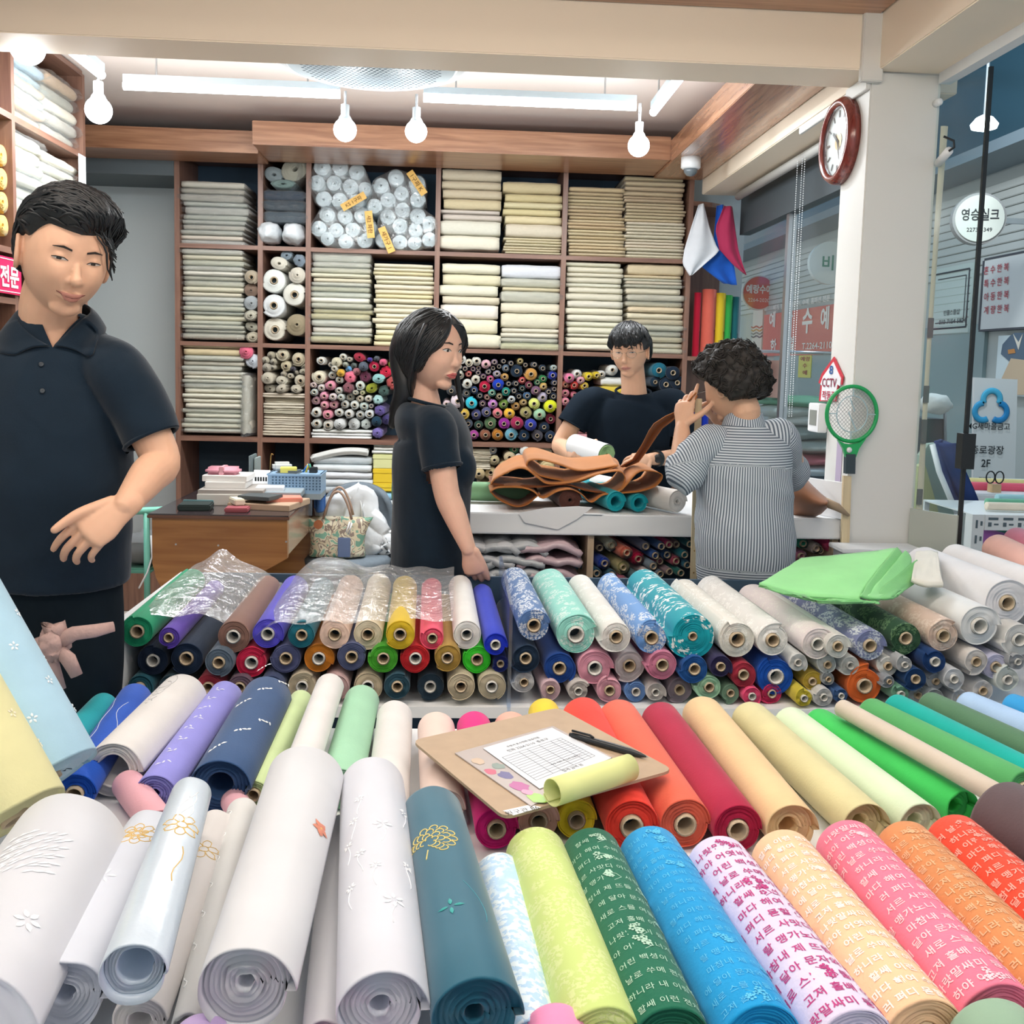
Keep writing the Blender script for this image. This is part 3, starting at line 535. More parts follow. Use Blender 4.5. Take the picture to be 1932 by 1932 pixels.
stack("beside the bundled white rolls", 834, 945, 319, 472, [1.7, 1.2, 1.3, 1.5, .6, .9, 2.1, 2.1], ['d8cdb6', 'd6caae', 'd8cdb2', 'd9cda6', 'd3cdc2', 'd0c9bd', 'dcd8cb', 'dfdac6'], 'thick cream', 'folds right of the bundled rolls')
stack("left of top central upright", 951, 1060, 343, 480, [1.7, 1.3, .95, 1, 1.25, 2, .45, .45, .4, .4, .4, .4], ['dccda4', 'e0d0a2', 'ddd2aa', 'dccfa2', 'ddd1aa', 'dbd3bf']+['d9d0b0']*6, 'yellowish cream', 'folds left of the central upright')
stack("left of the tallest stack", 1072, 1179, 353, 490, [1.2]+[.75]*20, ['cdb893', 'd0bd98', 'd4c4a2', 'd8c9a6'], 'thin tan', 'thin tan folds, top row')
stack("rising highest at right", 1181, 1291, 333, 493, [1.1, 1, 1, 1.1]+[.7]*20, ['cdba9a']*6+['d0c0a0']*6+['dcd3bd']*12, 'thin beige', 'thin folds, tall right stack')
stack("right under the white bundles", 588, 698, 472, 648, [2.1, 1, 1, .8, .8, .7, 1, 1, 1, 1, .9, 1.1, 1.2, 1.1, .6, 1.3], ['dcd8c8', 'd6d0b8', 'dccfa4', 'dad6c8', 'd8d2ba', 'd9d3bc'], 'glossy wrapped cream', 'wrapped folds under the bundles', wrap=.85)
stack("above the olive roll, second row", 707, 818, 498, 655, [.8, .7, .7, .9, .7, 1, .9, .8, .9, .9, 1, .9, 1, 1.1, 1.1, 1.1, 1.1], ['d7cfb4', 'd3cbb0', 'dbd5be', 'd9cfa8'], 'thin cream', 'thin cream folds, second row')
stack("right above the multicoloured rolls", 832, 942, 497, 657, [1.4, 1.5, 1.5, 1.1, 2, 2, 2], ['dbd6c0', 'd9d3b6', 'dcd8c6', 'd6d0b6', 'dcd8ca', 'd9d3b9', 'dad4bd'], 'thick ivory', 'ivory folds above the coloured rolls')
stack("topped by a white fold", 946, 1056, 499, 662, [1.7, 1.1, .5, 1.4, 1.3, 1.9, .6, .6, .6, 1], ['dcdfe6', 'dcd6c0', 'ddd0b0', 'dedac8', 'dbd5c0', 'd8d2bd', 'd3cdbb', 'd6d0bd', 'd5cfba', 'd9d3a8'], 'mixed ivory', 'folds under the white one', wrap=.35)
stack("just above the clerk's head", 1070, 1174, 494, 662, [.8, 1, .7, 1, .7, 1, 1.2, 1.2, 1.1, 1.1, 1, 1.1, .5, 1.2, 1.1], ['dcd7c3', 'd9d4c0', 'dedaca'], 'pale ivory', 'folds behind the clerk, left stack')
stack("beside the crimson upright roll", 1183, 1288, 497, 668, [1.8, .5, .5, .5, .5, 1, 1, .9, .9, 1, .9, .9, .9, .9, .9, .9], ['d8c6a6', 'd9d0b6', 'd6cdb6', 'dad2bc'], 'wrapped sand coloured', 'wrapped folds by the right upright', wrap=.6)
stack("under the beige rolls", 497, 577, 742, 823, [.9, 1, 1.1, 1, 1, 1.2, 1.1, 1], ['beb5a3', 'c6bdab', 'b9b09c'], 'greyish beige', 'folds under the beige rolls', kinds=(2, 3))
stack("beneath white and pink rolls", 586, 700, 811, 829, [1, 1, 1], ['e6e8e6'], 'white', 'white folds beneath the rolls', kinds=(1,))
# white bags and wrapped blankets in the narrow top compartment
GN = 'wrapped goods in the narrow top compartment'
shelf_roll(515, 328, 20, '8d989a', 'grey blanket roll inside plastic on the narrow top shelf, left one', GN, kind='sq', rot=.3)
shelf_roll(556, 318, 30, 'a5a394', 'large tan grey blanket roll in plastic leaning to the right', GN, kind='sq', rot=-.6)
shelf_roll(534, 347, 26, '7f948f', 'flat sage roll squeezed under the blanket rolls', GN, kind='sq', rot=0.0).scale.z *= .42
stack("above the white bags", 497, 578, 358, 420, [1, 1, 1.1], ['33465a', '2f4150', '3b4d5c'], 'dark slate', 'dark wrapped cloth', wrap=1)
bgm = film_mat('bag_film', gloss=.2, bump=18, strength=1)
pb = thing('plastic_bag', 'clear crumpled plastic bag around the grey blanket rolls', 'bag', at(535, 360, Y=5.7)); c = at(537, 330, Y=5.85)
MB().grid(lambda u, v: c+Vector((.135*math.cos(2*PI*u)*(1-abs(v-.5)**3*2)*(1+.06*mnoise.noise(Vector((u*9, v*5, 1)))), (v-.5)*.34, .135*math.sin(2*PI*u)*(1+.08*mnoise.noise(Vector((u*7, v*4, 3)))))), 28, 10).build('film', bgm, pb, True)
def crumple_bag(px, py, sx, sz, Y, colh, label, group, seed, sy=.14):
    c = at(px, py, Y=Y)
    def fn(u, v):
        a, b = 2*PI*u, PI*(v-.5); d = Vector((math.cos(a)*math.cos(b), math.sin(a)*math.cos(b), math.sin(b))); k = 1+.16*mnoise.noise(d*2.2+Vector((seed, 0, 0)))+.07*abs(mnoise.noise(d*6+Vector((0, seed, 0))))
        return c+Vector((math.copysign(abs(d.x)**.8, d.x)*sx, d.y*sy, math.copysign(abs(d.z)**.85, d.z)*sz))*k
    return tag(MB().grid(fn, 30, 18).build('cloth_bag', mat('crumpled_white', 'OBJ', .45, spec=.5, bump=(25, .5)), None, True, loc=c-Vector((0, 0, sz)), col=colh), label, 'bag', group)
crumple_bag(511, 441, .062, .062, 5.78, 'dfe6ea', 'crumpled white bag on the narrow shelf, against the left wall', 'white bags on the narrow shelf', 1)
crumple_bag(556, 443, .064, .06, 5.78, 'dfe6ea', 'crumpled white bag on the narrow shelf, against the right wall', 'white bags on the narrow shelf', 2)
# bundles of white rolls in plastic
BUN = {'upper left': [(265, 250, 112), (495, 245, 112), (710, 305, 112), (195, 450, 110), (412, 452, 106), (625, 500, 106), (815, 520, 100), (270, 655, 112), (490, 680, 108), (715, 690, 106)],
       'upper right': [(1025, 480, 110), (1220, 385, 112), (1500, 460, 112), (1290, 590, 100), (1505, 670, 108), (1115, 675, 104), (940, 755, 106), (1305, 790, 104)],
       'lower left': [(320, 865, 108), (550, 880, 108), (775, 870, 108), (215, 1040, 108), (440, 1060, 104), (665, 1055, 104), (335, 1180, 96), (575, 1220, 104), (815, 1190, 108), (880, 1020, 90)],
       'lower right': [(1105, 890, 108), (1500, 880, 112), (1275, 1010, 106), (1655, 975, 106), (1480, 1060, 100), (1060, 1200, 104), (1270, 1225, 104), (1465, 1230, 100), (1655, 1195, 104)]}
TP = {'upper left': ((670, 690), .55), 'upper right': ((1495, 450), -.95), 'lower left': ((880, 990), -1.45), 'lower right': ((1100, 1190), -1.15)}
def hull2(p):
    p = sorted(set(p)); 
    def half(q):
        h = []
        for r in q:
            while len(h) > 1 and (h[-1][0]-h[-2][0])*(r[1]-h[-2][1])-(h[-1][1]-h[-2][1])*(r[0]-h[-2][0]) <= 0: h.pop()
            h.append(r)
        return h
    a, b = half(p), half(p[::-1]); return a[:-1]+b[:-1]
M_BUNW = mat('white_interlining', 'OBJ', .6, sheen=.2, bump=(60, .1))
for bi, (bn_, rl) in enumerate(BUN.items()):
    pts = []
    for (x, y, r) in rl:
        px, py, rr = 570+x/6.9, 280+y/6.9, r/6.9
        o = shelf_roll(px, py, rr, 'dde9ec', 'white interlining roll in the %s plastic wrapped bundle' % bn_, 'white rolls in the %s bundle' % bn_, kind='plain', Y=5.73, name='interlining_roll')
        pts += [(px+(rr+1.0)*math.cos(k*PI/6), py+(rr+1.0)*math.sin(k*PI/6)) for k in range(12)]
    h = hull2([(round(a, 2), round(b, 2)) for a, b in pts]); W = [at(a, b, Y=5.70) for a, b in h]; cen = sum(W, Vector())/len(W)
    bg_ = thing('plastic_bag', 'clear plastic wrap around the %s bundle of white rolls' % bn_, 'bag', cen-Vector((0, 0, .2)), 'plastic bags around white rolls'); m_ = MB(); n = len(W); vs = []
    for k, (dy, s) in enumerate(((.37, .99), (.0, 1.0), (-.014, .96), (-.02, .6), (-.008, .12))):
        vs += [Vector((cen.x+(w.x-cen.x)*s, 5.70+dy+(.006*mnoise.noise(w*20+Vector((k, 0, 0))) if k > 1 else 0), cen.z+(w.z-cen.z)*s)) for w in W]
    m_.add(vs, [(k*n+i, k*n+(i+1) % n, (k+1)*n+(i+1) % n, (k+1)*n+i) for k in range(4) for i in range(n)]+[tuple(4*n+i for i in range(n))])
    m_.build('film', film_mat('bundle_film', (.97, .99, 1), .2, 20, 1.0), bg_, True)
    (tx, ty), ang = TP[bn_]; c = at(570+tx/6.9, 280+ty/6.9, Y=5.672); d = Vector((math.cos(ang), 0, math.sin(ang))); nn = Vector((-d.z, 0, d.x)); m_ = MB()
    m_.grid(lambda u, v: c+d*(u-.5)*.15+nn*(v-.5)*.042+Vector((0, -.006*math.sin(u*9)*.3, 0)), 10, 3); tp = m_.build('tape_label', mat('yellow_tape', 'e6b862', .5), bg_)
    m_ = MB(); put_text(m_, ('KS 1구파', '1구파 K', '새2 파란', '새가구 1')[bi], c+Vector((0, -.004, 0)), d, nn, width=.1, center=True); tag(m_.build('handwriting', mat('pen_brown', '6b4c22', .7), tp), kind='stuff')

# ------------------------------------------------------------------ rolls on the shelf
CN = {'w': ('d9dad2', 'white'), 'c': ('d6cfb8', 'cream'), 'be': ('c3b79b', 'beige')}
def near_words(tab, i):
    """words that set a repeated colour apart: the nearest roll of a colour that occurs once"""
    names = [q[4] for q in tab]; q = tab[i]
    if names.count(q[4]) == 1: return ''
    best = min((r for r in tab if names.count(r[4]) == 1), key=lambda r: (r[0]-q[0])**2+(r[1]-q[1])**2, default=None)
    if best is None: return ''
    dx, dy = q[0]-best[0], q[1]-best[1]
    return ' %s the %s one' % ('beside' if abs(dx) > abs(dy) else 'below' if dy > 0 else 'above', best[4])
def rolls(tab, org, sc, where, group, **kw):
    for i, q in enumerate(tab):
        x, y, r, colh, nm = q[:5]; kind = q[5] if len(q) > 5 else 'core'
        shelf_roll(org[0]+x/sc, org[1]+y/sc, r/sc, jit(colh, 4), '%s fabric roll%s %s' % (nm, near_words(tab, i), where), group, kind=kind, **kw)
T1 = [(300, 390, 85, 'd9dad2', 'white'), (470, 470, 52, 'd9dad2', 'white'), (578, 425, 100, 'cfc6ae', 'cream coiled', 'plain'), (690, 325, 74, 'd6d6cd', 'white'), (815, 370, 52, 'd2d2c9', 'white'), (990, 332, 118, 'a52c40', 'dark red', 'sq'),
      (1185, 375, 48, '6146b0', 'violet', 'plain'), (1305, 352, 52, '666c74', 'small grey', 'plain'), (1425, 425, 72, 'df6c8a', 'rose pink', 'plain'), (1588, 460, 76, 'a9bb2e', 'lime', 'plain'), (1602, 345, 56, '8a82a2', 'dusty mauve', 'plain'),
      (1262, 500, 104, 'c71f4a', 'crimson'), (1480, 590, 122, 'cc2444', 'large scarlet', 'hex'), (1675, 605, 92, 'cb3a46', 'brick scarlet', 'hex'), (1070, 500, 92, '5b6673', 'slate', 'plain'), (885, 480, 56, '76807c', 'grey green', 'plain'), (735, 462, 56, 'bfc0ae', 'pale sage', 'plain'),
      (790, 548, 62, '7ab2dc', 'sky blue', 'plain'), (942, 590, 76, 'c8848c', 'dusty pink', 'plain'), (655, 612, 78, 'e0b248', 'ochre', 'plain'), (540, 540, 66, 'd5d6ca', 'white'), (822, 700, 120, 'de7288', 'pink wrapped', 'hex'), (1100, 690, 118, '6b354c', 'maroon', 'hex'),
      (1347, 722, 124, '93c4be', 'aqua', 'sq'), (1592, 795, 130, 'a24644', 'brick red', 'hex'), (258, 690, 138, 'd3cbb4', 'large cream'), (490, 660, 78, 'd3d7cd', 'white'), (622, 746, 76, 'd9dad2', 'white'), (796, 892, 108, '85535a', 'mauve brown', 'hex'),
      (1000, 845, 96, 'd0d8cf', 'pale mint white'), (1215, 897, 124, 'a2a838', 'olive', 'sq'), (1442, 950, 112, '45605a', 'bottle green', 'hex'), (160, 836, 62, 'e2cfd2', 'blush'), (300, 892, 74, 'dcd3d0', 'blush'), (466, 840, 98, 'e69aae', 'pink'),
      (612, 940, 76, 'd7d9d2', 'white'), (925, 975, 52, 'd6d8d0', 'white'), (1040, 982, 48, 'd9e0b4', 'pale lime'), (175, 966, 72, 'c9d3cd', 'pale mint white'), (350, 1040, 84, 'e39cb2', 'pink'), (512, 1050, 76, 'dccfd0', 'blush'), (660, 1060, 68, 'cdd6d0', 'pale mint white'),
      (816, 1056, 80, 'd9d9d0', 'white'), (1000, 1086, 70, 'c9c2ae', 'cream'), (1156, 1090, 72, 'd6d3c8', 'white'), (1326, 1112, 102, 'a9cccb', 'icy aqua', 'hex'), (190, 1120, 85, 'e6bcc6', 'pink'), (356, 1200, 82, 'e59cb0', 'pink'), (522, 1200, 84, 'e4a6b4', 'pink'),
      (720, 1190, 84, 'd6d8d2', 'white'), (902, 1200, 90, 'd8dad4', 'white'), (1080, 1226, 86, 'cfdcd5', 'pale mint white'), (1207, 1222, 48, 'a9adb8', 'small grey'), (212, 1330, 104, 'd8d9d2', 'white'), (422, 1372, 96, 'e393a6', 'pink'), (620, 1340, 88, 'd5d6cf', 'white'),
      (806, 1360, 90, 'd9d9d4', 'white'), (1000, 1382, 94, 'd8dcd9', 'white'), (1182, 1362, 90, 'd6dad7', 'white'), (1378, 1302, 110, '675a96', 'purple', 'hex'), (212, 1536, 102, 'd9dad4', 'white'), (422, 1566, 106, 'd5d2c8', 'white'), (642, 1546, 112, 'd8dbd8', 'white', 'plain'),
      (886, 1550, 116, 'd9dcd9', 'white', 'plain'), (1110, 1560, 104, 'd3ddd6', 'pale mint white', 'hex'), (1312, 1502, 100, '1e445c', 'deep teal', 'plain'), (1485, 1480, 100, '5e5590', 'purple', 'plain'), (1322, 1712, 110, '7668a8', 'purple', 'hex')]
rolls(T1, (575, 640), 9.66, 'among the white and pink rolls', 'rolls in the white and pink compartment')
T2 = [(260, 235, 82, 'd8d9d4', 'white'), (375, 290, 72, 'd3cebc', 'cream'), (500, 265, 82, 'd8d8cd', 'white'), (645, 315, 82, 'dfb2be', 'pale pink'), (780, 280, 54, '85708a', 'mauve'), (928, 265, 44, '2b3550', 'navy'), (1045, 300, 46, '2f3c54', 'navy'), (1190, 265, 56, 'aa9c58', 'khaki'),
      (1275, 325, 42, '39404a', 'charcoal'), (1415, 320, 52, '4a525c', 'charcoal'), (1550, 380, 60, '24384c', 'navy'), (1725, 370, 54, 'bcd0d2', 'icy white'), (225, 350, 52, 'd2d2ca', 'white'), (315, 385, 48, '585260', 'charcoal'), (440, 390, 54, '5b4a70', 'plum'), (530, 375, 46, '4e3f62', 'plum'),
      (760, 375, 44, '48485a', 'charcoal'), (855, 350, 46, '3f4458', 'charcoal'), (965, 380, 66, '5a7086', 'steel blue'), (1140, 425, 112, '1d3044', 'large navy'), (235, 485, 80, 'd8d8cb', 'white'), (372, 470, 56, 'd4585c', 'coral'), (525, 450, 50, '49385a', 'plum'), (685, 435, 54, '767684', 'slate'),
      (822, 465, 66, 'a9a3b4', 'lilac grey'), (945, 515, 72, 'd2a258', 'tan gold'), (1360, 470, 110, 'c2904a', 'large golden brown'), (1710, 490, 78, '2038a4', 'royal blue'), (1555, 545, 70, '1f7d44', 'green'), (1465, 600, 56, '2b8c62', 'sea green'), (1225, 568, 62, 'da4650', 'coral'),
      (605, 510, 52, '5a3a5c', 'plum'), (720, 545, 66, 'c44a82', 'magenta'), (485, 560, 82, 'd5d0c0', 'cream'), (350, 620, 88, 'c9cbc2', 'white'), (625, 665, 104, 'b20c3c', 'crimson'), (840, 640, 102, '0f3eb4', 'cobalt blue'), (1005, 625, 50, '27344a', 'navy'), (1120, 620, 54, '232f44', 'navy'),
      (1330, 645, 66, '6e2440', 'maroon'), (1560, 670, 68, 'cbab60', 'sand'), (1735, 610, 54, '1f2c58', 'navy'), (1435, 735, 82, '7c5a72', 'dusky mauve'), (960, 745, 78, '1a8a7c', 'teal'), (1090, 735, 56, '22344a', 'navy'), (1225, 700, 64, '1c4a54', 'dark teal'), (1735, 710, 50, '3a2c50', 'plum'),
      (1635, 750, 54, '2b3048', 'navy'), (745, 765, 66, '62b4a2', 'sea green'), (455, 725, 68, '2f4e80', 'denim'), (340, 775, 72, '72787c', 'grey'), (95, 735, 88, '46484e', 'charcoal'), (550, 815, 60, '22304a', 'navy'), (860, 825, 64, '7c7052', 'khaki'), (665, 840, 58, '7c4a4c', 'brown'),
      (1050, 870, 68, 'd2dee2', 'icy white'), (1170, 825, 58, '1f2f48', 'navy'), (1305, 815, 72, '47688a', 'denim'), (1545, 840, 88, 'b9b2c6', 'lilac grey'), (1715, 825, 66, '1d2a40', 'navy'), (200, 900, 116, 'e2d2da', 'blush white'), (420, 930, 106, '34bcd0', 'turquoise'), (595, 940, 64, '50344e', 'plum'),
      (760, 945, 86, 'c988cc', 'orchid'), (930, 950, 84, '7ca048', 'leaf green'), (1125, 980, 74, 'd4a45c', 'tan gold'), (1245, 920, 64, 'b99c5c', 'khaki'), (1410, 940, 100, 'dde47c', 'pale lime'), (1665, 985, 114, 'dade24', 'bright yellow'), (22, 950, 74, 'dfc8cc', 'blush white'),
      (115, 1080, 92, 'dc4e38', 'vermilion'), (300, 1100, 96, 'cba94a', 'mustard'), (490, 1115, 90, '505486', 'slate violet'), (655, 1075, 86, '56567c', 'slate violet'), (835, 1095, 90, 'dc8088', 'salmon'), (1025, 1095, 96, 'f4c244', 'amber'), (1280, 1080, 104, 'a29a64', 'olive beige'),
      (1495, 1115, 104, 'a6ccac', 'mint'), (1680, 1185, 92, '82243e', 'wine'), (175, 1245, 92, 'cc5e68', 'rose'), (365, 1260, 82, '5a6474', 'slate'), (530, 1285, 78, '27483a', 'forest green'), (720, 1255, 106, '57724e', 'moss green'), (935, 1260, 102, '962c94', 'purple magenta'),
      (1145, 1245, 112, 'a62a58', 'raspberry'), (1355, 1270, 106, '3844a6', 'indigo'), (1575, 1315, 94, '1c2f48', 'large navy'), (265, 1420, 110, 'e4142f', 'bright red'), (455, 1440, 82, 'a44292', 'purple magenta'), (640, 1435, 96, '8c5842', 'cocoa brown'), (835, 1435, 100, 'ac7024', 'ochre brown'),
      (1050, 1435, 112, '6aa6ba', 'steel aqua'), (1255, 1445, 98, '2e4e70', 'denim'), (1465, 1450, 98, '5a5660', 'charcoal'), (1670, 1460, 98, '1a2c46', 'large navy')]
rolls(T2, (840, 650), 8.4, 'in the crowded multicoloured compartment', 'rolls in the multicoloured compartment')
T3 = [(345, 315, 68, 'dcdcd8', 'white'), (235, 365, 72, 'e27ca0', 'pink'), (385, 400, 56, 'e6aab8', 'pale pink'), (190, 455, 56, 'de7c68', 'salmon'), (300, 462, 58, 'd03230', 'red'), (190, 565, 60, 'df8498', 'pink'), (310, 590, 50, 'dc7c94', 'pink'), (185, 672, 58, 'df8aa0', 'pink'), (490, 350, 62, 'dcc41c', 'yellow'),
      (600, 335, 55, 'd9bf1c', 'yellow'), (800, 262, 78, 'd9d9d4', 'white'), (665, 320, 58, 'd6d6d0', 'white'), (440, 470, 60, 'd6b83c', 'yellow'), (1400, 268, 112, '16677c', 'teal'), (1580, 300, 104, '16293c', 'black navy'), (1640, 430, 100, '152638', 'black navy'), (1495, 452, 104, '14283a', 'black navy'), (1720, 540, 60, '5a3050', 'plum'), (1360, 420, 80, '1a3044', 'black navy')]
rolls(T3, (1040, 660), 6.9, 'on the shelf behind the clerk', 'rolls behind the clerk')
GB = [(575, 205, 118, '8a9ba3', 'oval grey blue', 'sq'), (815, 305, 125, '7d8a94', 'grey paper wrapped', 'hex'), (450, 362, 165, 'd3cfc0', 'oval cream', 'sq'), (785, 570, 160, 'd0cbbd', 'cream', 'plain'), (355, 668, 232, 'd9dcd8', 'big white', 'core'), (725, 930, 225, 'd8d7cd', 'big plastic wrapped white', 'core'), (355, 1125, 225, 'd3d7d6', 'big cloudy white', 'core'), (360, 1565, 228, 'cdc7b8', 'big beige', 'core'), (770, 1470, 215, '94876f', 'brown paper wrapped', 'plain')]
rolls(GB, (480, 460), 9.66, 'in the narrow second row compartment', 'big rolls in the narrow second row compartment')
rolls([(550, 905, 52, 'b5a994', 'beige brown', 'core'), (540, 992, 50, '8b7464', 'brown', 'plain'), (545, 1080, 52, 'a9b0b2', 'plastic wrapped grey', 'plain'), (550, 1166, 48, 'b5b0a0', 'flattened beige', 'sq'), (545, 1240, 46, 'bbb6a4', 'flattened beige', 'sq'), (555, 1312, 50, 'c0b9a4', 'flattened cream', 'sq')], (320, 270), 3.578, 'by the wrapped cream stack', 'rolls beside the wrapped cream stack')
rolls([(515, 155, 52, 'e07088', 'pink plastic wrapped', 'plain'), (556, 220, 52, 'd3dae0', 'white plastic wrapped', 'plain')], (320, 620), 3.578, 'above the clear bag at shelf left', 'rolls above the clear bag')
T4 = [(300, 290, 72, 'b9b09a'), (205, 385, 74, 'c2bba8'), (505, 282, 128, 'c4bba2'), (790, 365, 138, 'bfb59a'), (350, 410, 58, 'c0b8a4'), (230, 515, 86, 'b8b1a0'), (335, 505, 52, 'cfc9b8'), (560, 490, 108, 'beb294'), (700, 545, 48, '55505a'), (885, 495, 68, 'c9c2ac'), (880, 590, 74, 'c3bba6'), (525, 640, 60, 'b9b09c'), (655, 672, 56, 'cfcab8'), (740, 612, 44, 'beb7a4'), (250, 705, 122, 'c5bdaa'), (500, 760, 120, 'c6bfac'), (828, 760, 126, 'c3baa6'), (258, 905, 110, 'c5bead'), (500, 905, 112, 'c2b9a6'), (760, 915, 108, 'c3bba8')]
for i, q in enumerate(T4): shelf_roll(480+q[0]/9.66, 640+q[1]/9.66, q[2]/9.66, jit(q[3], 3), ('small ' if q[2] < 80 else 'wide ')+'beige fabric roll heaped over the greyish folds', 'beige rolls heaped in the narrow third row compartment', kind=('core' if i in (2, 3, 7, 12, 16) else 'sq' if i in (9, 10, 15, 17, 18, 19) else 'plain'))
bgc = thing('plastic_bag', 'crumpled clear bag of beige cloth beside the third row stack', 'bag', at(472, 820, Y=5.72)); c = at(470, 762, Y=5.8)
MB().grid(lambda u, v: c+Vector((.052*math.cos(2*PI*u), .11*math.sin(2*PI*u), (v-.5)*.36))*(1+.0)+Vector((.02*mnoise.noise(Vector((u*6, v*7, 2))), 0, .01*mnoise.noise(Vector((u*5, v*5, 6))))), 20, 14).build('film', bgm, bgc, True)
MB().grid(lambda u, v: c+Vector((.044*math.cos(2*PI*u), .10*math.sin(2*PI*u), (v-.5)*.33))*(1+.12*mnoise.noise(Vector((math.cos(u*6.28)*2, v*6, 2)))), 18, 12).build('cloth', mat('bagged_cloth', 'b9b3a4', .7), bgc, True)
# lower compartments
stack("beside the yellow boxes", 592, 702, 862, 932, [1.1, 1, 1, 1.1, 1], ['d9dde0', 'd3d8db'], 'white padded', 'white padded folds behind the desk', wrap=.7)
o = tag(MB().grid(lambda u, v: at(588+u*106, 858-14*math.sin(u*2.2)+v*14, Y=5.72)+Vector((0, .10*math.sin(v*PI), .0)), 18, 6).build('padded_cloth', M_FAB, None, True, loc=at(640, 862, Y=5.8), col='dadcd8'), 'white padded cloth lying curved over the white folds', 'cloth')
o.modifiers.new('thickness', 'SOLIDIFY').thickness = .03
for (y0, y1, colh, nm) in ((858, 884, 'd5d79c', 'pale lime'), (885, 911, 'e2c22e', 'yellow'), (912, 927, 'e4c834', 'flat yellow')):
    a, b = at(704, y1, Y=5.72), at(760, y0, Y=5.72); bx = thing('storage_box', '%s cardboard box stacked on the low shelf' % nm, 'box', ((a.x+b.x)/2, 5.85, a.z), 'boxes on the low shelf')
    MB().box((a.x, 5.72, a.z), (b.x, 6.02, b.z-.006), .004).build('body', mat('box_'+colh, colh, .6), bx); MB().box((a.x-.003, 5.717, b.z-.03), (b.x+.003, 6.023, b.z), .004).build('lid', mat('box_'+colh, colh, .6), bx)
stack('on top of the yellow boxes', 704, 760, 838, 857, [1, 1, 1], ['dfe0da'], 'white', 'white cloths on the boxes')
stack('below the yellow boxes', 704, 765, 929, 1010, [1, 1, 1.1, 1.2, 1], ['8fc0dc', 'd5d8da', 'd9d6cc', 'd0a0b0', 'd8cba8'], 'bright packed', 'packed cloths under the boxes')
T5 = [(410, 780, 32, 'b9bcc2', 'grey'), (560, 775, 34, '4a9a70', 'green'), (635, 785, 40, 'dcdcd8', 'white'), (785, 800, 52, 'c9bfa8', 'paper wrapped beige'), (525, 830, 45, 'c4b494', 'beige'), (420, 850, 40, 'c3b690', 'beige'), (590, 830, 30, 'd8d8d0', 'white'), (495, 905, 50, 'cdb98c', 'tan wrapped'), (790, 905, 60, 'c8b489', 'tan wrapped'), (395, 940, 48, 'cbb88c', 'tan wrapped'), (310, 945, 45, 'c9b68c', 'tan wrapped'), (650, 870, 40, 'c8baa0', 'beige'), (700, 830, 40, 'cfc9b8', 'cream')]
rolls(T5, (820, 640), 3.715, 'on the low shelf', 'rolls on the low shelf behind the counter')
stack("of crumpled low shelf canvas", 888, 926, 848, 886, [1, 1, 1, 1, 1], ['cfc8b8', 'b9b09c'], 'cream', 'crumpled canvas folds', kinds=(2, 3))
stack('under the beige low rolls', 900, 1045, 912, 1012, [1, 1, 1, 1, 1], ['c9bfa8'], 'tan', 'tan folds on the low shelf')
stack('under the pink rolls', 1064, 1130, 766, 845, [1, 1, 1, 1, 1, 1], ['c08a90', 'b05060'], 'rose', 'rose folds behind the clerk'); stack('under the navy rolls', 1215, 1296, 745, 846, [1, 1, 1, 1, 1, 1], ['27384c'], 'navy', 'navy folds behind the clerk')
stack('under the white rolls', 1135, 1200, 712, 846, [1, 1, 1, 1, 1, 1, 1, 1], ['c9b040', 'd0d0cc'], 'mixed', 'mixed folds behind the clerk')
# left side shelf --------------------------------------------------------------
XL = -1.75
ls = thing('side_shelf', 'tall wooden side shelf filled with wrapped fabric along left wall', 'shelf', (-2.0, 4.3, 0))
for y in (3.0, 4.045, 4.78): MB().box((-2.38, y-.014, 0), (XL-.0, y+.014, 2.70)).build('upright', M_SHELF, ls)
for z in (2.70, 2.33, 1.815, 1.62, .95, .4):
    for y0, y1 in ((3.014, 4.031), (4.059, 4.766)):
        if z == 1.62 and y0 > 3.5: continue
        MB().box((-2.38, y0, z-.012), (XL, y1, z+.012)).build('shelf_board', wood_mat('shelf_board_wood_y', '6f4e42', '8c6856', 5, 'Y', .45, .2), ls)
MB().box((-2.398, 3.0, 0), (-2.385, 4.79, 2.7)).build('back_panel', M_NAVY, ls)
def side_stack(where, y0, y1, z0, z1, n, cols, cname, group, wrap=.8):
    h = (z1-z0)/n; rnd = random.Random(int(y0*100+z0*10))
    for i in range(n):
        o = link('folded_fabric', FOLDS[1][rnd.randrange(3)]); o.matrix_world = Matrix.Translation((XL-.02+rnd.uniform(-.02, .01), (y0+y1)/2, z1-h*(i+1)+.0006)) @ Matrix.Rotation(PI/2, 4, 'Z') @ Matrix.Diagonal(((y1-y0)*rnd.uniform(.94, 1), .34, h*.985, 1))
        o.color = lin(jit(rnd.choice(cols), 5, rnd)); tag(o, '%s fold, %s, side shelf stack %s' % (cname, ORD[i] if i == 0 else ('bottom' if i == n-1 else ORD[i]+' from top'), where), 'fabric', group)
        if rnd.random() < wrap: link('plastic_sleeve', FILMS[rnd.randrange(3)], o)
side_stack("at the far end", 4.36, 4.76, 1.83, 2.28, 10, ['d6d0c0', 'd0cabb'], 'wrapped cream', 'side shelf folds by the far end')
side_stack('in the middle', 4.065, 4.36, 1.83, 2.30, 9, ['d8d3c4', 'cfc9bb'], 'wrapped ivory', 'side shelf folds in the middle')
side_stack('under the ceiling', 4.065, 4.38, 2.345, 2.60, 6, ['d3b79a', 'c4d3da', 'cfc0a8'], 'wrapped mixed', 'side shelf folds under the ceiling'); side_stack('under the ceiling by far end', 4.40, 4.75, 2.345, 2.62, 5, ['cfae90', 'c9c2b4'], 'wrapped tan', 'side shelf folds under the ceiling at the end')
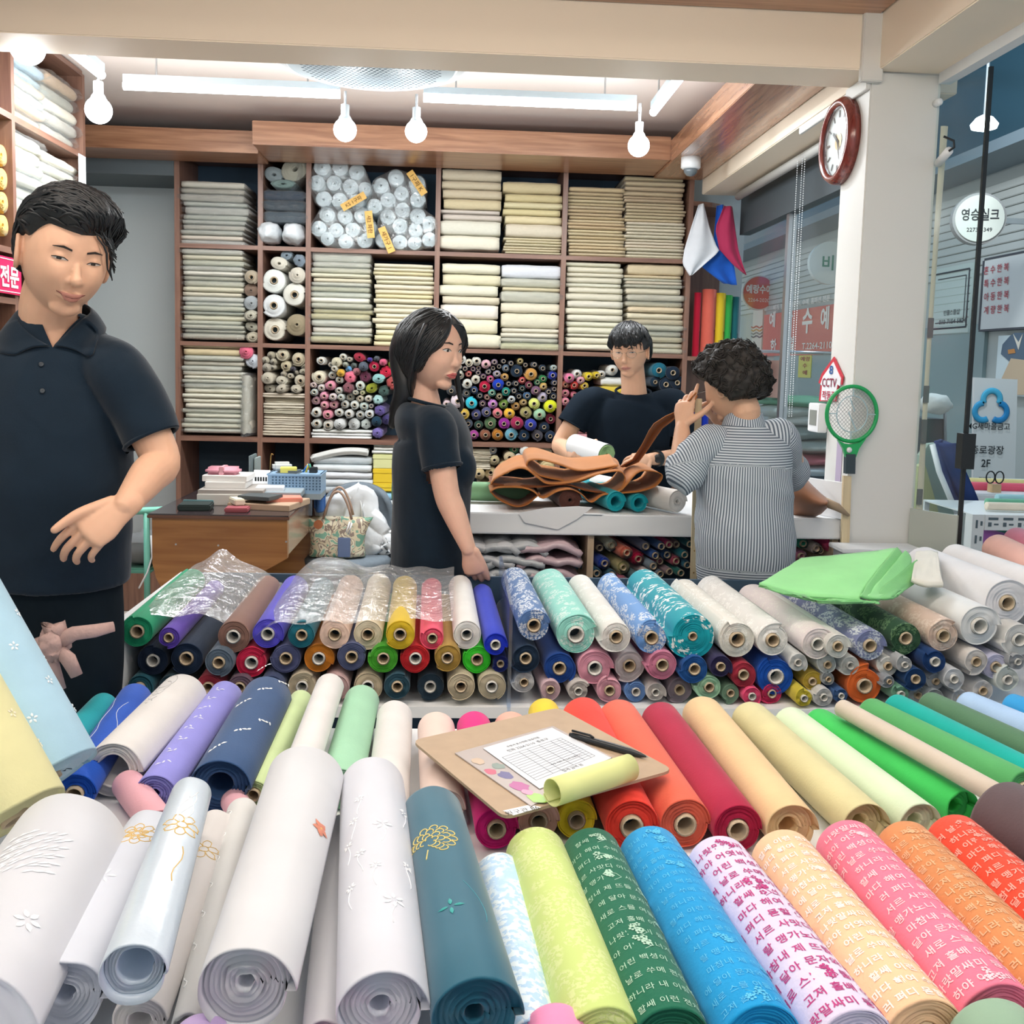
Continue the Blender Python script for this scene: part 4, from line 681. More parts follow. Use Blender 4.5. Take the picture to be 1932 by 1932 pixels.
for i in range(4):
    o = link('fabric_roll', ROLLSQ[i % 3]); o.matrix_world = Matrix.Translation((XL-.01, 3.965, 2.17-.088*i)) @ Matrix.Rotation(PI/2, 4, 'Z') @ Matrix.Rotation(PI/2-.1, 4, 'Y') @ Matrix.Diagonal((.043, .34, .056, 1)); o.color = lin('e2bb62')
    tag(o, 'golden yellow coiled cloth roll, %s in the side shelf column' % ('topmost' if i == 0 else ORD[i]+' from top' if i < 3 else 'lowest'), 'fabric roll', 'golden rolls in the side shelf')
for i, (y, z, colh, nm) in enumerate(((3.84, 2.42, 'c9a6c4', 'lilac'), (3.90, 2.30, '4fa488', 'green'), (3.86, 2.215, 'c8867e', 'rose'))): 
    if z > 2.2: tag(MB().grid(lambda u, v: Vector((XL-.1, y, z))+Vector((math.cos(2*PI*u)*math.cos(PI*(v-.5))*.10, math.sin(2*PI*u)*math.cos(PI*(v-.5))*.06, math.sin(PI*(v-.5))*.055))*(1+.15*mnoise.noise(Vector((u*5, v*5, i)))), 18, 10).build('cloth_pouch', mat('pouch_film', 'OBJ', .3, spec=.6), None, True, loc=(XL-.1, y, z-.06), col=colh), '%s cloth pouch in clear film on the side shelf' % nm, 'pouch', 'pouches on the side shelf')
bd = thing('shelf_sign', 'magenta shelf sign with white Korean lettering', 'sign', (XL+.006, 3.86, 1.63)); a, b = at(-60, 560, X=XL), at(38, 512, X=XL)
MB().box((XL+.001, 3.45, 1.645), (XL+.012, 4.06, 1.785)).build('board', mat('sign_magenta', 'd01c58', .4), bd)
m_ = MB(); put_text(m_, '한복 전문', (XL+.014, 4.02, 1.715), (0, 1, 0), (0, 0, 1), height=.085, bold=.03); sx = max(v.y for v in m_.v)-4.035
for v in m_.v: v.y -= sx
zc = sum(v.z for v in m_.v)/len(m_.v)
for v in m_.v: v.z += 1.715-zc
tag(m_.build('lettering', mat('ink_white', 'f2f2f0', .5), bd), kind='stuff')
MB().box((XL+.0125, 3.45, 1.652), (XL+.0135, 4.053, 1.655)).build('border_line', MATS['ink_white'], bd); MB().box((XL+.0125, 3.45, 1.775), (XL+.0135, 4.053, 1.778)).build('border_line', MATS['ink_white'], bd)
tg = tag(MB().box((XL+.002, 4.70, 2.06), (XL+.006, 4.78, 2.33)).build('paper_strip', M_WHITE), 'white paper strip hanging on the side shelf end', 'paper')
# ------------------------------------------------------------------ fine rolls with real spiral ends
def pat_mat(name, col2, scale, thr=.33, nthr=.5, stretch=(1, 1, 1), soft=.04, amount=1.0, rough=.7):
    """object colour with scattered embroidered or printed motifs in a second colour"""
    if name in MATS: return MATS[name]
    m = bpy.data.materials.new(name); m.use_nodes = True; nt = m.node_tree; b = nt.nodes['Principled BSDF']; L = nt.links.new
    b.inputs['Roughness'].default_value = rough; b.inputs['Specular IOR Level'].default_value = .25; b.inputs['Sheen Weight'].default_value = .15
    tc = nd(nt, 'ShaderNodeTexCoord'); mp = nd(nt, 'ShaderNodeMapping'); mp.inputs['Scale'].default_value = [scale*q for q in stretch]; L(tc.outputs['Object'], mp.inputs[0])
    ns = nd(nt, 'ShaderNodeTexNoise'); ns.inputs['Scale'].default_value = 1.7; ns.inputs['Detail'].default_value = 3; L(mp.outputs[0], ns.inputs['Vector'])
    dv = nd(nt, 'ShaderNodeMixRGB', blend_type='ADD'); dv.inputs[0].default_value = .55; L(mp.outputs[0], dv.inputs[1]); L(ns.outputs[1], dv.inputs[2])
    vo = nd(nt, 'ShaderNodeTexVoronoi', feature='F1'); vo.inputs['Scale'].default_value = 1.0; L(dv.outputs[0], vo.inputs['Vector'])
    n2 = nd(nt, 'ShaderNodeTexNoise'); n2.inputs['Scale'].default_value = 5.5; n2.inputs['Detail'].default_value = 2; L(mp.outputs[0], n2.inputs['Vector'])
    a = nd(nt, 'ShaderNodeMapRange'); a.inputs[1].default_value = thr; a.inputs[2].default_value = thr+soft; a.inputs[3].default_value = 1; a.inputs[4].default_value = 0; L(vo.outputs['Distance'], a.inputs[0])
    c = nd(nt, 'ShaderNodeMapRange'); c.inputs[1].default_value = nthr; c.inputs[2].default_value = nthr+.05; L(n2.outputs[0], c.inputs[0])
    mu = nd(nt, 'ShaderNodeMath', operation='MULTIPLY'); L(a.outputs[0], mu.inputs[0]); L(c.outputs[0], mu.inputs[1])
    m3 = nd(nt, 'ShaderNodeMath', operation='MULTIPLY'); m3.inputs[1].default_value = amount; L(mu.outputs[0], m3.inputs[0])
    ob = nd(nt, 'ShaderNodeObjectInfo'); mx = nd(nt, 'ShaderNodeMixRGB'); mx.inputs[2].default_value = lin(col2); L(m3.outputs[0], mx.inputs[0]); L(ob.outputs['Color'], mx.inputs[1]); L(mx.outputs[0], b.inputs['Base Color'])
    bp = nd(nt, 'ShaderNodeBump'); bp.inputs['Strength'].default_value = .35; bp.inputs['Distance'].default_value = .002; L(m3.outputs[0], bp.inputs['Height']); L(bp.outputs[0], b.inputs['Normal'])
    MATS[name] = m; return m
P_SCAT = pat_mat('scattered_sprigs', 'f2f4f2', 26, .42, .50); P_LEAF = pat_mat('leafy_print', 'eaf0f4', 34, .5, .46, (1, .55, 1), .1, .75); P_PALE = pat_mat('tone_on_tone', 'fbfbf8', 30, .45, .48, amount=.55)
P_SPRAY = pat_mat('white_sprays', 'f4f8f6', 13, .50, .52, (1, 1.3, 1), .05)
M_SHEER = mat('organza', 'OBJ', .55, spec=.35, sheen=.3, noise=(9, .04))
RP = {}
def roll_fine(name, A, B, R, rc, colh, m=None, seed=1, turns=5, seg=40, wob=.02, squash=1.0, R2=None, flare=0.0, loose=.0, nl=6, endc=None, depth=.004, label=None, group=None, core='card', parent=None, roll=0.0, cov=.0):
    """one bolt from front-end centre A to back-end centre B; R2 radius at the back; flare widens the outer layer in front; returns object (local y = axis)"""
    A, B = Vector(A), Vector(B); Ln = (B-A).length; rnd = random.Random(seed); t = (R-rc)/turns; n = seg+1; vs, fs, rows = [], [], []; R2 = R2 or R
    def wobf(th): return 1+wob*mnoise.noise(Vector((math.cos(th)*1.2, math.sin(th)*1.2, seed*1.7)))
    def ring(r0, y, spiral=1.0, ext=0.0, jy=0.0, amp=0.0):
        out = []
        for k in range(seg+1):
            th = 2*PI*k/seg; r = (r0-t*spiral*k/seg+ext*max(0, 1-k/seg*5))*wobf(th)*(1+amp*mnoise.noise(Vector((math.cos(th)*2, math.sin(th)*2, r0*90+seed))))
            out.append((math.cos(th)*r, y+jy*mnoise.noise(Vector((math.cos(th)*1.5, math.sin(th)*1.5, r0*60+seed))), math.sin(th)*r*squash))
        return out
    rows.append(ring(R2*.5, Ln, 0)); rows.append(ring(R2*.93, Ln-.001, 0)); rows.append(ring(R2*.995, Ln-.006, 1, loose))
    for j in range(nl-1, -1, -1): f = j/nl; rows.append(ring(R+(R2-R)*f+flare*(1-f)**2, Ln*f*.97+.004, 1, loose*(1+.5*mnoise.noise(Vector((j, seed, 0))))))
    rows.append(ring(R+flare-.0012, -.0005, 1, loose, .003)); body_end = len(rows)-1
    rows.append(ring(R+flare-.003, cov+.004, 1, loose*.8))
    for q in range(turns-1):
        rows.append(ring(R-t*(q+.72), cov+depth*rnd.uniform(.8, 2.0), 1, 0, .002, .02)); rows.append(ring(R-t*(q+1.04), cov*.8+rnd.uniform(-.25, .5)*depth, 1, 0, .004, .03))
    rows.append(ring(rc*1.01, cov+depth, 0)); rows.append(ring(rc*.98, min(.12, Ln*.4), 0))
    for r in rows: vs += r
    for i in range(len(rows)-1):
        for k in range(seg): fs.append((i*n+k, (i+1)*n+k, (i+1)*n+k+1, i*n+k+1))
        if 1 < i < body_end: fs.append((i*n+seg, (i+1)*n+seg, (i+1)*n, i*n))
    fs.append(tuple(range(seg))); q = (len(rows)-1)*n; fs.append(tuple(q+k for k in range(seg-1, -1, -1)))
    me = MB().add(vs, fs).mesh(name, (0, 0, 0), True); me.materials.append(m or M_FAB)
    o = link(name, me); o.matrix_world = Matrix.Translation(A) @ aim(A, B).to_4x4() @ Matrix.Rotation(roll, 4, 'Y'); o.color = lin(colh); RP[o.name] = (R, R2, Ln, t, flare, wobf, squash, loose)
    if label: tag(o, label, 'fabric roll', group)
    if endc:
        me.materials.append(M_FAB)
    if core and rc > .006:
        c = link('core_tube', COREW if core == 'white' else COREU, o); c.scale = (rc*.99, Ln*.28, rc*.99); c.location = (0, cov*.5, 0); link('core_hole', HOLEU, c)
    return o

# ------------------------------------------------------------------ desk
D = thing('wooden_desk', 'brown wooden desk with glass top and cut-away end panel', 'desk', (-.98, 4.45, 0))
M_DESK = wood_mat('desk_veneer', '8d5a2c', 'b07c44', 2.2, 'X', .35, .3)
x0, x1, yf, yb, zt = -1.255, -.700, 4.12, 4.86, .755
def pf(x, y): return at(x, y, Y=yf)
M_ = [pf(290, 972), pf(290, 1030)]+[pf(290+24*(1-math.cos(k*PI/10)), 1030+50*math.sin(k*PI/10)) for k in range(1, 6)]
M_ = [Vector((x0, yf, zt)), Vector((x0, yf, .56)), Vector((x0+.015, yf, .50)), Vector((x0+.045, yf, .44)), Vector((x0+.06, yf, .38)), Vector((x0+.06, yf, 0)), Vector((x1-.19, yf, 0)), Vector((x1-.19, yf, .36)), Vector((x1-.17, yf, .45)), Vector((x1-.12, yf, .52)), Vector((x1-.05, yf, .56)), Vector((x1, yf, .59)), Vector((x1, yf, zt))]
MB().prism(M_, .035, (0, 1, 0)).build('front_panel', M_DESK, D)
MB().box((x1-.02, yf+.035, .60), (x1, yb, zt)).build('side_apron', wood_mat('desk_apron_reflection', '9a7a62', 'b89c84', 3, 'Y', .15, .8), D); MB().box((x0, yf+.035, .60), (x0+.02, yb, zt)).build('side_apron', M_DESK, D); MB().box((x0, yb-.03, 0), (x1, yb, zt-.001)).build('rear_panel', M_DESK, D)  # right apron's wood colour is lightened to paint in its reflection
MB().box((x0-.015, yf-.02, zt), (x1+.012, yb+.01, zt+.012), .002).build('desk_top', wood_mat('desk_top_wood', '5a3a2c', '6e4a38', 3, 'X', .3, .2), D); MB().box((x0-.01, yf-.015, zt+.0121), (x1+.008, yb, zt+.018)).build('glass_top', mat('dark_glass_top', '3c3436', .06, spec=.8), D)
for px, py in ((332, 1027), (412, 1029), (540, 979), (540, 1022)): MB().lathe([(.004, 0), (.004, .003)], at(px, py, Y=yf), (0, -1, 0), 10).build('screw', M_STEEL, D)
ZD = zt+.0182
def desk_box(name, label, cat, px0, px1, py0, py1, Y, dep, colh, bev=.003, rot=0, rough=.6, z0=None, group=None):
    a, b = at(px0, py1, Y=Y), at(px1, py0, Y=Y); z = ZD if z0 is None else z0; h = abs(b.z-a.z)
    o = MB().box((a.x, Y, z), (b.x, Y+dep, z+h), bev).build(name, mat('item_'+colh, colh, rough), None, loc=((a.x+b.x)/2, Y+dep/2, z)); o.rotation_euler.z = rot; return tag(o, label, cat, group), z+h
_, zz = desk_box('notebook', 'white spiral notebook under the white paper pile', 'notebook', 371, 500, 929, 948, 4.36, .26, 'd3cfc8')
_, zz = desk_box('folder', 'grey brown folder on top of the spiral notebook', 'folder', 372, 494, 927, 932, 4.37, .25, 'a09a94', .001, .03, z0=zz)
_, zz2 = desk_box('paper_pile', 'ragged white paper pile at the desk back', 'papers', 386, 462, 915, 926, 4.42, .18, 'e2e0dc', .002, .02, z0=zz)
_, zz2 = desk_box('paper_pile', 'upper white paper pile under the pink case', 'papers', 382, 466, 905, 915, 4.43, .17, 'e6e4e0', .002, -.03, z0=zz2)
pc = thing('pencil_case', 'pink pencil case with strap on the paper pile', 'case', (at(417, 900, Y=4.5).x, 4.5, zz2)); a, b = at(386, 905, Y=4.45), at(449, 893, Y=4.45)
MB().box((a.x, 4.45, zz2), (b.x, 4.54, zz2+.034), .012).build('body', mat('pink_case', 'cf8e9c', .5), pc, True); MB().box((a.x+.062, 4.447, zz2-.0), (a.x+.084, 4.543, zz2+.037), .003).build('strap', mat('pink_strap', 'd9a0aa', .5), pc)
desk_box('wallet', 'dark green wallet at the desk front edge', 'wallet', 332, 393, 953, 964, 4.18, .12, '22302f', .005, .1); desk_box('phone', 'dusty red phone lying on the desk', 'phone', 422, 466, 957, 965, 4.16, .08, '9c5058', .004, .05)
desk_box('eyeglass_cloth', 'teal cloth pad behind the dark wallet', 'cloth', 345, 402, 946, 956, 4.34, .01, '5f8a90', .002)
desk_box('magazine', 'brown covered magazine pile at desk right', 'magazine', 436, 560, 952, 961, 4.24, .26, 'b59c84', .002, -.2); zz3 = ZD+.022
desk_box('magazine', 'coral magazine lying over the brown ones', 'magazine', 492, 560, 930, 938, 4.32, .2, 'd98a78', .003, .25, z0=zz3); desk_box('brochure', 'dark brochure slanting over the coral magazine', 'brochure', 452, 520, 938, 944, 4.26, .12, '4c5254', .002, -.35, z0=zz3+.018)
desk_box('leaflet', 'white leaflet folded in front of the blue basket', 'leaflet', 480, 532, 915, 922, 4.46, .1, 'dfe3e8', .002, .1, z0=zz3+.03); desk_box('paper_sleeve', 'white paper sleeve curled over the desk front', 'paper', 432, 452, 941, 952, 4.22, .1, 'd9d3bd', .004, .5, z0=zz3)
desk_box('book_pile', 'pile of thin books beside the blue basket', 'books', 468, 565, 922, 931, 4.42, .2, '8e9aa0', .002, .05, z0=zz3+.006)
cal = thing('desk_calendar', 'white desk calendar with black print by the basket', 'calendar', at(494, 915, Y=4.62)); a, b = at(476, 914, Y=4.62), at(507, 889, Y=4.62)
MB().prism([(a.x, 4.62, a.z), (b.x, 4.62, a.z), (b.x, 4.66, b.z), (a.x, 4.66, b.z)], .004, (0, 1, 0)).build('page', M_WHITE, cal)
for i in range(5): MB().box((a.x+.012+i*.012, 4.617, a.z+.016), (a.x+.020+i*.012, 4.619, a.z+.036)).build('print_mark', M_BLACK, cal)
for i, px in enumerate((476, 482)): tag(MB().box((at(px, 900, Y=4.72).x-.005, 4.66+.05*i, ZD+.0), (at(px, 900, Y=4.72).x+.006, 4.80+.02*i, at(px, 858+6*i, Y=4.72).z), .002).build('file_folder', mat('file_grey%d' % i, ('6f7d80', '9aa6a4')[i], .5)), ('dark', 'pale')[i]+' grey file folder standing behind the calendar', 'folder')
ho = thing('hook_rod', 'thin brass rod with hook standing in the basket', 'rod', at(510, 900, Y=4.70)); a, b = at(508, 905, Y=4.7), at(511, 860, Y=4.7)
MB().tube([a, b, b+Vector((.004, 0, .01)), b+Vector((.012, 0, .006))], .0028, 8).build('rod', mat('brass', 'b08a52', .35, .8), ho, True)
bk = thing('storage_basket', 'light blue perforated plastic basket full of stationery', 'basket', (at(555, 925, Y=4.6).x, 4.68, ZD)); a, b = at(505, 928, Y=4.6), at(605, 897, Y=4.6); M_BLUEP = mat('blue_plastic', '8fb0cf', .4)
zb0, zb1 = a.z, b.z+.004
for nm, p0, p1 in (('front_side', (a.x, 4.60, zb0), (b.x, 4.606, zb1)), ('rear_side', (a.x, 4.78, zb0), (b.x, 4.786, zb1)), ('end_side', (a.x, 4.606, zb0), (a.x+.006, 4.78, zb1)), ('end_side', (b.x-.006, 4.606, zb0), (b.x, 4.78, zb1)), ('base', (a.x, 4.60, zb0-.006), (b.x, 4.786, zb0))): MB().box(p0, p1).build(nm, M_BLUEP, bk)
hm = MB()
for i in range(15):
    for j in range(5): xx = a.x+.02+i*.0155; z_ = zb0+.012+j*.0135; hm.box((xx, 4.5985, z_), (xx+.007, 4.5999, z_+.007))
tag(hm.build('perforations', mat('basket_holes', '44607c', .7), bk), kind='stuff'); MB().box((a.x-.004, 4.594, zb1-.008), (b.x+.004, 4.792, zb1)).build('rim', M_BLUEP, bk)
MB().box((a.x+.0, 4.60, ZD), (b.x, 4.786, zb0-.0061)).build('riser', mat('item_8e9aa0', '8e9aa0', .6), bk)
desk_box('eraser_pack', 'yellow sticker pack lying in the basket', 'pack', 527, 558, 873, 884, 4.62, .06, 'd9d670', .003, .15, z0=zb1-.002, group='basket contents'); desk_box('cloth_pouch', 'grey zip pouch heaped in the basket', 'pouch', 520, 566, 884, 893, 4.61, .1, '5c666a', .01, -.1, z0=zb1-.012, group='basket contents')
desk_box('tissue_pack', 'pale tissue pack bulging from the basket', 'pack', 512, 548, 866, 882, 4.70, .06, 'cfd3d2', .012, .3, z0=zb1, group='basket contents'); desk_box('tape_box', 'small black box at the basket end', 'box', 583, 597, 884, 898, 4.65, .05, '20262a', .003, 0, z0=zb1-.01, group='basket contents')
for i, (px, colh, nm) in enumerate(((570, '2f6fb0', 'blue'), (577, 'c9b83c', 'yellow'), (588, '3a8a70', 'green'))): p = at(px, 893, Y=4.68); tag(MB().tube([p, p+Vector((.03-.02*i, .0, .045))], .005, 8).build('marker_pen', mat('pen_'+colh, colh, .4), None, True, loc=p), '%s marker pen sticking out of the basket' % nm, 'pen', 'basket contents')
# chair with bags
ch = thing('padded_chair', 'grey padded chair with wooden legs beside the desk', 'chair', (-.52, 4.82, 0)); M_GREY = mat('grey_upholstery', '6d7983', .8, noise=(40, .08))
MB().lathe([(.0, .40), (.17, .41), (.205, .43), (.21, .455), (.19, .475), (0.0, .48)], (-.52, 4.80, 0), seg=36).build('seat', M_GREY, ch, True)
bk_ = MB(); bk_.grid(lambda u, v: Vector((-.50+.19*math.sin((u-.5)*2.3)*(1-.35*max(0, v-.5)**1.5*2), 5.08-.10*(1-math.cos((u-.5)*2.3)), .50+.30*v*(1-.25*abs(u-.5)**2*4))), 16, 8); o = bk_.build('backrest', M_GREY, ch, True); o.modifiers.new('t', 'SOLIDIFY').thickness = .03
for sx in (-1, 1):
    for sy in (-1, 1): MB().tube([(-.52+sx*.12, 4.80+sy*.11, .42), (-.52+sx*.17, 4.80+sy*.17, 0)], [.016, .011], 10).build('leg', wood_mat('chair_leg_wood', '9a7550', 'b8946a', 4, 'Z'), ch, True)
hbg = thing('handbag', 'green beige camouflage handbag with leather handles on the chair', 'bag', (-.56, 4.74, .48))
cam_m = bpy.data.materials.new('camouflage'); cam_m.use_nodes = True; nt = cam_m.node_tree; tc = nd(nt, 'ShaderNodeTexCoord'); ns = nd(nt, 'ShaderNodeTexNoise'); ns.inputs['Scale'].default_value = 24; ns.inputs['Detail'].default_value = 1.5; ns.inputs['Distortion'].default_value = .8
cr = nd(nt, 'ShaderNodeValToRGB'); cr.color_ramp.interpolation = 'CONSTANT'
for p_, c_ in ((0, '6f9a86'), (.40, 'c9bda0'), (.50, '86766a'), (.56, 'd6cdb4'), (.66, '7fae98')):
    e = cr.color_ramp.elements.new(p_) if p_ not in (0,) else cr.color_ramp.elements[0]; e.color = lin(c_)
nt.links.new(tc.outputs['Object'], ns.inputs['Vector']); nt.links.new(ns.outputs[0], cr.inputs[0]); nt.links.new(cr.outputs[0], nt.nodes['Principled BSDF'].inputs['Base Color']); nt.nodes['Principled BSDF'].inputs['Roughness'].default_value = .6
def bagf(u, v):
    a = 2*PI*u; w = .135+.035*v-.02*math.sin(v*PI); d = .07*(1-.65*v); sag = -.03*(1-abs(math.cos(a)))*v
    return Vector((-.565+w*math.copysign(abs(math.cos(a))**.6, math.cos(a)), 4.745+d*math.copysign(abs(math.sin(a))**.7, math.sin(a)), .485+.19*v+sag+.006*mnoise.noise(Vector((a, v*3, 1)))))
b_ = MB(); b_.grid(bagf, 32, 10); n = 33; b_.f.append(tuple(range(n-2, -1, -1))); b_.f.append(tuple(10*n+k for k in range(n-1))); b_.build('body', cam_m, hbg, True)
M_LEA = mat('tan_leather', 'a58a78', .5)
for sy, dz in ((-.035, 0), (.03, .012)): MB().tube([Vector((-.63+.135*k/12+.0, 4.745+sy, .665+dz+.135*math.sin(PI*k/12)**.8)) for k in range(13)], .006, 8).build('handle', M_LEA, hbg, True)
MB().lathe([(.022, 0), (.022, .006), (0, .007)], (-.648, 4.675, .645), (0, -1, 0), 16).build('leather_patch', mat('orange_leather', 'b5714c', .5), hbg); MB().tube([(-.50, 4.672, .66), (-.515, 4.668, .61), (-.505, 4.668, .60), (-.49, 4.67, .655)], .004, 6).build('clasp', M_WHITE, hbg, True)
MB().box((-.555, 4.662, .49), (-.495, 4.668, .585), .003).build('tag', mat('blue_tag', '6c7fa6', .5), hbg)
sb_ = thing('shopping_bag', 'white plastic shopping bag slumped behind the handbag', 'bag', (-.47, 4.86, .48))
def sbf(u, v):
    pk = [(602, 955), (648, 935), (672, 912), (690, 918), (722, 985), (733, 1030)]; bs = [(596, 1046), (625, 1047), (660, 1048), (690, 1046), (715, 1042), (733, 1036)]; k = min(int(u*5), 4); f = u*5-k
    a = at(pk[k][0]*(1-f)+pk[k+1][0]*f, pk[k][1]*(1-f)+pk[k+1][1]*f, Y=4.86); b = at(bs[k][0]*(1-f)+bs[k+1][0]*f, bs[k][1]*(1-f)+bs[k+1][1]*f, Y=4.86); p = b.lerp(a, v); return p+Vector((0, .03*mnoise.noise(Vector((u*5, v*4, 3))), 0))
o = MB().grid(sbf, 24, 16).build('front_film', mat('white_plastic', 'dfe4e8', .35, bump=(14, .4)), sb_, True); o.modifiers.new('t', 'SOLIDIFY').thickness = -.06
MB().tube([at(648, 985, Y=4.80), at(652, 950, Y=4.80), at(665, 938, Y=4.80), at(680, 945, Y=4.80), at(684, 980, Y=4.80)], .005, 6).build('handle', M_WHITE, sb_, True)
tag(MB().grid(lambda u, v: at(592+u*22, 932+v*26+8*math.sin(u*3), Y=4.75)+Vector((0, .02*math.sin(u*9), 0)), 8, 8).build('blue_wrapper', mat('blue_film', '3f6cae', .35), None, True, loc=at(600, 945, Y=4.75)), 'crumpled blue plastic wrapper at the desk corner', 'wrapper').modifiers.new('t', 'SOLIDIFY').thickness = .01
mc = thing('mint_chair', 'mint green tubular chair with grey cushion behind the desk', 'chair', (-1.50, 4.55, 0)); M_MINT = mat('mint_enamel', '7cc6b2', .35)
MB().tube([(-1.62, 4.42, .72), (-1.30, 4.42, .74)], .016, 10).build('top_rail', M_MINT, mc, True)
for x, y in ((-1.37, 4.42), (-1.63, 4.42), (-1.63, 4.72), (-1.37, 4.72)): MB().tube([(x, y, 0), (x, y, .73 if y < 4.5 else .47)], .014, 10).build('leg', M_MINT, mc, True)
MB().box((-1.65, 4.42, .45), (-1.35, 4.75, .475), .01).build('seat', M_MINT, mc); tag(MB().grid(lambda u, v: Vector((-1.44+.17*math.cos(2*PI*u)*math.cos(PI*(v-.5)), 4.56+.16*math.sin(2*PI*u)*math.cos(PI*(v-.5)), .545+.07*math.sin(PI*(v-.5))*(1+.2*math.cos(2*PI*u)))), 24, 12).build('grey_cushion', mat('cushion_grey', '767a7c', .85), None, True, loc=(-1.44, 4.56, .476)), 'grey cushion lying on the mint green chair', 'cushion')
cb = tag(MB().tube([at(285, 1010, Y=4.3), at(287, 1050, Y=4.28), at(278, 1080, Y=4.25), at(262, 1110, Y=4.2)], .004, 6).build('power_cable', M_WHITE, None, True, loc=at(285, 1010, Y=4.3)), 'white cable hanging down beside the desk panel', 'cable')
sb2 = tag(MB().box((-2.05, 5.5, 0), (-1.62, 6.08, .34), .005).build('wooden_step', M_SHELF, None), 'low brown wooden platform against the grey wall', 'platform')

# ------------------------------------------------------------------ cutting counter
CT = thing('cutting_counter', 'long white cutting counter with open fabric compartments below', 'counter', (.65, 3.6, 0)); cz = .923
MB().box((-.06, 3.30, .850), (1.335, 4.02, cz), .004).build('counter_top', M_WHITE, CT)
for x in (-.05, .455, 1.31): MB().box((x, 3.32, 0), (x+.022, 4.0, .8495)).build('divider', wood_mat('birch', 'b09a80', 'c8b49a', 4, 'Z', .5, .1), CT)
MB().box((-.028, 3.98, 0), (1.31, 4.0, .8495)).build('rear_panel', M_NAVY, CT); MB().box((-.028, 3.32, .42), (.454, 3.979, .44)).build('shelf_board', M_WHITE, CT); MB().box((.478, 3.32, .42), (1.309, 3.979, .44)).build('shelf_board', M_WHITE, CT)
a, b = at(1500, 897, Y=3.52), at(1600, 911, Y=3.285)
MB().prism([(a.x, a.y, cz+.001), (b.x, b.y, cz+.001), (b.x, b.y, b.z), (a.x, a.y, a.z)], .02, (-.7, -.6, 0)).build('end_board', M_WHITE, CT)
T6 = [(280, 305, 95, '5c4a4c', 'brown white'), (460, 250, 108, 'd8d4bc', 'cream'), (680, 345, 122, 'd97a64', 'salmon'), (895, 480, 128, 'c41c4c', 'crimson'), (990, 255, 88, '7d88a0', 'pale slate'), (1225, 245, 72, '2c5488', 'blue'), (1355, 225, 72, 'c0386c', 'wine pink'), (1505, 250, 76, '8a6c70', 'mauve brown'), (350, 540, 120, '2c4cb0', 'royal blue'), (645, 600, 128, 'b0a878', 'khaki'), (1145, 405, 80, '2f60a8', 'blue'), (1345, 405, 92, '1f4a7c', 'dark blue'), (1605, 390, 82, '1c7c88', 'teal'), (1105, 565, 84, '8496a4', 'grey blue'), (1240, 515, 72, 'b86478', 'rose'), (1495, 510, 94, 'c86078', 'rose pink'), (1670, 570, 72, '3a7a98', 'teal'), (460, 720, 92, '2a5a6c', 'teal'), (830, 720, 82, '5a7880', 'teal grey'), (1015, 690, 75, 'd8c8c4', 'white'), (1210, 685, 72, '6a7888', 'slate'), (1375, 665, 72, '9a8088', 'mauve'), (1550, 680, 72, '2f7c74', 'green'), (210, 680, 98, '1c5670', 'petrol'), (1680, 215, 62, '1a5c64', 'teal'), (1180, 800, 76, '5c7c88', 'slate'), (330, 840, 90, '24506c', 'petrol'), (640, 800, 80, 'b86880', 'rose'), (1000, 830, 80, '808c98', 'slate')]
rolls(T6, (1100, 1000), 8.4, 'under the white counter', 'rolls under the counter', Y=3.36, L=.5, tilt=(-.12, .03))
for i, (px, py, r, colh, nm) in enumerate(((1512, 1024, 12, '2c9c80', 'green'), (1538, 1034, 12, 'b8a8a4', 'taupe'), (1568, 1026, 16, 'd8487c', 'hot pink'), (1513, 1050, 14, 'b0708c', 'mauve'), (1550, 1040, 9, 'c8c0bc', 'pale'), (1583, 1048, 12, '1c3c74', 'navy'))): shelf_roll(px, py, r, colh, '%s fabric roll under the counter end by the pillar' % nm, 'rolls under the counter end', Y=3.36, L=.5, tilt=(-.1, .03))
for i in range(9):
    px, py = 905+(i % 3)*58+random.uniform(-8, 8), 1028+(i//3)*24; c = at(px+10, py+4, Y=3.42); rnd = random.Random(i)
    o = MB().grid(lambda u, v: c+Vector(((u-.5)*.20, (v-.5)*.34, .018*math.sin(u*PI*3+i)*.4+.035*(1-abs(2*u-1)**4)*.5+.008*mnoise.noise(Vector((u*6, v*6, i))))), 18, 8).build('packed_cloth', mat('packed_film', 'OBJ', .25, spec=.7, bump=(30, .4)), None, True, loc=c, col=('c9ccd0', 'bfc4c8', 'c9b0b8')[i % 3]); o.modifiers.new('t', 'SOLIDIFY').thickness = -.022
    tag(o, ('grey white', 'pale grey', 'pinkish')[i % 3]+' plastic packed cloth in the %s layer under the counter' % ('top', 'middle', 'lower')[i//3], 'cloth pack', 'packed cloths under the counter')
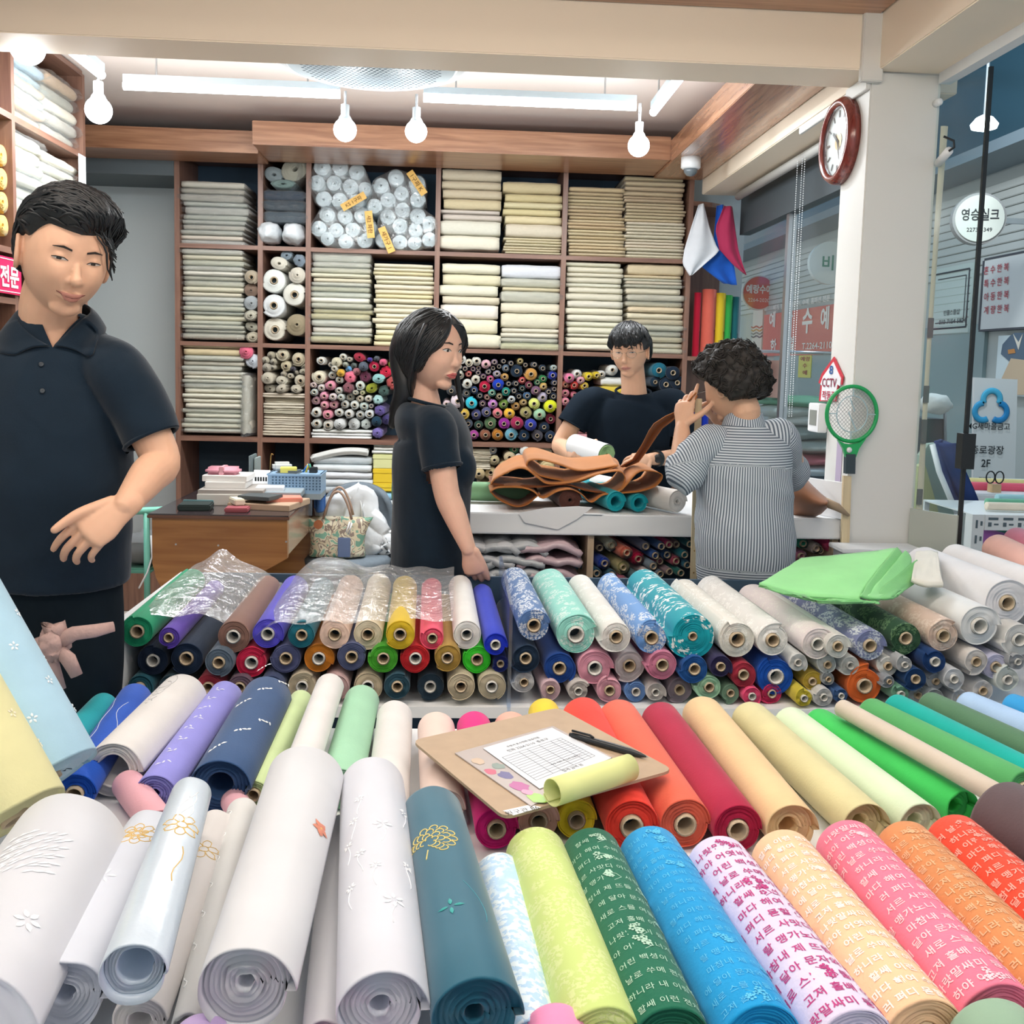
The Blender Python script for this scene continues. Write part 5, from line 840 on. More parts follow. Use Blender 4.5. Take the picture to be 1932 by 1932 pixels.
# rolls and paper on the counter
roll_fine('fabric_roll', at(1076, 944, Y=3.36), at(1076, 944, Y=3.36)+Vector((-.05, .55, 0)), .042, .006, '4c2a22', seed=3, turns=6, label='dark brown leather-like roll under the spread brown cloth', group='rolls on the counter', core=None)
for i, (px, py, r) in enumerate(((1163, 946, 21), (1206, 953, 19))): A = at(px, py, Y=3.34); R = r/pxm(3.34); A.z = cz+R+.001; roll_fine('fabric_roll', A, A+Vector((-.10, .5, 0)), R, R*.5, '0c98a4', seed=5+i, turns=3, label=('turquoise roll on the counter next to the brown roll', 'turquoise roll on the counter next to the white roll')[i], group='rolls on the counter', core=None)
A = at(1279, 945, Y=3.33); R = .043; A.z = cz+R+.001; roll_fine('fabric_roll', A, A+Vector((-.22, .45, 0)), R, .007, 'dedcd8', seed=9, turns=5, label='white fabric roll at the counter edge by the yardstick', group='rolls on the counter', core=None)
A = Vector((at(870, 925, Y=3.55).x-.25, 3.55, cz+.038)); roll_fine('fabric_roll', A+Vector((.50, 0, 0)), A, .037, .01, '7fae84', seed=10, label='sage green roll lying lengthwise at the counter left end', group='rolls on the counter')
pp_ = MB().prism([at(978, 968, Y=3.293), at(1030, 958, Y=3.293), at(1090, 955, Y=3.293), at(1118, 957, Y=3.293), at(1088, 980, Y=3.293), at(1052, 999, Y=3.293), at(990, 986, Y=3.293)], .0015, (0, -1, 0))
wp_ = tag(pp_.build('wrapping_paper', mat('white_paper', 'e6e8ea', .6), None, False, loc=at(1040, 970, Y=3.29)), 'white wrapping paper sheet hanging over the counter edge', 'paper')
MB().prism([(.24, 3.293, cz+.0005), (.50, 3.293, cz+.0005), (.52, 3.55, cz+.0005), (.22, 3.55, cz+.0005)], .001, (0, 0, 1)).build('flat_part', MATS['white_paper'], wp_)
# the spread brown cloth
M_BRN = mat('brown_suede', 'OBJ', .7, spec=.2, sheen=.2, noise=(8, .08))
def cl(pts, Yf, dep, colh, name, par, conv=(0, 0), steps=60):
    """cloth whose front edge follows a pixel path at depth Yf, running back by dep"""
    P = [at(820+x/3.715, 640+y/3.715, Y=Yf) for x, y in pts]
    def cr_(t):
        t = t*(len(P)-1); i = min(int(t), len(P)-2); f = t-i; p0, p1, p2, p3 = P[max(i-1, 0)], P[i], P[i+1], P[min(i+2, len(P)-1)]
        return .5*((2*p1)+(p2-p0)*f+(2*p0-5*p1+4*p2-p3)*f*f+(3*p1-p0-3*p2+p3)*f**3)
    m_ = MB(); m_.grid(lambda u, v: cr_(u)+Vector((conv[0]*v, dep*v, conv[1]*v+.006*mnoise.noise(Vector((u*7, v*3, Yf))))), steps, 6)
    for q in m_.v: q.z = max(q.z, cz+.003)
    o = m_.build(name, M_BRN, par, True, col=colh); o.modifiers.new('t', 'SOLIDIFY').thickness = .003; return o
BC = thing('spread_cloth', 'heap of brown suede-like cloth spread in waves on counter', 'cloth', at(1100, 950, Y=3.45))
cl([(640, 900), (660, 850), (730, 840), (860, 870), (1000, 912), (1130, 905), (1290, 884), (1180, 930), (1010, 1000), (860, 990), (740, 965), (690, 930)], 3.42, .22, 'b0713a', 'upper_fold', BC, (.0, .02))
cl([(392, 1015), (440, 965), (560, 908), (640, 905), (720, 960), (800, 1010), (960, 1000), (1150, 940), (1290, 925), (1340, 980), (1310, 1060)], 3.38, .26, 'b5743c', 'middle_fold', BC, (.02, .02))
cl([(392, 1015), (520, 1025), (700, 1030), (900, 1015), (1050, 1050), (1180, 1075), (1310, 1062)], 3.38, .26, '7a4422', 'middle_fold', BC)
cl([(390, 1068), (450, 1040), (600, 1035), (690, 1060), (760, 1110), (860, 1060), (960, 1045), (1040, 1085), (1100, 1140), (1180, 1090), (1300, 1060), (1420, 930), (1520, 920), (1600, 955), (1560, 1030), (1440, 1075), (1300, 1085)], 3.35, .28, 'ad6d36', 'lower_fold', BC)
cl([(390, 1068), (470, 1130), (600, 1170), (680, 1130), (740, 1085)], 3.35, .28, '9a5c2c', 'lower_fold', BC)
# strip held up by the customer
rb = thing('lifted_cloth', 'strip of the brown cloth lifted up towards the yardstick', 'cloth', at(1190, 880, Y=3.45))
path = [((1300, 890), 3.50, (1345, 898)), ((1385, 840), 3.44, (1432, 862)), ((1450, 740), 3.36, (1500, 770)), ((1500, 640), 3.28, (1560, 680)), ((1535, 590), 3.22, (1600, 625)), ((1620, 535), 3.16, (1660, 580)), ((1690, 505), 3.12, (1700, 545)), ((1790, 415), 3.07, (1810, 450)), ((1830, 370), 3.05, (1845, 400))]
def rbf(u, v):
    t = u*(len(path)-1); i = min(int(t), len(path)-2); f = t-i; a0, Y0, b0 = path[i]; a1, Y1, b1 = path[i+1]; Y = Y0+(Y1-Y0)*f
    x = (a0[0]+(a1[0]-a0[0])*f)*(1-v)+(b0[0]+(b1[0]-b0[0])*f)*v; y = (a0[1]+(a1[1]-a0[1])*f)*(1-v)+(b0[1]+(b1[1]-b0[1])*f)*v; return at(820+x/3.715, 640+y/3.715, Y=Y+.05*math.sin(v*3)*1.0)
o = MB().grid(rbf, 32, 6).build('strip', M_BRN, rb, True, col='a8642e'); o.modifiers.new('t', 'SOLIDIFY').thickness = .003
hc = thing('hanging_cloth', 'brown cloth end drooping off the counter toward the pillar', 'cloth', at(1530, 940, Y=3.3)); hp = [((1494, 875), (1498, 985)), ((1510, 893), (1515, 978)), ((1530, 915), (1535, 975)), ((1548, 932), (1549, 968)), ((1563, 944), (1559, 958))]
def hcf(u, v):
    t = u*4; i = min(int(t), 3); f = t-i; a0, b0 = hp[i]; a1, b1 = hp[i+1]; return at((a0[0]+(a1[0]-a0[0])*f)*(1-v)+(b0[0]+(b1[0]-b0[0])*f)*v, (a0[1]+(a1[1]-a0[1])*f)*(1-v)+(b0[1]+(b1[1]-b0[1])*f)*v, Y=3.42-.12*math.sin(v*PI)-.14*u)
o = MB().grid(hcf, 16, 12).build('fold', M_BRN, hc, True, col='8a5a3c'); o.modifiers.new('t', 'SOLIDIFY').thickness = .003
o = MB().tube([at(1556, 947, Y=3.26), at(1580, 957, Y=3.26), at(1602, 973, Y=3.26)], [.016, .014, .004], 8).build('rolled_edge', mat('canvas_edge', 'a8937a', .7), hc, True)
# red printed pouches and clear bag near the clerk
for i, (px, py, colh, s) in enumerate(((1083, 808, 'c84a58', .045), (1100, 815, 'd05a62', .05))):
    s *= 1.3; c = at(px, py, Y=5.80); c.z = .974+s*1.55; tag(MB().grid(lambda u, v: c+Vector((math.cos(2*PI*u)*math.cos(PI*(v-.5))*s*1.3, math.sin(2*PI*u)*math.cos(PI*(v-.5))*s*.7, math.sin(PI*(v-.5))*s*(1.5+.5*math.cos(4*PI*u)))), 20, 10).build('printed_pouch', pat_mat('rose_print', 'f0dcd8', 40, .45, .5), None, True, loc=c-Vector((0, 0, s*1.5)), col=colh), ('smaller', 'larger')[i]+' red floral printed pouch behind the clerk', 'pouch', 'red printed pouches')
# yardstick and stick at the pillar
ys = thing('yardstick', 'pale wooden yardstick held upright against the counter', 'ruler', at(1313, 1090, Y=3.13)); a, b = at(1318, 752, Y=3.10), at(1308, 1090, Y=3.19); ax = (b-a).normalized(); b = a+ax*1.02
MB().obox((a+b)/2, ax*.51, (.0105, 0, 0), (0, .004, 0)).build('blade', wood_mat('maple', 'c9b692', 'dccba6', 5, 'Z', .5, .1), ys)
for k in range(12): MB().lathe([(.0025, 0), (.0025, .001)], a.lerp(b, .05+k*.075)+Vector((0, -.0045, 0)), (0, -1, 0), 8).build('pin', mat('brass', 'b08a52', .35, .8), ys)
st2 = tag(MB().prism([at(1589, 897, Y=3.285), at(1604, 898, Y=3.285), at(1596, 1150, Y=3.285), at(1581, 1150, Y=3.285)], .012, (0, -1, 0)).build('wooden_stick', MATS['maple']), 'plain wooden stick leaning against the pillar under the swatter', 'stick'); 
# pillar wall things
rk = thing('bug_swatter', 'green electric bug swatter racket hanging on the pillar', 'swatter', at(1606, 790, Y=3.27)); Yr = 3.275; c = at(1607, 781, Y=Yr); M_GRN = mat('green_plastic', '22a45c', .35)
rx, rz = 49/pxm(Yr), 53/pxm(Yr)
MB().tube([c+Vector((rx*math.cos(2*PI*k/48), 0, rz*math.sin(2*PI*k/48))) for k in range(49)], .0068, 10, False, up=(0, 1, 0)).build('frame', M_GRN, rk, True)
hnd = at(1601, 893, Y=Yr); nk = at(1602, 856, Y=Yr)
MB().prism([at(1578, 829, Y=Yr), at(1590, 836, Y=Yr), at(1603, 838, Y=Yr), at(1618, 835, Y=Yr), at(1631, 827, Y=Yr), at(1618, 846, Y=Yr), at(1612, 862, Y=Yr), at(1593, 862, Y=Yr), at(1588, 846, Y=Yr)], .014, (0, -1, 0)).build('throat', M_GRN, rk)
MB().obox((nk+hnd)/2+Vector((0, -.006, 0)), (.0165, 0, 0), (0, .011, 0), (hnd-nk)*.5).build('handle', mat('slate_grip', '33424a', .5), rk); MB().lathe([(.010, 0), (.009, .004), (0, .005)], at(1602, 849, Y=Yr-.014), (0, -1, 0), 16).build('button', M_WHITE, rk, True)
gm = MB()
for k in range(-9, 10):
    for sgn in (1, -1):
        t_ = k/9.5; h_ = math.sqrt(max(0, 1-t_*t_)); d = Vector((1, 0, sgn)).normalized(); n_ = Vector((-d.z, 0, d.x)); q0 = n_*t_-d*h_; q1 = n_*t_+d*h_
        gm.tube([c+Vector((q0.x*rx, 0, q0.z*rz)), c+Vector((q1.x*rx, 0, q1.z*rz))], .0007, 4, False)
tag(gm.build('wire_mesh', M_STEEL, rk), kind='stuff'); M_PB = mat('pale_blue_plastic', 'a9c4cc', .4)
MB().tube([c+Vector((rx*.62*math.cos(2*PI*k/32), -.003, rz*.66*math.sin(2*PI*k/32))) for k in range(33)], .0018, 6, False, up=(0, 1, 0)).build('inner_ring', M_PB, rk)
for q in (((0, .66), (0, 1)), ((0, -.66), (0, -1)), ((.62, 0), (1, 0)), ((-.62, 0), (-1, 0))): MB().tube([c+Vector((rx*q[0][0], -.003, rz*q[0][1])), c+Vector((rx*q[1][0], -.003, rz*q[1][1]))], .0016, 6).build('spoke', M_PB, rk)
MB().tube([c+Vector((rx*x, -.003, rz*z)) for x, z in ((-.12, .58), (.1, .1), (-.15, .08), (.2, -.6))], .0022, 6).build('lightning_bolt', M_PB, rk)
sg = thing('cctv_sign', 'arrow shaped red and white CCTV sign on the pillar side', 'sign', at(1568, 740, X=1.338)); YS = 3.36
def sp(x, y, d=0): p = at(x, y, X=1.337-d); return p
out_ = [(1573, 673), (1590, 710), (1588, 726), (1582, 722), (1576, 757), (1545, 757), (1548, 725), (1544, 722), (1550, 705)]
MB().prism([sp(x, y) for x, y in out_], .004, (1, 0, 0)).build('border', mat('sign_red', 'c83848', .5), sg)
cx_, cy_ = 1566, 722
MB().prism([sp(cx_+(x-cx_)*.84, cy_+3+(y-cy_)*.86, .002) for x, y in out_], .002, (1, 0, 0)).build('face', mat('sign_face', 'e9ecf0', .5), sg)
def stx(body, x, y, wpx, hpx, colh): 
    m_ = MB(); p = sp(x, y, .004); w = (sp(x+wpx/2, y, .004)-sp(x-wpx/2, y, .004)).length; put_text(m_, body, p, (0, -1, 0), (0, 0, 1), width=w, height=hpx/pxm(p.y), bold=.015, center=True); tag(m_.build('lettering', mat('ink_'+colh, colh, .6), sg), kind='stuff')
stx('CCTV', 1564, 722, 27, 17, '8c2f4c'); stx('작동중', 1563, 746, 25, 17, 'b02848'); stx('8', 1568, 698, 7, 17, '2c5c9c')
sw = thing('wall_switch', 'white wall thermostat box beside the swatter', 'thermostat', at(1545, 790, X=1.335)); a, b = at(1533, 813, X=1.33), at(1556, 762, X=1.33)
MB().box((1.31, b.y, a.z), (1.344, a.y, b.z), .003).build('case', M_WHITE, sw); MB().box((1.308, b.y+.02, a.z+.025), (1.3095, a.y-.02, b.z-.025)).build('screen', mat('lcd_grey', '8b918c', .3), sw)
tag(MB().box((1.343, 3.36, .97), (1.3445, 3.41, 1.19)).build('tape_strip', mat('lilac_tape', 'b9acc4', .5)), 'faded lilac tape strip on the pillar side', 'tape')

# ------------------------------------------------------------------ things outside the glass
def ext_roll(px, py, r, Y, colh, label, dx=-.5, dy=.0, L=.6, group='rolls on the outdoor stall'):
    A = at(px, py, Y=Y); R = r/pxm(Y); return roll_fine('fabric_roll', A, A+Vector((dx, L, dy)), R, R*.3, colh, seed=int(px), turns=4, seg=28, label=label, group=group)
Yk = 3.45; M_RK = mat('rack_white', 'dfe3e4', .4); M_SLOT = mat('slot_shadow', '5a6a72', .8); rkf = thing('angle_rack', 'white perforated steel angle rack outside the glass door', 'rack', at(1845, 1090, Y=Yk)); rkf.location.z = 0
a, b = at(1838, 972, Y=Yk), at(1858, 972, Y=Yk); e = at(1850, 971, Y=Yk); x0_ = a.x
MB().box((x0_, Yk, 0), (b.x, Yk+.005, e.z)).build('post', M_RK, rkf); MB().box((x0_-.005, Yk+.0, 0), (x0_-.0002, Yk+.05, e.z)).build('post', M_RK, rkf)
MB().box((b.x+.0005, Yk-.005, e.z-.056), (x0_+1.2, Yk, e.z)).build('rail', M_RK, rkf); MB().box((x0_, Yk+.006, e.z-.005), (x0_+1.2, Yk+.40, e.z)).build('shelf_plate', M_RK, rkf); MB().box((x0_, Yk+.006, .40), (x0_+1.2, Yk+.40, .42)).build('shelf_plate', M_RK, rkf)
m_ = MB()
for i in range(14):
    q = b.x+.012+i*.056; m_.box((q, Yk-.0072, e.z-.018), (q+.036, Yk-.0052, e.z-.009)); m_.box((q, Yk-.0072, e.z-.042), (q+.012, Yk-.0052, e.z-.027)); m_.box((q+.022, Yk-.0072, e.z-.037), (q+.038, Yk-.0052, e.z-.031))
for i in range(14): m_.box((x0_+.008, Yk-.0022, e.z-.05-i*.056), (x0_+.015, Yk-.0002, e.z-.02-i*.056)); m_.box((b.x-.014, Yk-.0022, e.z-.04-i*.056), (b.x-.007, Yk-.0002, e.z-.024-i*.056))
tag(m_.build('slots', M_SLOT, rkf), kind='stuff'); MB().box((x0_+1.18, Yk+.006, 0), (x0_+1.2, Yk+.03, e.z-.0055)).build('post', M_RK, rkf); MB().box((x0_, Yk+.38, 0), (x0_+.02, Yk+.4, e.z-.0055)).build('post', M_RK, rkf)
def onz(o, z): o.location.z = z; return o
ext_roll(1908, 1028, 20, 3.55, 'a860b0', 'purple roll lying in the outdoor rack', -.02, 0, .2); ext_roll(1936, 1012, 14, 3.6, '4a9a88', 'green roll behind the purple one in rack', -.02, 0, .18)
for k_, (x_, y_, r_, colh, nm) in enumerate(((2045, 961, 9, 'e8dcc8', 'cream'), (2040, 953, 9, '6cb090', 'green'), (2055, 944, 10, '9cc8d0', 'pale aqua'))): o = ext_roll(x_, y_, r_, 3.52+.1*k_, colh, '%s roll on the outdoor rack top' % nm, -.36, 0, .03); o.location.z = e.z+r_/pxm(3.52+.1*k_)+.001
ext_roll(2025, 924, 10, 4.15, 'e86078', 'red pink roll on the outdoor stall', -.45, 0, .05); ext_roll(2000, 914, 8, 4.3, 'e8dc98', 'pale yellow roll on the outdoor stall', -.4, 0, .05)
zs_ = at(1900, 930, Y=4.1).z; stl = tag(MB().box((at(1835, 930, Y=4.05).x, 4.05, 0), (4.0, 4.7, zs_), .006).build('stall_table', M_WHITE), 'white stall table outside behind the angle rack', 'table')
cup = thing('scissors_holder', 'small tan box holding black handled scissors outside', 'holder', at(1880, 940, Y=4.1)); p = at(1880, 930, Y=4.1); p.z = zs_+.0005
MB().box((p.x-.02, 4.1, p.z), (p.x+.02, 4.14, p.z+.035)).build('box', mat('tan_box', 'c9ac84', .6), cup)
for s in (-1, 1): MB().tube([p+Vector((s*.020+.019*math.cos(2*PI*k/14), .02, .064+.026*math.sin(2*PI*k/14))) for k in range(15)], .003, 6, False, up=(0, 1, 0)).build('finger_ring', M_BLACK, cup, True)
jk = thing('navy_jacket', 'navy jacket with white trim draped outside the glass', 'jacket', at(1790, 920, Y=3.9)); jp = [((1762, 832), (1775, 828), (1795, 836)), ((1770, 880), (1786, 872), (1808, 878)), ((1784, 930), (1806, 922), (1830, 925)), ((1800, 965), (1828, 960), (1848, 972))]
def jf(u, v):
    t = v*3; i = min(int(t), 2); f = t-i; w = u*2; j = min(int(w), 1); g = w-j; q = [[jp[i+a_][j+b_] for b_ in (0, 1)] for a_ in (0, 1)]
    x = (q[0][0][0]*(1-g)+q[0][1][0]*g)*(1-f)+(q[1][0][0]*(1-g)+q[1][1][0]*g)*f; y = (q[0][0][1]*(1-g)+q[0][1][1]*g)*(1-f)+(q[1][0][1]*(1-g)+q[1][1][1]*g)*f; return at(x, y, Y=3.95+.03*math.sin(u*5))
o = MB().grid(jf, 16, 20).build('body', mat('navy_wool', '22386c', .8), jk, True); o.modifiers.new('t', 'SOLIDIFY').thickness = .03
MB().tube([at(1759, 838, Y=3.93), at(1772, 890, Y=3.91), at(1795, 945, Y=3.91), at(1806, 968, Y=3.91)], .012, 8).build('trim', M_WHITE, jk, True)
def lean(name, label, pts, Y, colh, cat='cloth'):
    m_ = MB().prism([at(x, y, Y=Y) for x, y in pts], .04, (0, 1, 0)); return tag(m_.build(name, mat('cloth_'+colh, colh, .7), None, loc=at(*pts[0], Y=Y)), label, cat)
lean('cloth_bolt', 'sage green bolt leaning outside behind the frosted panel', [(1732, 960), (1738, 860), (1752, 838), (1768, 836), (1800, 955), (1795, 1335), (1735, 1335)], 4.1, '9fb0a4'); lean('cloth_bolt', 'yellow green bolt leaning outside by the pillar', [(1728, 950), (1733, 880), (1745, 875), (1770, 962), (1765, 1345), (1730, 1345)], 4.0, 'b3b98c')
blob('cloth_bundle', 'white cloth bundle on the dark trolley outside', 'cloth', 1765, 762, 6.5, .10, .12, .07, 'd8d6cf', seed=2)
tr = thing('clothes_trolley', 'dark trolley with steel rail outside behind glass', 'trolley', at(1762, 840, Y=6.6)); MB().box((at(1740, 800, Y=6.6).x, 6.6, .0), (at(1782, 800, Y=6.6).x, 7.0, at(1760, 790, Y=6.6).z)).build('body', mat('trolley_dark', '4c5256', .6), tr); MB().tube([at(1740, 775, Y=6.58), at(1783, 774, Y=6.58), at(1783, 840, Y=6.58)], .012, 8).build('rail', M_STEEL, tr, True)
bb = blob
for i, (px, py, sx, sz, colh, nm) in enumerate(((1500, 758, .32, .05, '6a9c7c', 'green'), (1490, 775, .30, .06, 'b9bdb4', 'grey white'), (1520, 792, .30, .06, 'd0d2cc', 'white'), (1500, 815, .32, .07, '8f9690', 'grey'), (1515, 840, .30, .06, 'aeb2aa', 'pale grey'), (1523, 866, .32, .05, 'c06a70', 'red'), (1520, 885, .34, .05, 'd3d8da', 'shiny white'), (1525, 910, .36, .06, 'a9c4d4', 'pale blue'), (1520, 938, .36, .06, 'cfa8b4', 'pink'))): blob('cloth_bundle', '%s cloth bundle in the heap outside the window' % nm, 'cloth', px, py, 7.5, sx, .25, sz, colh, 'bundles heaped outside the window', i+3)
hp_ = tag(MB().box((at(1460, 960, Y=7.3).x, 7.3, 0), (at(1590, 960, Y=7.3).x, 7.9, at(1520, 950, Y=7.3).z)).build('market_table', mat('table_grey', '8c9494', .7)), 'grey market table under the heap outside the window', 'table')
lc = thing('hanging_film', 'clear plastic sheet hanging outside over the cloth heap', 'film', at(1490, 750, Y=7.4)); MB().grid(lambda u, v: at(1470+u*34, 665+v*90, Y=7.4)+Vector((0, .04*math.sin(u*12), 0)), 14, 8).build('sheet', film_mat('hang_film', gloss=.14, bump=12), lc, True)
pk = tag(MB().grid(lambda u, v: at(1440+u*36+6*math.sin(v*5), 680+v*70, Y=7.4)+Vector((0, .1*math.sin(u*6), 0)), 14, 14).build('pink_garment', M_FAB, None, True, loc=at(1458, 720, Y=7.4), col='d8a494'), 'pink garment hanging outside beside the yellow notice', 'garment')

# ------------------------------------------------------------------ white display cabinet with two bays of rolls
DC = thing('display_cabinet', 'white display cabinet with rows of fabric rolls', 'cabinet', (.5, 2.55, 0)); Yc, Yk2 = 2.27, 2.86
for x in (-.79, .132, 1.70): MB().box((x, Yc, 0), (x+.024 if x != .132 else x+.008, Yk2, .80 if x != .132 else .86)).build('side_panel', M_WHITE if x != .132 else film_mat('acrylic', (.75, .85, 1), .15, 1, 0), DC)
MB().box((-.765, Yc, .585), (1.6995, Yk2, .612)).build('shelf_board', M_WHITE, DC); MB().box((-.765, Yc, .06), (1.6995, Yk2, .085)).build('shelf_board', M_WHITE, DC); MB().box((-.765, Yk2-.012, .0855), (1.6995, Yk2, .80)).build('rear_panel', M_NAVY, DC)
def cab(tab, org, sc, group, where, jit_y=.02, mats=None, L=.52):
    for i, q in enumerate(tab):
        x, y, r, colh, nm = q[:5]; m = q[5] if len(q) > 5 else None; extra = q[6] if len(q) > 6 else {}; rnd = random.Random(int(x*3+y)); Yq = 2.29+rnd.uniform(-jit_y, jit_y); A = at(org[0]+x/sc, org[1]+y/sc, Y=Yq); R = r/sc/pxm(Yq)
        A.z = max(A.z, .613+R) if group != 'x' else A.z; dx = -.02 if A.x > .1 else -.015
        roll_fine('organza_roll', A, A+Vector((dx, L+rnd.uniform(-.04, .02), 0)), R, extra.get('rc', min(.0215, R*.42)), colh, m, int(x+y), extra.get('turns', 5 if R > .032 else 3), 36, extra.get('wob', .03), label='%s fabric roll%s %s' % (nm, near_words(tab, i), where), group=group, loose=extra.get('loose', .001), core='white' if rnd.random() < .4 else 'card', roll=rnd.uniform(0, 6.28))
SH = dict(loose=.006, turns=6, wob=.05)
cab([(150, 385, 80, '1f9e70', 'emerald'), (300, 415, 56, '6448b4', 'purple'), (610, 410, 82, '8a685c', 'taupe'), (775, 398, 78, '5850cc', 'violet'), (938, 403, 68, '196a7c', 'deep teal'), (1097, 400, 76, 'e3c6b6', 'peach cream'), (1255, 400, 76, 'd8ccb2', 'cream'), (1410, 400, 76, 'd4b428', 'golden yellow'), (1565, 418, 62, 'e0506c', 'rose'), (1730, 400, 74, 'dfdfdc', 'white'), (1868, 450, 62, '0e2cb8', 'ultramarine')], (200, 1040), 2.542, 'top row of left cabinet bay', 'on top of the left cabinet bay')
cab([(225, 525, 76, '14263e', 'navy'), (385, 515, 82, '162a44', 'navy'), (540, 535, 72, '5c6c7c', 'slate'), (697, 535, 78, 'c42048', 'crimson'), (862, 515, 75, '525880', 'grey violet'), (1020, 515, 76, 'bc721c', 'orange brown'), (1178, 508, 74, '545c80', 'grey violet'), (1330, 515, 74, '46a42c', 'green'), (1484, 515, 74, 'bc2028', 'red'), (1637, 512, 70, 'a4843c', 'tan'), (1780, 520, 72, '34c42c', 'bright green'), (1892, 540, 44, '12246c', 'dark blue')], (200, 1040), 2.542, 'middle row of left cabinet bay', 'in the middle row of left bay')
cab([(160, 655, 66, '1f5868', 'dark teal'), (310, 655, 66, '24404c', 'dark teal'), (490, 655, 70, 'a83848', 'red'), (640, 655, 66, '6c5868', 'mauve'), (790, 655, 66, '3f4c70', 'slate'), (940, 650, 72, 'c0b49c', 'beige'), (1100, 655, 68, 'c0a0a0', 'rose beige'), (1255, 650, 74, 'bcae94', 'beige'), (1397, 650, 68, '2c5060', 'dark teal'), (1555, 650, 70, '283c4c', 'dark teal'), (1702, 650, 72, 'c3b89e', 'beige'), (1850, 650, 72, 'bdb49c', 'beige')], (200, 1040), 2.542, 'bottom row of left cabinet bay', 'at bottom of left bay')
cab([(410, 645, 104, '5478ac', 'printed steel blue', P_LEAF), (665, 700, 130, '92d8cc', 'mint', P_PALE, SH), (910, 715, 100, 'dfe0dc', 'white', P_PALE, SH), (1125, 720, 104, '6c9cd8', 'printed light blue', P_LEAF, SH), (1375, 710, 146, '089cac', 'turquoise sprigged', P_SPRAY, dict(loose=.008, turns=9, wob=.05, rc=.011)), (1645, 730, 120, 'dcdad2', 'cream white', P_PALE, SH), (1862, 735, 106, 'dfdedb', 'white', P_PALE, SH)], (880, 980), 3.22, 'top row of right cabinet bay', 'on top of the right cabinet bay')
cab([(570, 755, 115, 'e6dcdc', 'blush sprigged', pat_mat('rose_sprigs', 'efe9e4', 30, .45, .5, amount=.8), SH), (703, 770, 88, 'dcdcd8', 'narrow white', None, SH), (915, 765, 112, '8088b0', 'lavender grey patterned', P_LEAF, SH), (1150, 715, 112, '2c5038', 'dark green patterned', pat_mat('green_leaves', '6f9468', 26, .5, .47, amount=.8), SH), (1400, 700, 114, 'd0b8a8', 'taupe patterned', pat_mat('beige_leaves', 'e6d6c8', 26, .5, .47, amount=.7), SH), (1640, 635, 145, 'dadcdc', 'wide sheer white', M_SHEER, SH), (1900, 725, 118, 'd3d3d0', 'grey white', M_SHEER, SH)], (1380, 1000), 3.5, 'top row of right cabinet bay', 'at the right end of top row')
cab([(360, 845, 92, '142c44', 'dark navy', None, SH), (565, 905, 102, '10408c', 'blue', None, SH), (780, 905, 112, 'd898ac', 'pink', None, SH), (990, 890, 100, 'c6bec0', 'pearl grey', None, SH), (1190, 885, 96, 'c87c98', 'rose pink', None, SH), (1385, 910, 92, '1c5498', 'mid blue', None, SH), (1545, 895, 72, '2c2850', 'dark plum', None, SH), (1683, 945, 84, 'a42c40', 'wine red', None, SH), (1880, 955, 122, '0c50b0', 'vivid blue', None, SH), (350, 990, 68, 'c0c2c4', 'smoke white', None, SH), (510, 1035, 66, 'd0b4bc', 'smoke pink', None, SH), (680, 1045, 66, 'c8c4c0', 'smoke white', None, SH), (870, 1040, 82, 'dca4b4', 'pale pink', None, SH), (1030, 1055, 68, '6c94cc', 'sky blue', None, SH), (1150, 1050, 62, 'ccc8c4', 'smoke white', None, SH), (1295, 1035, 82, '887e88', 'taupe grey', None, SH), (1475, 1020, 80, 'a0ccac', 'pale green', None, SH), (1605, 1055, 60, '7c9c84', 'sage', None, SH), (1735, 1075, 62, 'e04c78', 'hot pink', None, SH), (1855, 1085, 66, 'c02c58', 'crimson', None, SH)], (880, 980), 3.22, 'lower rows of right cabinet bay', 'low in the right bay')
cab([(440, 875, 66, 'd0d2d2', 'smoky white', None, SH), (635, 890, 68, 'c8cccc', 'smoky white', None, SH), (785, 895, 70, 'cfcfcc', 'smoky white', None, SH), (1035, 900, 72, 'dcdcd8', 'clean white', None, SH), (1145, 890, 58, 'b0b4b8', 'ash grey', None, SH), (1345, 870, 84, '123a70', 'deep navy', None, SH), (1215, 985, 82, '143c6c', 'deep navy', None, SH), (1615, 870, 88, 'd4d0cc', 'smoky white', None, SH), (1745, 905, 92, 'c0c0d8', 'lilac white', None, SH), (1890, 870, 60, 'a0a4a8', 'ash grey', None, SH), (535, 1000, 68, 'c0a440', 'old gold', None, SH), (480, 1112, 62, 'd0c040', 'yellow', None, SH), (610, 1105, 68, 'c8c8c8', 'smoky white', None, SH), (880, 1030, 128, 'd8682c', 'orange', None, dict(loose=.012, turns=6, wob=.06)), (1040, 1000, 44, '9098a0', 'ash grey', None, SH), (1470, 985, 78, 'c8ccd0', 'smoky white', None, SH), (1660, 1062, 78, 'd0d0d0', 'smoky white', None, SH), (1825, 990, 88, 'd0d8d4', 'mint white', None, SH), (725, 1095, 52, '3c5c8c', 'slate blue', None, SH), (1120, 1085, 62, '6c9c84', 'green', None, SH), (640, 985, 48, '9ca0a4', 'ash grey', None, SH), (1350, 1000, 60, 'a8aeb4', 'ash grey', None, SH), (1230, 1090, 66, 'aab2b6', 'ash grey', None, SH), (1340, 1105, 60, '8c9498', 'ash grey', None, SH), (1510, 1110, 62, 'c0c4c8', 'smoky white', None, SH)], (1380, 1000), 3.5, 'lower rows at cabinet right end', 'low at the cabinet right end')
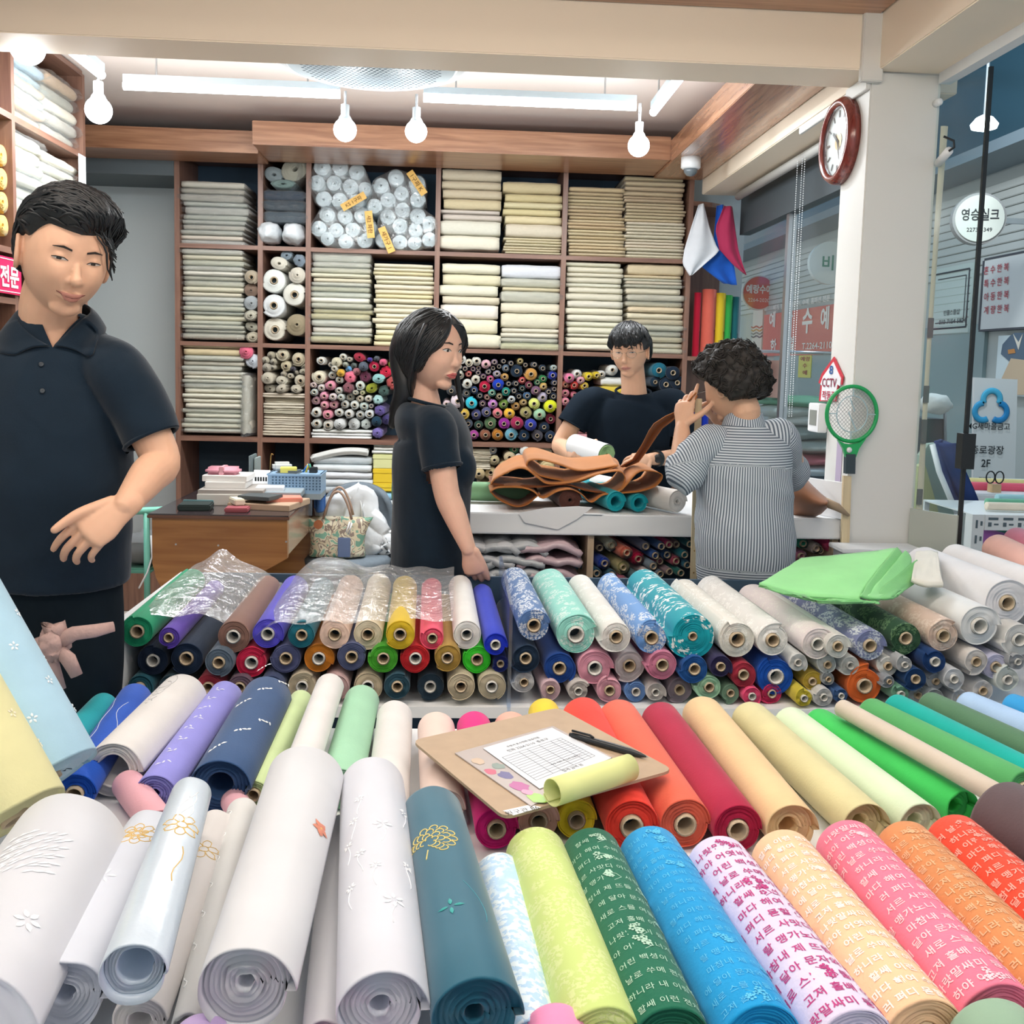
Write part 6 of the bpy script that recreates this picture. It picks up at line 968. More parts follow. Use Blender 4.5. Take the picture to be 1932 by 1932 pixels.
# clear sheet over the left bay
ps = thing('plastic_sheet', 'crinkled clear plastic sheet thrown over the left cabinet rolls', 'sheet', (-.4, 2.6, .84))
def psf(u, v):
    x = -.74+.74*u; fy = 2.305+.02*math.sin(u*9)+(.025 if u < .35 else 0); y = fy+(2.84-fy)*v; base = .828+.004*math.sin(u*45)-.022*(1-v)**5+.006*mnoise.noise(Vector((u*6, v*4, 2)))
    base += .05*math.exp(-((u-.10)/.05)**2)*v+.03*math.exp(-((u-.52)/.08)**2)*v-.055*math.exp(-((u-.33)/.06)**2); return Vector((x, y, base))
MB().grid(psf, 60, 26).build('sheet', film_mat('sheet_film', (.97, .98, .98), .14, 16, .9, .22), ps, True)
# green folded cloth on the right bay, white cloths beside it
gc = thing('folded_cloth', 'light green folded cloth lying on the cabinet rolls', 'cloth', at(1600, 1110, Y=2.55)); 
def gp(x, y, Y): return at(x, y, Y=Y)
def sheet(par, name, rows, colh, th=.004, mt=None, n=24, ny=10, wv=.004):
    """rows: list of rows of (x, y, Y) pixel/depth control points"""
    R_ = [[at(x, y, Y=Yq) for x, y, Yq in r] for r in rows]
    def crv(P, t):
        t = t*(len(P)-1); i = min(int(t), len(P)-2); f = t-i; p0, p1, p2, p3 = P[max(i-1, 0)], P[i], P[i+1], P[min(i+2, len(P)-1)]; return .5*((2*p1)+(p2-p0)*f+(2*p0-5*p1+4*p2-p3)*f*f+(3*p1-p0-3*p2+p3)*f**3)
    o = MB().grid(lambda u, v: crv([crv(r, u) for r in R_], v)+Vector((0, 0, wv*mnoise.noise(Vector((u*5, v*5, len(rows)))))), n, ny).build(name, mt or M_FAB, par, True, col=colh); o.modifiers.new('t', 'SOLIDIFY').thickness = th; return o
sheet(gc, 'top_layer', [[(1432, 1102, 2.36), (1490, 1118, 2.35), (1560, 1125, 2.33), (1622, 1128, 2.32)], [(1470, 1078, 2.50), (1540, 1080, 2.48), (1600, 1085, 2.44), (1640, 1095, 2.42)], [(1512, 1052, 2.66), (1580, 1046, 2.64), (1640, 1040, 2.60), (1690, 1034, 2.58)]], '9ae49a', .008)
sheet(gc, 'front_fold', [[(1432, 1103, 2.355), (1500, 1124, 2.345), (1570, 1130, 2.325), (1622, 1131, 2.315)], [(1432, 1106, 2.35), (1510, 1130, 2.34), (1580, 1134, 2.33), (1660, 1136, 2.33)]], '8cd48c', .006)
for i, (x1, y1) in enumerate(((1690, 1034), (1706, 1040), (1727, 1058))): sheet(gc, 'side_fold', [[(1622+14*i, 1128+2*i, 2.32+.01*i), (1640+16*i, 1096+4*i, 2.42), (x1, y1, 2.57)], [(1640+18*i, 1132, 2.33), (1664+16*i, 1110, 2.42), (x1+10, y1+14, 2.56)], [(1650+22*i, 1134-4*i, 2.36), (1680+14*i, 1118-3*i, 2.44), (x1+6, y1+34, 2.54)]], ('86cf86', '92dc92', '7cc47c')[i], .006)
wc = thing('folded_cloth', 'white folded cloth beside the green one', 'cloth', at(1750, 1060, Y=2.6)); sheet(wc, 'layer', [[(1720, 1090, 2.44), (1745, 1100, 2.42), (1780, 1100, 2.42)], [(1725, 1060, 2.56), (1750, 1062, 2.54), (1772, 1072, 2.5)], [(1728, 1040, 2.66), (1755, 1038, 2.66), (1770, 1042, 2.64)]], 'dedcd2', .012)
for i, (a_, b_, R, colh, nm) in enumerate((((1900, 1150), (1740, 1065), .062, 'dcdcdf', 'large white'), ((1990, 1130), (1800, 1050), .05, 'e2e0e0', 'plain white'), ((2010, 1085), (1880, 1050), .05, 'eab4a4', 'peach'), ((2060, 1060), (1915, 1038), .045, 'e08498', 'rose'))):
    A, B = at(*a_, Y=2.35+.09*i), at(*b_, Y=2.80+.12*i); A.z = B.z = max(.86, (A.z+B.z)/2); roll_fine('fabric_roll', A, B, R, .02, colh, seed=70+i, label='%s fabric roll lying above the cabinet right end' % nm, group='rolls on top of the cabinet end', loose=.003)
bk2 = thing('white_boxes', 'flat white boards stacked at the foot of the pillar', 'boards', (1.42, 3.2, .0)); MB().box((1.30, 3.17, 0), (1.58, 3.28, .83)).build('stand', M_WHITE, bk2); MB().box((1.28, 3.15, .8305), (1.56, 3.275, .845), .002).build('board', M_WHITE, bk2)
# knotted scarf at the left
kn = thing('knotted_scarf', 'dusty pink scarf tied in a knot with two loose ends', 'scarf', at(105, 1210, Y=1.95)); c = at(102, 1215, Y=1.95); M_SC = mat('dusty_pink', 'b89a94', .75, noise=(30, .1), bump=(60, .3))
MB().grid(lambda u, v: c+Vector((.03*math.cos(2*PI*u)*math.cos(PI*(v-.5)), .028*math.sin(2*PI*u)*math.cos(PI*(v-.5)), .035*math.sin(PI*(v-.5))))*(1+0)+Vector((.008*mnoise.noise(Vector((u*14, v*9, 1))), .006*mnoise.noise(Vector((u*11, v*10, 4))), .008*mnoise.noise(Vector((u*12, v*8, 7))))), 30, 18).build('knot', M_SC, kn, True)
MB().tube([c, at(140, 1195, Y=1.93), at(180, 1190, Y=1.93), at(215, 1182, Y=1.95)], [.018, .014, .013, .010], 10, flat=.6).build('loose_end', M_SC, kn, True); MB().tube([c, at(130, 1245, Y=1.93), at(145, 1275, Y=1.93)], [.012, .018, .014], 10, flat=.6).build('loose_end', M_SC, kn, True); MB().tube([c, at(92, 1180, Y=1.94), at(112, 1182, Y=1.94), at(120, 1200, Y=1.94)], [.012, .016, .016, .01], 10, flat=.6).build('loop', M_SC, kn, True); MB().tube([at(80, 1200, Y=1.95), at(100, 1250, Y=1.95), at(118, 1300, Y=1.95)], [.02, .012, .008], 10, flat=.6).build('band', M_SC, kn, True)

mr_ = thing('garment_rail', 'steel garment rail standing outside over the cloth heap', 'rail', at(1480, 665, Y=7.4)); mr_.location.z = 0; za = at(1480, 664, Y=7.4).z; xa, xb = at(1425, 664, Y=7.4).x, at(1620, 664, Y=7.4).x
MB().tube([(xa, 7.4, za), (xb, 7.4, za)], .012, 8).build('bar', M_STEEL, mr_, True)
for x in (xa, xb): MB().tube([(x, 7.4, 0), (x, 7.4, za)], .012, 8).build('post', M_STEEL, mr_, True)
# ------------------------------------------------------------------ front display table
ZT = .65
FT = thing('display_table', 'low white display table covered with fabric bolts', 'table', (.2, 1.45, 0))
MB().box((-1.05, .55, ZT-.03), (1.55, 2.03, ZT)).build('table_top', M_WHITE, FT)
for x in (-1.0, 1.5):
    for y in (.62, 1.98): MB().box((x-.025, y-.025, 0), (x+.025, y+.025, ZT-.0301)).build('leg', M_WHITE, FT)
def surf(o, phi, y, off=.0006):
    """point on the bolt's skin: phi from the top (towards local +x), y along the axis from the front end; local coordinates"""
    R, R2, Ln, t, fl, wf, sq, lo = RP[o.name]; th = math.atan2(math.cos(phi), math.sin(phi)) % (2*PI); f = min(1, max(0, y/(Ln*.97)))
    nl = 6; a = f*nl; i = min(int(a), nl-1); g = a-i; rr = lambda q: R+(R2-R)*q+fl*(1-q)**2
    r = ((rr(i/nl)*(1-g)+rr((i+1)/nl)*g)-t*th/(2*PI)+lo*1.12*max(0, 1-th/(2*PI)*5))*wf(th)+off; return Vector((math.sin(phi)*r, y, math.cos(phi)*r*sq))
def child_mesh(o, mb, name, m, stuff=True, smooth=False):
    me = mb.mesh(name, (0, 0, 0), smooth); me.materials.append(m); c = link(name, me, o)
    if stuff: c['kind'] = 'stuff'
    return c
def poem_print(o, colh, hgt=.017, row=.024, seed=0, bold=.02, flowers=True, y0=.01, name='printed_lettering'):
    R, R2, Ln, t, fl, wf, sq, lo = RP[o.name]; mb = MB(); fb = MB(); rnd = random.Random(seed); n = int((Ln-y0)/row)
    for i in range(n):
        vs, fs = text_geo(POEM[(i*5+seed) % len(POEM)], bold, 1.12); y1 = max(v.y for v in vs); x1 = max(v.x for v in vs); s = hgt/max(.5, y1); mid = (rnd.uniform(-.15, .15)+.5)*x1
        skip = rnd.choice((-1, -1, 0, 1))*.045 if flowers else 9
        keep = lambda v: abs((v.x-mid)*s) < R*1.45
        gf = [f for f in fs if all(keep(vs[k]) for k in f) and not (flowers and skip != -.045 and any(abs((vs[k].x-mid)*s-skip) < .011 for k in f))]
        idx = {}; lv = []
        for f in gf:
            for k in f:
                if k not in idx: idx[k] = len(lv); lv.append(surf(o, (vs[k].x-mid)*s/R, y0+i*row+vs[k].y*s, .0007))
        mb.add(lv, [tuple(idx[k] for k in f) for f in gf])
        if flowers and skip != -.045:
            for _ in range(6):
                cu, cv = skip+rnd.uniform(-.011, .011), i*row+y0+rnd.uniform(0, .018); rr = rnd.uniform(.0022, .0034)
                for k in range(5):
                    a = 2*PI*k/5+cu*90; pu, pv = cu+rr*1.1*math.cos(a), cv+rr*1.1*math.sin(a); q = len(fb.v)
                    fb.v += [surf(o, (pu+rr*.62*math.cos(2*PI*j/6))/R, pv+rr*.62*math.sin(2*PI*j/6), .0008) for j in range(6)]; fb.f.append(tuple(q+j for j in range(6)))
            fb.tube([surf(o, (skip+.012*math.sin(k*1.3))/R, y0+i*row-.006+k*.008, .0004) for k in range(4)], .0005, 4)
    child_mesh(o, mb, name, mat('print_ink_'+colh, colh, .8))
    if fb.v: child_mesh(o, fb, 'printed_blossoms', mat('print_ink_'+colh, colh, .8))
def strokes(o, paths, w, colh, name='embroidery', rough=.5):
    mb = MB()
    for p in paths: mb.tube([surf(o, a/RP[o.name][0], y, .0002) for a, y in p], w, 5)
    return child_mesh(o, mb, name, mat('thread_'+colh, colh, rough), True, True)
def leafs(o, items, colh, name='embroidered_leaves'):
    """items: (u, y, angle, length, width)"""
    mb = MB(); R = RP[o.name][0]
    for u, y, a, ln, w in items:
        q = len(mb.v); pts = [(-.5, 0), (-.25, .42), (.1, .5), (.5, 0), (.1, -.5), (-.25, -.42)]
        for px, py in pts: mb.v.append(surf(o, (u+math.cos(a)*px*ln-math.sin(a)*py*w)/R, y+math.sin(a)*px*ln+math.cos(a)*py*w, .0006))
        mb.v.append(surf(o, u/R, y, .0022)); mb.f += [(q+k, q+(k+1) % 6, q+6) for k in range(6)]
    return child_mesh(o, mb, name, mat('thread_'+colh, colh, .45), True, True)
def peony(u, y, r, n=6, seed=0):
    """outlined blossom: overlapping wavy petals round a centre"""
    out = []
    for j in range(n):
        a = 2*PI*j/n+seed
        out.append([(u+r*(.25+.75*math.sin(PI*k/12)**.7)*math.cos(a+(k/12-.5)*1.15)*(1+.08*math.sin(k*2.1)), y+r*(.25+.75*math.sin(PI*k/12)**.7)*math.sin(a+(k/12-.5)*1.15)) for k in range(13)])
    return out+[[(u+r*.3*math.cos(2*PI*k/10), y+r*.3*math.sin(2*PI*k/10)) for k in range(11)]]
def bolt(fx, fy, bx, by, rpx, colh, label, group, Z=None, rc=None, core='card', m=None, turns=5, R=None, zb=None, name='silk_bolt', at_back=False, **kw):
    """front centre pixel, back centre pixel, radius in pixels at the front end (or back)"""
    Z = Z or ZT+.045
    for _ in range(3):
        A = at(fx, fy, Z=Z); B = at(bx, by, Z=zb or Z); Rm = R or rpx*(B.y if at_back else A.y)/FPX
        if kw.get('rest', True): Z = max(Z, ZT+Rm+.001) if Z > ZT+Rm+.03 else ZT+Rm+.001
    kw.pop('rest', None)
    return roll_fine(name, A, B, Rm, rc if rc is not None else min(.021, Rm*.42), colh, m, int(fx+by), turns, 48, kw.pop('wob', .015), core=core, label=label, group=group, **kw)
GR = 'bolts in the back row of the front table'
def row2(fx, fy, bx, by, r, colh, nm, **kw): return bolt(fx, fy, bx, by, r, colh, nm, GR, **kw)
row2(95, 1440, 196, 1332, 33, '0ca4b0', 'turquoise bolt behind the sky blue leaning bolt'); o = row2(140, 1500, 255, 1318, 42, '0e50bc', 'cobalt blue bolt with white threads')
strokes(o, [[(-.02+.004*math.sin(k), .18+k*.02) for k in range(12)], [(.012+.01*math.sin(k*.7), .16+k*.022) for k in range(10)]], .0006, 'e4eaee', 'loose_threads')
o = row2(211, 1455, 343, 1313, 56, 'dcdad8', 'white bolt with tone on tone embroidery, wide open coil', rc=.027, core=None, turns=5, depth=.006, loose=.006, wob=.05)
strokes(o, [[(-.012+.02*math.cos(k*.45+j)*(.3+.12*j), .22+.035*math.sin(k*.45+j)*(.3+.2*j)+.03*j) for k in range(12)] for j in range(5)], .0009, 'c9c8c8')
o = row2(290, 1500, 425, 1312, 40, '8f8edc', 'lavender bolt with small white sprigs', rc=.008, core=None, turns=6, depth=.006, loose=.004, wob=.05); leafs(o, [(.004*((i*7) % 5-2), .05+.055*(i//3)+.006*(i % 3), .5+i, .012, .004) for i in range(24)], 'd6d8f0')
o = row2(411, 1490, 502, 1318, 60, '2f4f7c', 'slate blue sheer bolt with white sprigs', rc=.022, core=None, turns=5, depth=.004, loose=.003, cov=.015); leafs(o, [(-.028+.03*((i//4) % 3)+.007*(i % 4), .06+.075*(i//4)+.006*(i % 4), .4+.7*(i % 3), .012, .005) for i in range(28)], 'eef2f4')
row2(478, 1500, 568, 1322, 30, 'c6dca4', 'pale green bolt beside the slate blue one', rc=.012, turns=4); row2(549, 1505, 622, 1295, 38, 'dfdedd', 'plain white bolt poking up highest', Z=.735); row2(640, 1490, 682, 1322, 44, '9ccfae', "mint green bolt in the back row"); row2(728, 1530, 744, 1352, 45, 'dedcdb', 'plain off white bolt beside the mint one')
row2(836, 1530, 822, 1375, 46, 'e6d0c6', 'pale blush bolt partly under the clipboard'); row2(937, 1565, 893, 1372, 45, 'dc1c80', 'magenta bolt under the clipboard'); row2(1016, 1550, 962, 1372, 44, 'e6b4a2', 'peach bolt under the clipboard'); row2(1088, 1548, 1025, 1345, 42, 'ecd02c', 'bright yellow bolt under the clipboard')
row2(1192, 1560, 1098, 1352, 56, 'ea3c2c', 'scarlet bolt beside the clipboard'); row2(1293, 1556, 1165, 1355, 54, 'e2664e', 'coral bolt under the clipboard corner'); row2(1392, 1566, 1244, 1358, 52, 'ac1640', 'crimson bolt with pale core')
row2(1493, 1566, 1322, 1348, 54, 'e6c898', "apricot cream bolt in the back row", loose=.004, cov=.012, rc=.015, core=None); row2(1632, 1560, 1412, 1356, 50, 'd6cf9e', "khaki cream sheer bolt in the back row", loose=.005, cov=.02, rc=.012, core=None); row2(1735, 1556, 1488, 1364, 46, 'd6e8c8', "pale mint cream bolt in the back row", loose=.004, cov=.015, rc=.012, core=None)
row2(1815, 1528, 1541, 1364, 40, '3cc45c', "vivid green bolt in the back row", loose=.005, cov=.02, rc=.012, core=None); o = row2(1885, 1502, 1588, 1336, 24, 'cfc3b4', 'thin film wrapped beige bolt lying on top', Z=.742, rc=.006, core=None)
row2(1930, 1490, 1640, 1345, 40, '58ac66', "leaf green bolt in the back row"); row2(1990, 1490, 1688, 1336, 38, '00aca2', "sea teal bolt in the back row"); row2(2060, 1475, 1752, 1332, 38, '567f5e', "sage green bolt in the back row"); row2(2110, 1455, 1822, 1332, 38, 'aecdf0', "powder blue bolt in the back row"); row2(2200, 1440, 1905, 1335, 36, '38a2e0', 'sky blue bolt at the table end')
row2(300, 1560, 240, 1480, 34, 'e0a8b4', 'pink bolt peeping between white bolts', rest=True); row2(470, 1560, 440, 1510, 28, 'e2aebb', 'pink bolt peeping under the slate blue one')
GF = 'bolts in the front row of the table'
def row1(fx, fy, bx, by, r, colh, nm, **kw): return bolt(fx, fy, bx, by, r, colh, nm, GF, at_back=True, **kw)
o = row1(1000, 1985, 940, 1650, 50, 'b4d6f2', 'pale blue mottled bolt beside the teal one', m=pat_mat('cloud_print', 'e8f4fa', 22, .6, .45, soft=.2, amount=.8))
o = row1(1135, 1975, 1008, 1612, 62, 'c6da84', 'lime bolt with faint pale print', m=pat_mat('faint_print', 'e0e8b0', 34, .5, .48, soft=.15, amount=.5))
BF = dict(turns=9, loose=.001, wob=.0)
o = row1(1265, 1975, 1112, 1612, 60, '14684e', 'dark green bolt with pale lettering print', **BF); poem_print(o, 'b4d8c4', .010, .026, 3, .0)
o = row1(1435, 1975, 1222, 1612, 64, '0c98d8', 'bright blue bolt with faint lettering print', **BF); poem_print(o, '5cc0ea', .010, .022, 5, .0)
o = row1(1612, 1985, 1350, 1632, 66, 'dcd4ee', 'lilac bolt with magenta lettering and blossoms', **BF); poem_print(o, 'bc3c80', .0135, .0250, 0, .012)
o = row1(1745, 1965, 1472, 1620, 66, 'f2c8a0', 'peach bolt with white lettering print', **BF); poem_print(o, 'f8ece4', .012, .022, 7, .025)
o = row1(1885, 1935, 1594, 1602, 66, 'ec7c98', 'pink bolt with white lettering print', **BF); poem_print(o, 'f6d0da', .013, .024, 9, .015)
o = row1(2000, 1905, 1702, 1600, 62, 'd48c56', 'tan orange bolt with pale lettering print', **BF); poem_print(o, 'e8b48a', .013, .022, 2, .02)
o = row1(2090, 1855, 1795, 1588, 62, 'e4482c', 'vermilion bolt with pale lettering print', **BF); poem_print(o, 'f2a89a', .013, .023, 4, .02)
bolt(2200, 1720, 1885, 1548, 62, '5c4c50', 'large plum brown bolt at the table edge', GF, at_back=True, Z=.74, R=.068)
GN2 = 'bolts lying nearest the table front edge'
def near(bx, by, r, colh, nm): B = at(bx, by, Z=.70); R = r*B.y/FPX; B.z = max(ZT+R+.001, B.z); return roll_fine('silk_bolt', B-Vector((-.02, .34, -.0)), B, R, .02, colh, None, int(bx), 5, 40, .01, label=nm, group=GN2)
near(1045, 1948, 70, 'ec90bc', 'candy pink bolt end at the table front'); near(1862, 1975, 105, '8fae96', 'greyish sage bolt end at the table front'); near(385, 1965, 66, 'c8b0e0', 'lilac bolt end at the table front'); near(610, 1975, 50, 'f0a0d0', 'small pink bolt end at the table front')
# big white bolts at the left front
GW = 'white embroidered bolts at the front left'
def wb(fx, fy, bx, by, r, colh, nm, Z, R2=None, m=None, **kw): A = at(fx, fy, Z=Z); B = at(bx, by, Z=kw.pop('zb', Z)); R = r*A.y/FPX; return roll_fine('silk_bolt', A, B, R, kw.pop('rc', .012), colh, m or M_SHEER, int(fx*3+by), kw.pop('turns', 6), 56, kw.pop('wob', .05), R2=(R2*B.y/FPX if R2 else None), label=nm, group=GW, core=kw.pop('core', None), nl=6, **kw)
oA = wb(-90, 1960, 125, 1592, 150, 'cfd3dc', 'widest white bolt with white leaf embroidery', .735, 108, loose=.006)
leafs(oA, [(-.02+.012*(i % 6)-.01*((i//6) % 2), .19+.010*(i//6)+.004*(i % 3), .6+.3*math.sin(i), .016, .0035) for i in range(60)], 'f4f6fa'); leafs(oA, [(.045+.010*math.cos(i*1.05), .10+.012*math.sin(i*1.05), i*1.05, .014, .007) for i in range(6)], 'f8fafc')
oD = wb(262, 1930, 408, 1560, 55, 'd2cfce', 'thin white bolt with gold outline, tucked under', .70, 38)
strokes(oD, peony(.006, .33, .024, 6, .4), .0006, 'dcb868')
oE = wb(352, 1940, 458, 1530, 32, 'd4d5d4', 'slim white bolt beside the peony bolt', .70, 30); strokes(oE, [[(-.012+.003*math.sin(k), .05+j*.07+.004*k) for k in range(6)] for j in range(7)], .0008, 'f6f8f8')
oK = wb(610, 1965, 648, 1570, 46, 'd0d2d8', 'white bolt tucked between the peony and flower bolts', .695, 40)
oB = wb(111, 1888, 282, 1572, 84, 'ccd3e0', 'white bolt with gold outlined peony and many layers', .71, 52, cov=.012, turns=8, depth=.007, loose=.008, wob=.08)
strokes(oB, peony(.004, .31, .030, 8, .1)+peony(.004, .31, .018, 6, .5), .0007, 'dfbc70'); leafs(oB, [(.012*math.cos(i*1.3)-.008, .19+.012*math.sin(i*1.3), i*1.3, .014, .004) for i in range(5)], 'f6f9fc')
oC = wb(249, 1842, 360, 1500, 68, 'c8d6e4', 'glossy wrapped white bolt with gold outlined flower', .79, 40, cov=.02, turns=5, rc=.018, m=mat('satin_wrap', 'OBJ', .28, spec=.6, bump=(40, .12)))
strokes(oC, peony(.012, .275, .028, 7, .2)+[[(.022+.004*math.sin(k), .22-.014*k) for k in range(7)]], .0007, 'dcb868'); strokes(oC, [[(.01+.012*math.sin(k*.5+j), .36-.012*k+.01*j) for k in range(9)] for j in range(3)], .0007, 'f4f8fc', 'white_stems')
oF = wb(458, 1872, 572, 1470, 95, 'cfd2d8', 'big white sheer bolt with coral poppy', .765, 72, cov=.016, turns=8, depth=.006, loose=.006, rc=.008)
leafs(oF, [(.052+.006*math.cos(i*1.2), .30+.009*math.sin(i*1.2), i*1.2, .017, .010) for i in range(5)], 'd98a72', 'embroidered_poppy'); leafs(oF, [(.052, .30, 1, .006, .004)], 'e8c870', 'poppy_heart')
oG = wb(717, 1912, 698, 1478, 90, 'cdd1dc', 'white bolt with raised white flower embroidery', .75, 58, cov=.014, turns=7, depth=.006, loose=.005, rc=.01)
fl_ = []; stm = []
for i, (u, y) in enumerate(((.012, .33), (-.030, .36), (.02, .14), (-.035, .19), (-.02, .26), (.045, .24), (-.04, .30), (.05, .40), (-.02, .42), (.0, .22))):
    s = .9 if i in (0, 2) else .55
    for k in range(6): a = k*PI/3+.3*i; fl_.append((u+.010*s*math.cos(a), y+.010*s*math.sin(a), a, .013*s, .0055*s))
    stm.append([(u+.004*math.sin(k*.6+i), y-.008*k) for k in range(7)])
leafs(oG, fl_, 'f6f8fc', 'embroidered_flowers'); strokes(oG, stm, .0006, 'f2f4fa', 'embroidered_stems')
oH = wb(898, 1925, 812, 1530, 86, '085a72', 'teal bolt with golden peony outline', .745, 56, cov=.01, turns=6, depth=.004, loose=.004, flare=.004, rc=.01)
pet = []
for ring_, (rr, nn) in enumerate(((.036, 9), (.027, 7), (.018, 5), (.009, 4))):
    for k in range(nn): 
        c0 = PI*(k/(nn-1))*1.15-1.0; pet.append([(-.022+rr*math.cos(c0)+.0062*math.cos(c0+PI*(j/7-.5)*1.3), .315+rr*math.sin(c0)*.95+.0062*math.sin(c0+PI*(j/7-.5)*1.3)) for j in range(8)])
strokes(oH, pet+[[(-.03+.001*k, .275+.004*k) for k in range(6)]], .0009, 'e6cf7c', 'gold_peony'); leafs(oH, [(-.01+.010*math.cos(k*PI/2), .145+.010*math.sin(k*PI/2), k*PI/2, .014, .005) for k in range(4)], '2c9a98', 'green_blossom'); strokes(oH, [[(.012+.02*math.sin(k*.3), .20-.012*k) for k in range(8)]], .0005, '4c98a8', 'fine_stems')
# leaning sky blue and yellow bolts at the left
GLn = 'tall bolts leaning at the table corner'
A, B = at(92, 1470, Y=1.52), at(-150, 1030, Y=1.66); oS = roll_fine('silk_bolt', A, B, .080, .02, 'a6cbe0', None, 301, 5, 56, .01, label='large sky blue bolt with small white flowers, leaning', group=GLn)
A2, B2 = at(28, 1545, Y=1.40), at(-210, 1110, Y=1.54); oY = roll_fine('silk_bolt', A2, B2, .075, .02, 'd9d6a4', None, 302, 5, 56, .01, label='large pale yellow bolt with small flowers, leaning', group=GLn)
for o_, ch_ in ((oS, 'e4eef4'), (oY, 'ece6cc')):
    leafs(o_, [(u+.0055*math.cos(k*1.257), y+.0055*math.sin(k*1.257), k*1.257, .007, .004) for u, y in ((-.03, .08), (.03, .13), (.0, .2), (.05, .26), (-.04, .27), (.02, .34), (.07, .08), (-.07, .16), (.09, .18)) for k in range(5)], ch_, 'small_flowers')
cst = tag(MB().lathe([(.0, ZT), (.13, ZT), (.14, ZT+.12), (.13, ZT+.12), (.12, ZT+.01)], (-.92, 1.42, 0), seg=24).build('corner_tub', M_WHITE, None, True, loc=(-.92, 1.42, ZT)), 'white tub holding the leaning bolts on the table corner', 'tub')
# ------------------------------------------------------------------ clipboard with order pad and pen
ZC = .752
cpb = thing('clipboard', 'brown hardboard clipboard lying across the bolts', 'clipboard', at(1020, 1450, Z=ZC)); K = lambda x, y, z=ZC: at(740+x/3.45, 1280+y/3.45, Z=z)
def rounded(pts, r=.12):
    out = []
    for i, p in enumerate(pts):
        a, b = pts[i-1], pts[(i+1) % len(pts)]
        for k in range(5): t = k/4; p0 = p.lerp(a, r); p1 = p.lerp(b, r); out.append(p0*(1-t)**2+p*2*t*(1-t)+p1*t*t)
    return out
brd = rounded([K(130, 420), K(1080, 205), K(1830, 612), K(730, 925)], .06); MB().prism(brd, .005, (0, 0, 1)).build('board', mat('hardboard', 'b39c82', .6, noise=(30, .05)), cpb)
m_ = MB().prism([K(720, 862, ZC+.0052), K(900, 822, ZC+.0052), K(970, 840, ZC+.0052), K(790, 892, ZC+.0052)], .0004, (0, 0, 1)); lb = m_.build('name_label', M_WHITE, cpb)
m_ = MB(); e1 = (K(905, 838)-K(735, 872)).normalized(); e2 = Vector((-e1.y, e1.x, 0)); put_text(m_, '원구관 86', K(845, 858, ZC+.0058), e1, e2, width=.055, center=True); tag(m_.build('handwriting', mat('pen_black', '24282c', .6), lb), kind='stuff')
od = thing('order_pad', 'order form pad with flower photo cover and rolled yellow sheet', 'pad', K(900, 580, ZC+.0053)); z1 = ZC+.0055
MB().prism([K(408, 492, z1), K(1045, 315, z1), K(1430, 520, z1), K(905, 838, z1)], .002, (0, 0, 1)).build('cover', mat('photo_cover', 'b3a9a6', .25), od)
for i, (x, y, sx, colh, nm) in enumerate(((640, 605, 34, 'c0506c', 'photo_rose'), (740, 630, 45, '5c5488', 'photo_violet'), (690, 570, 38, '7c8c84', 'photo_foliage'), (830, 700, 52, 'b05090', 'photo_magenta'), (940, 775, 55, '9cc85c', 'photo_green'), (560, 540, 40, 'c0a890', 'photo_field'), (880, 740, 30, 'd890b0', 'photo_pink'))):
    p = K(x, y, z1+.0021+.0001*i); e1 = (K(1045, 315)-K(408, 492)).normalized(); e2 = Vector((-e1.y, e1.x, 0)); q = MB(); rnd = random.Random(i); q.add([p+e1*math.cos(2*PI*k/14)*sx/3.45/pxm(1.85)*rnd.uniform(.7, 1.1)+e2*math.sin(2*PI*k/14)*sx/3.45/pxm(1.85)*rnd.uniform(1.0, 1.5) for k in range(14)], [tuple(range(14))]); q.build(nm, mat('ph_'+colh, colh, .3), od)
z2 = z1+.0032
MB().prism([K(590, 455, z2), K(1040, 322, z2), K(1425, 520, z2), K(960, 720, z2)], .0006, (0, 0, 1)).build('form_sheet', mat('form_paper', 'd2d7de', .5), od)
gl = MB(); P0, P1, P2, P3 = K(600, 462, z2+.0008), K(1030, 332, z2+.0008), K(1400, 522, z2+.0008), K(965, 712, z2+.0008)
bl2 = lambda u, v: (P0.lerp(P1, u)).lerp(P3.lerp(P2, u), v)
def ln_(a, b, w=.0004): d = (b-a); n_ = Vector((-d.y, d.x, 0)).normalized()*w; gl.quad(a-n_, b-n_, b+n_, a+n_)
for k in range(13): ln_(bl2(.06, .26+k*.05), bl2(.94, .26+k*.05), .0004)
for u in (.06, .3, .42, .6, .78, .88, .94): ln_(bl2(u, .26), bl2(u, .86), .00045)
tag(gl.build('form_lines', mat('form_grey', '69747e', .6), od), kind='stuff'); ms = MB(); ux_ = (P1-P0).normalized(); uy_ = Vector((-ux_.y, ux_.x, 0))
put_text(ms, '주문서 혼수한복 맞춤전문', bl2(.5, .09), ux_, uy_, width=.075, center=True); put_text(ms, '전화 2264-2110  종로구', bl2(.5, .18), ux_, uy_, width=.095, center=True); put_text(ms, '속옷 치마 저고리 두루마기', bl2(.62, .72), ux_, uy_, width=.07, center=True); put_text(ms, '합계 금액 원', bl2(.55, .9), ux_, uy_, width=.045, center=True)
tag(ms.build('form_print', mat('pen_black', '24282c', .6), od), kind='stuff')
ca, cb2 = K(1040, 740, z2+.018), K(1545, 575, z2+.018); ax = (cb2-ca).normalized(); sd = Vector((-ax.y, ax.x, 0)); up_ = Vector((0, 0, 1)); cr2 = MB(); nT = 40
def cf(u, v):
    th = -1.2+u*(2*PI*1.12); r = .019+.004*u; return ca+ax*((cb2-ca).length*v)+sd*(math.cos(th)*r)+up_*(math.sin(th)*r)
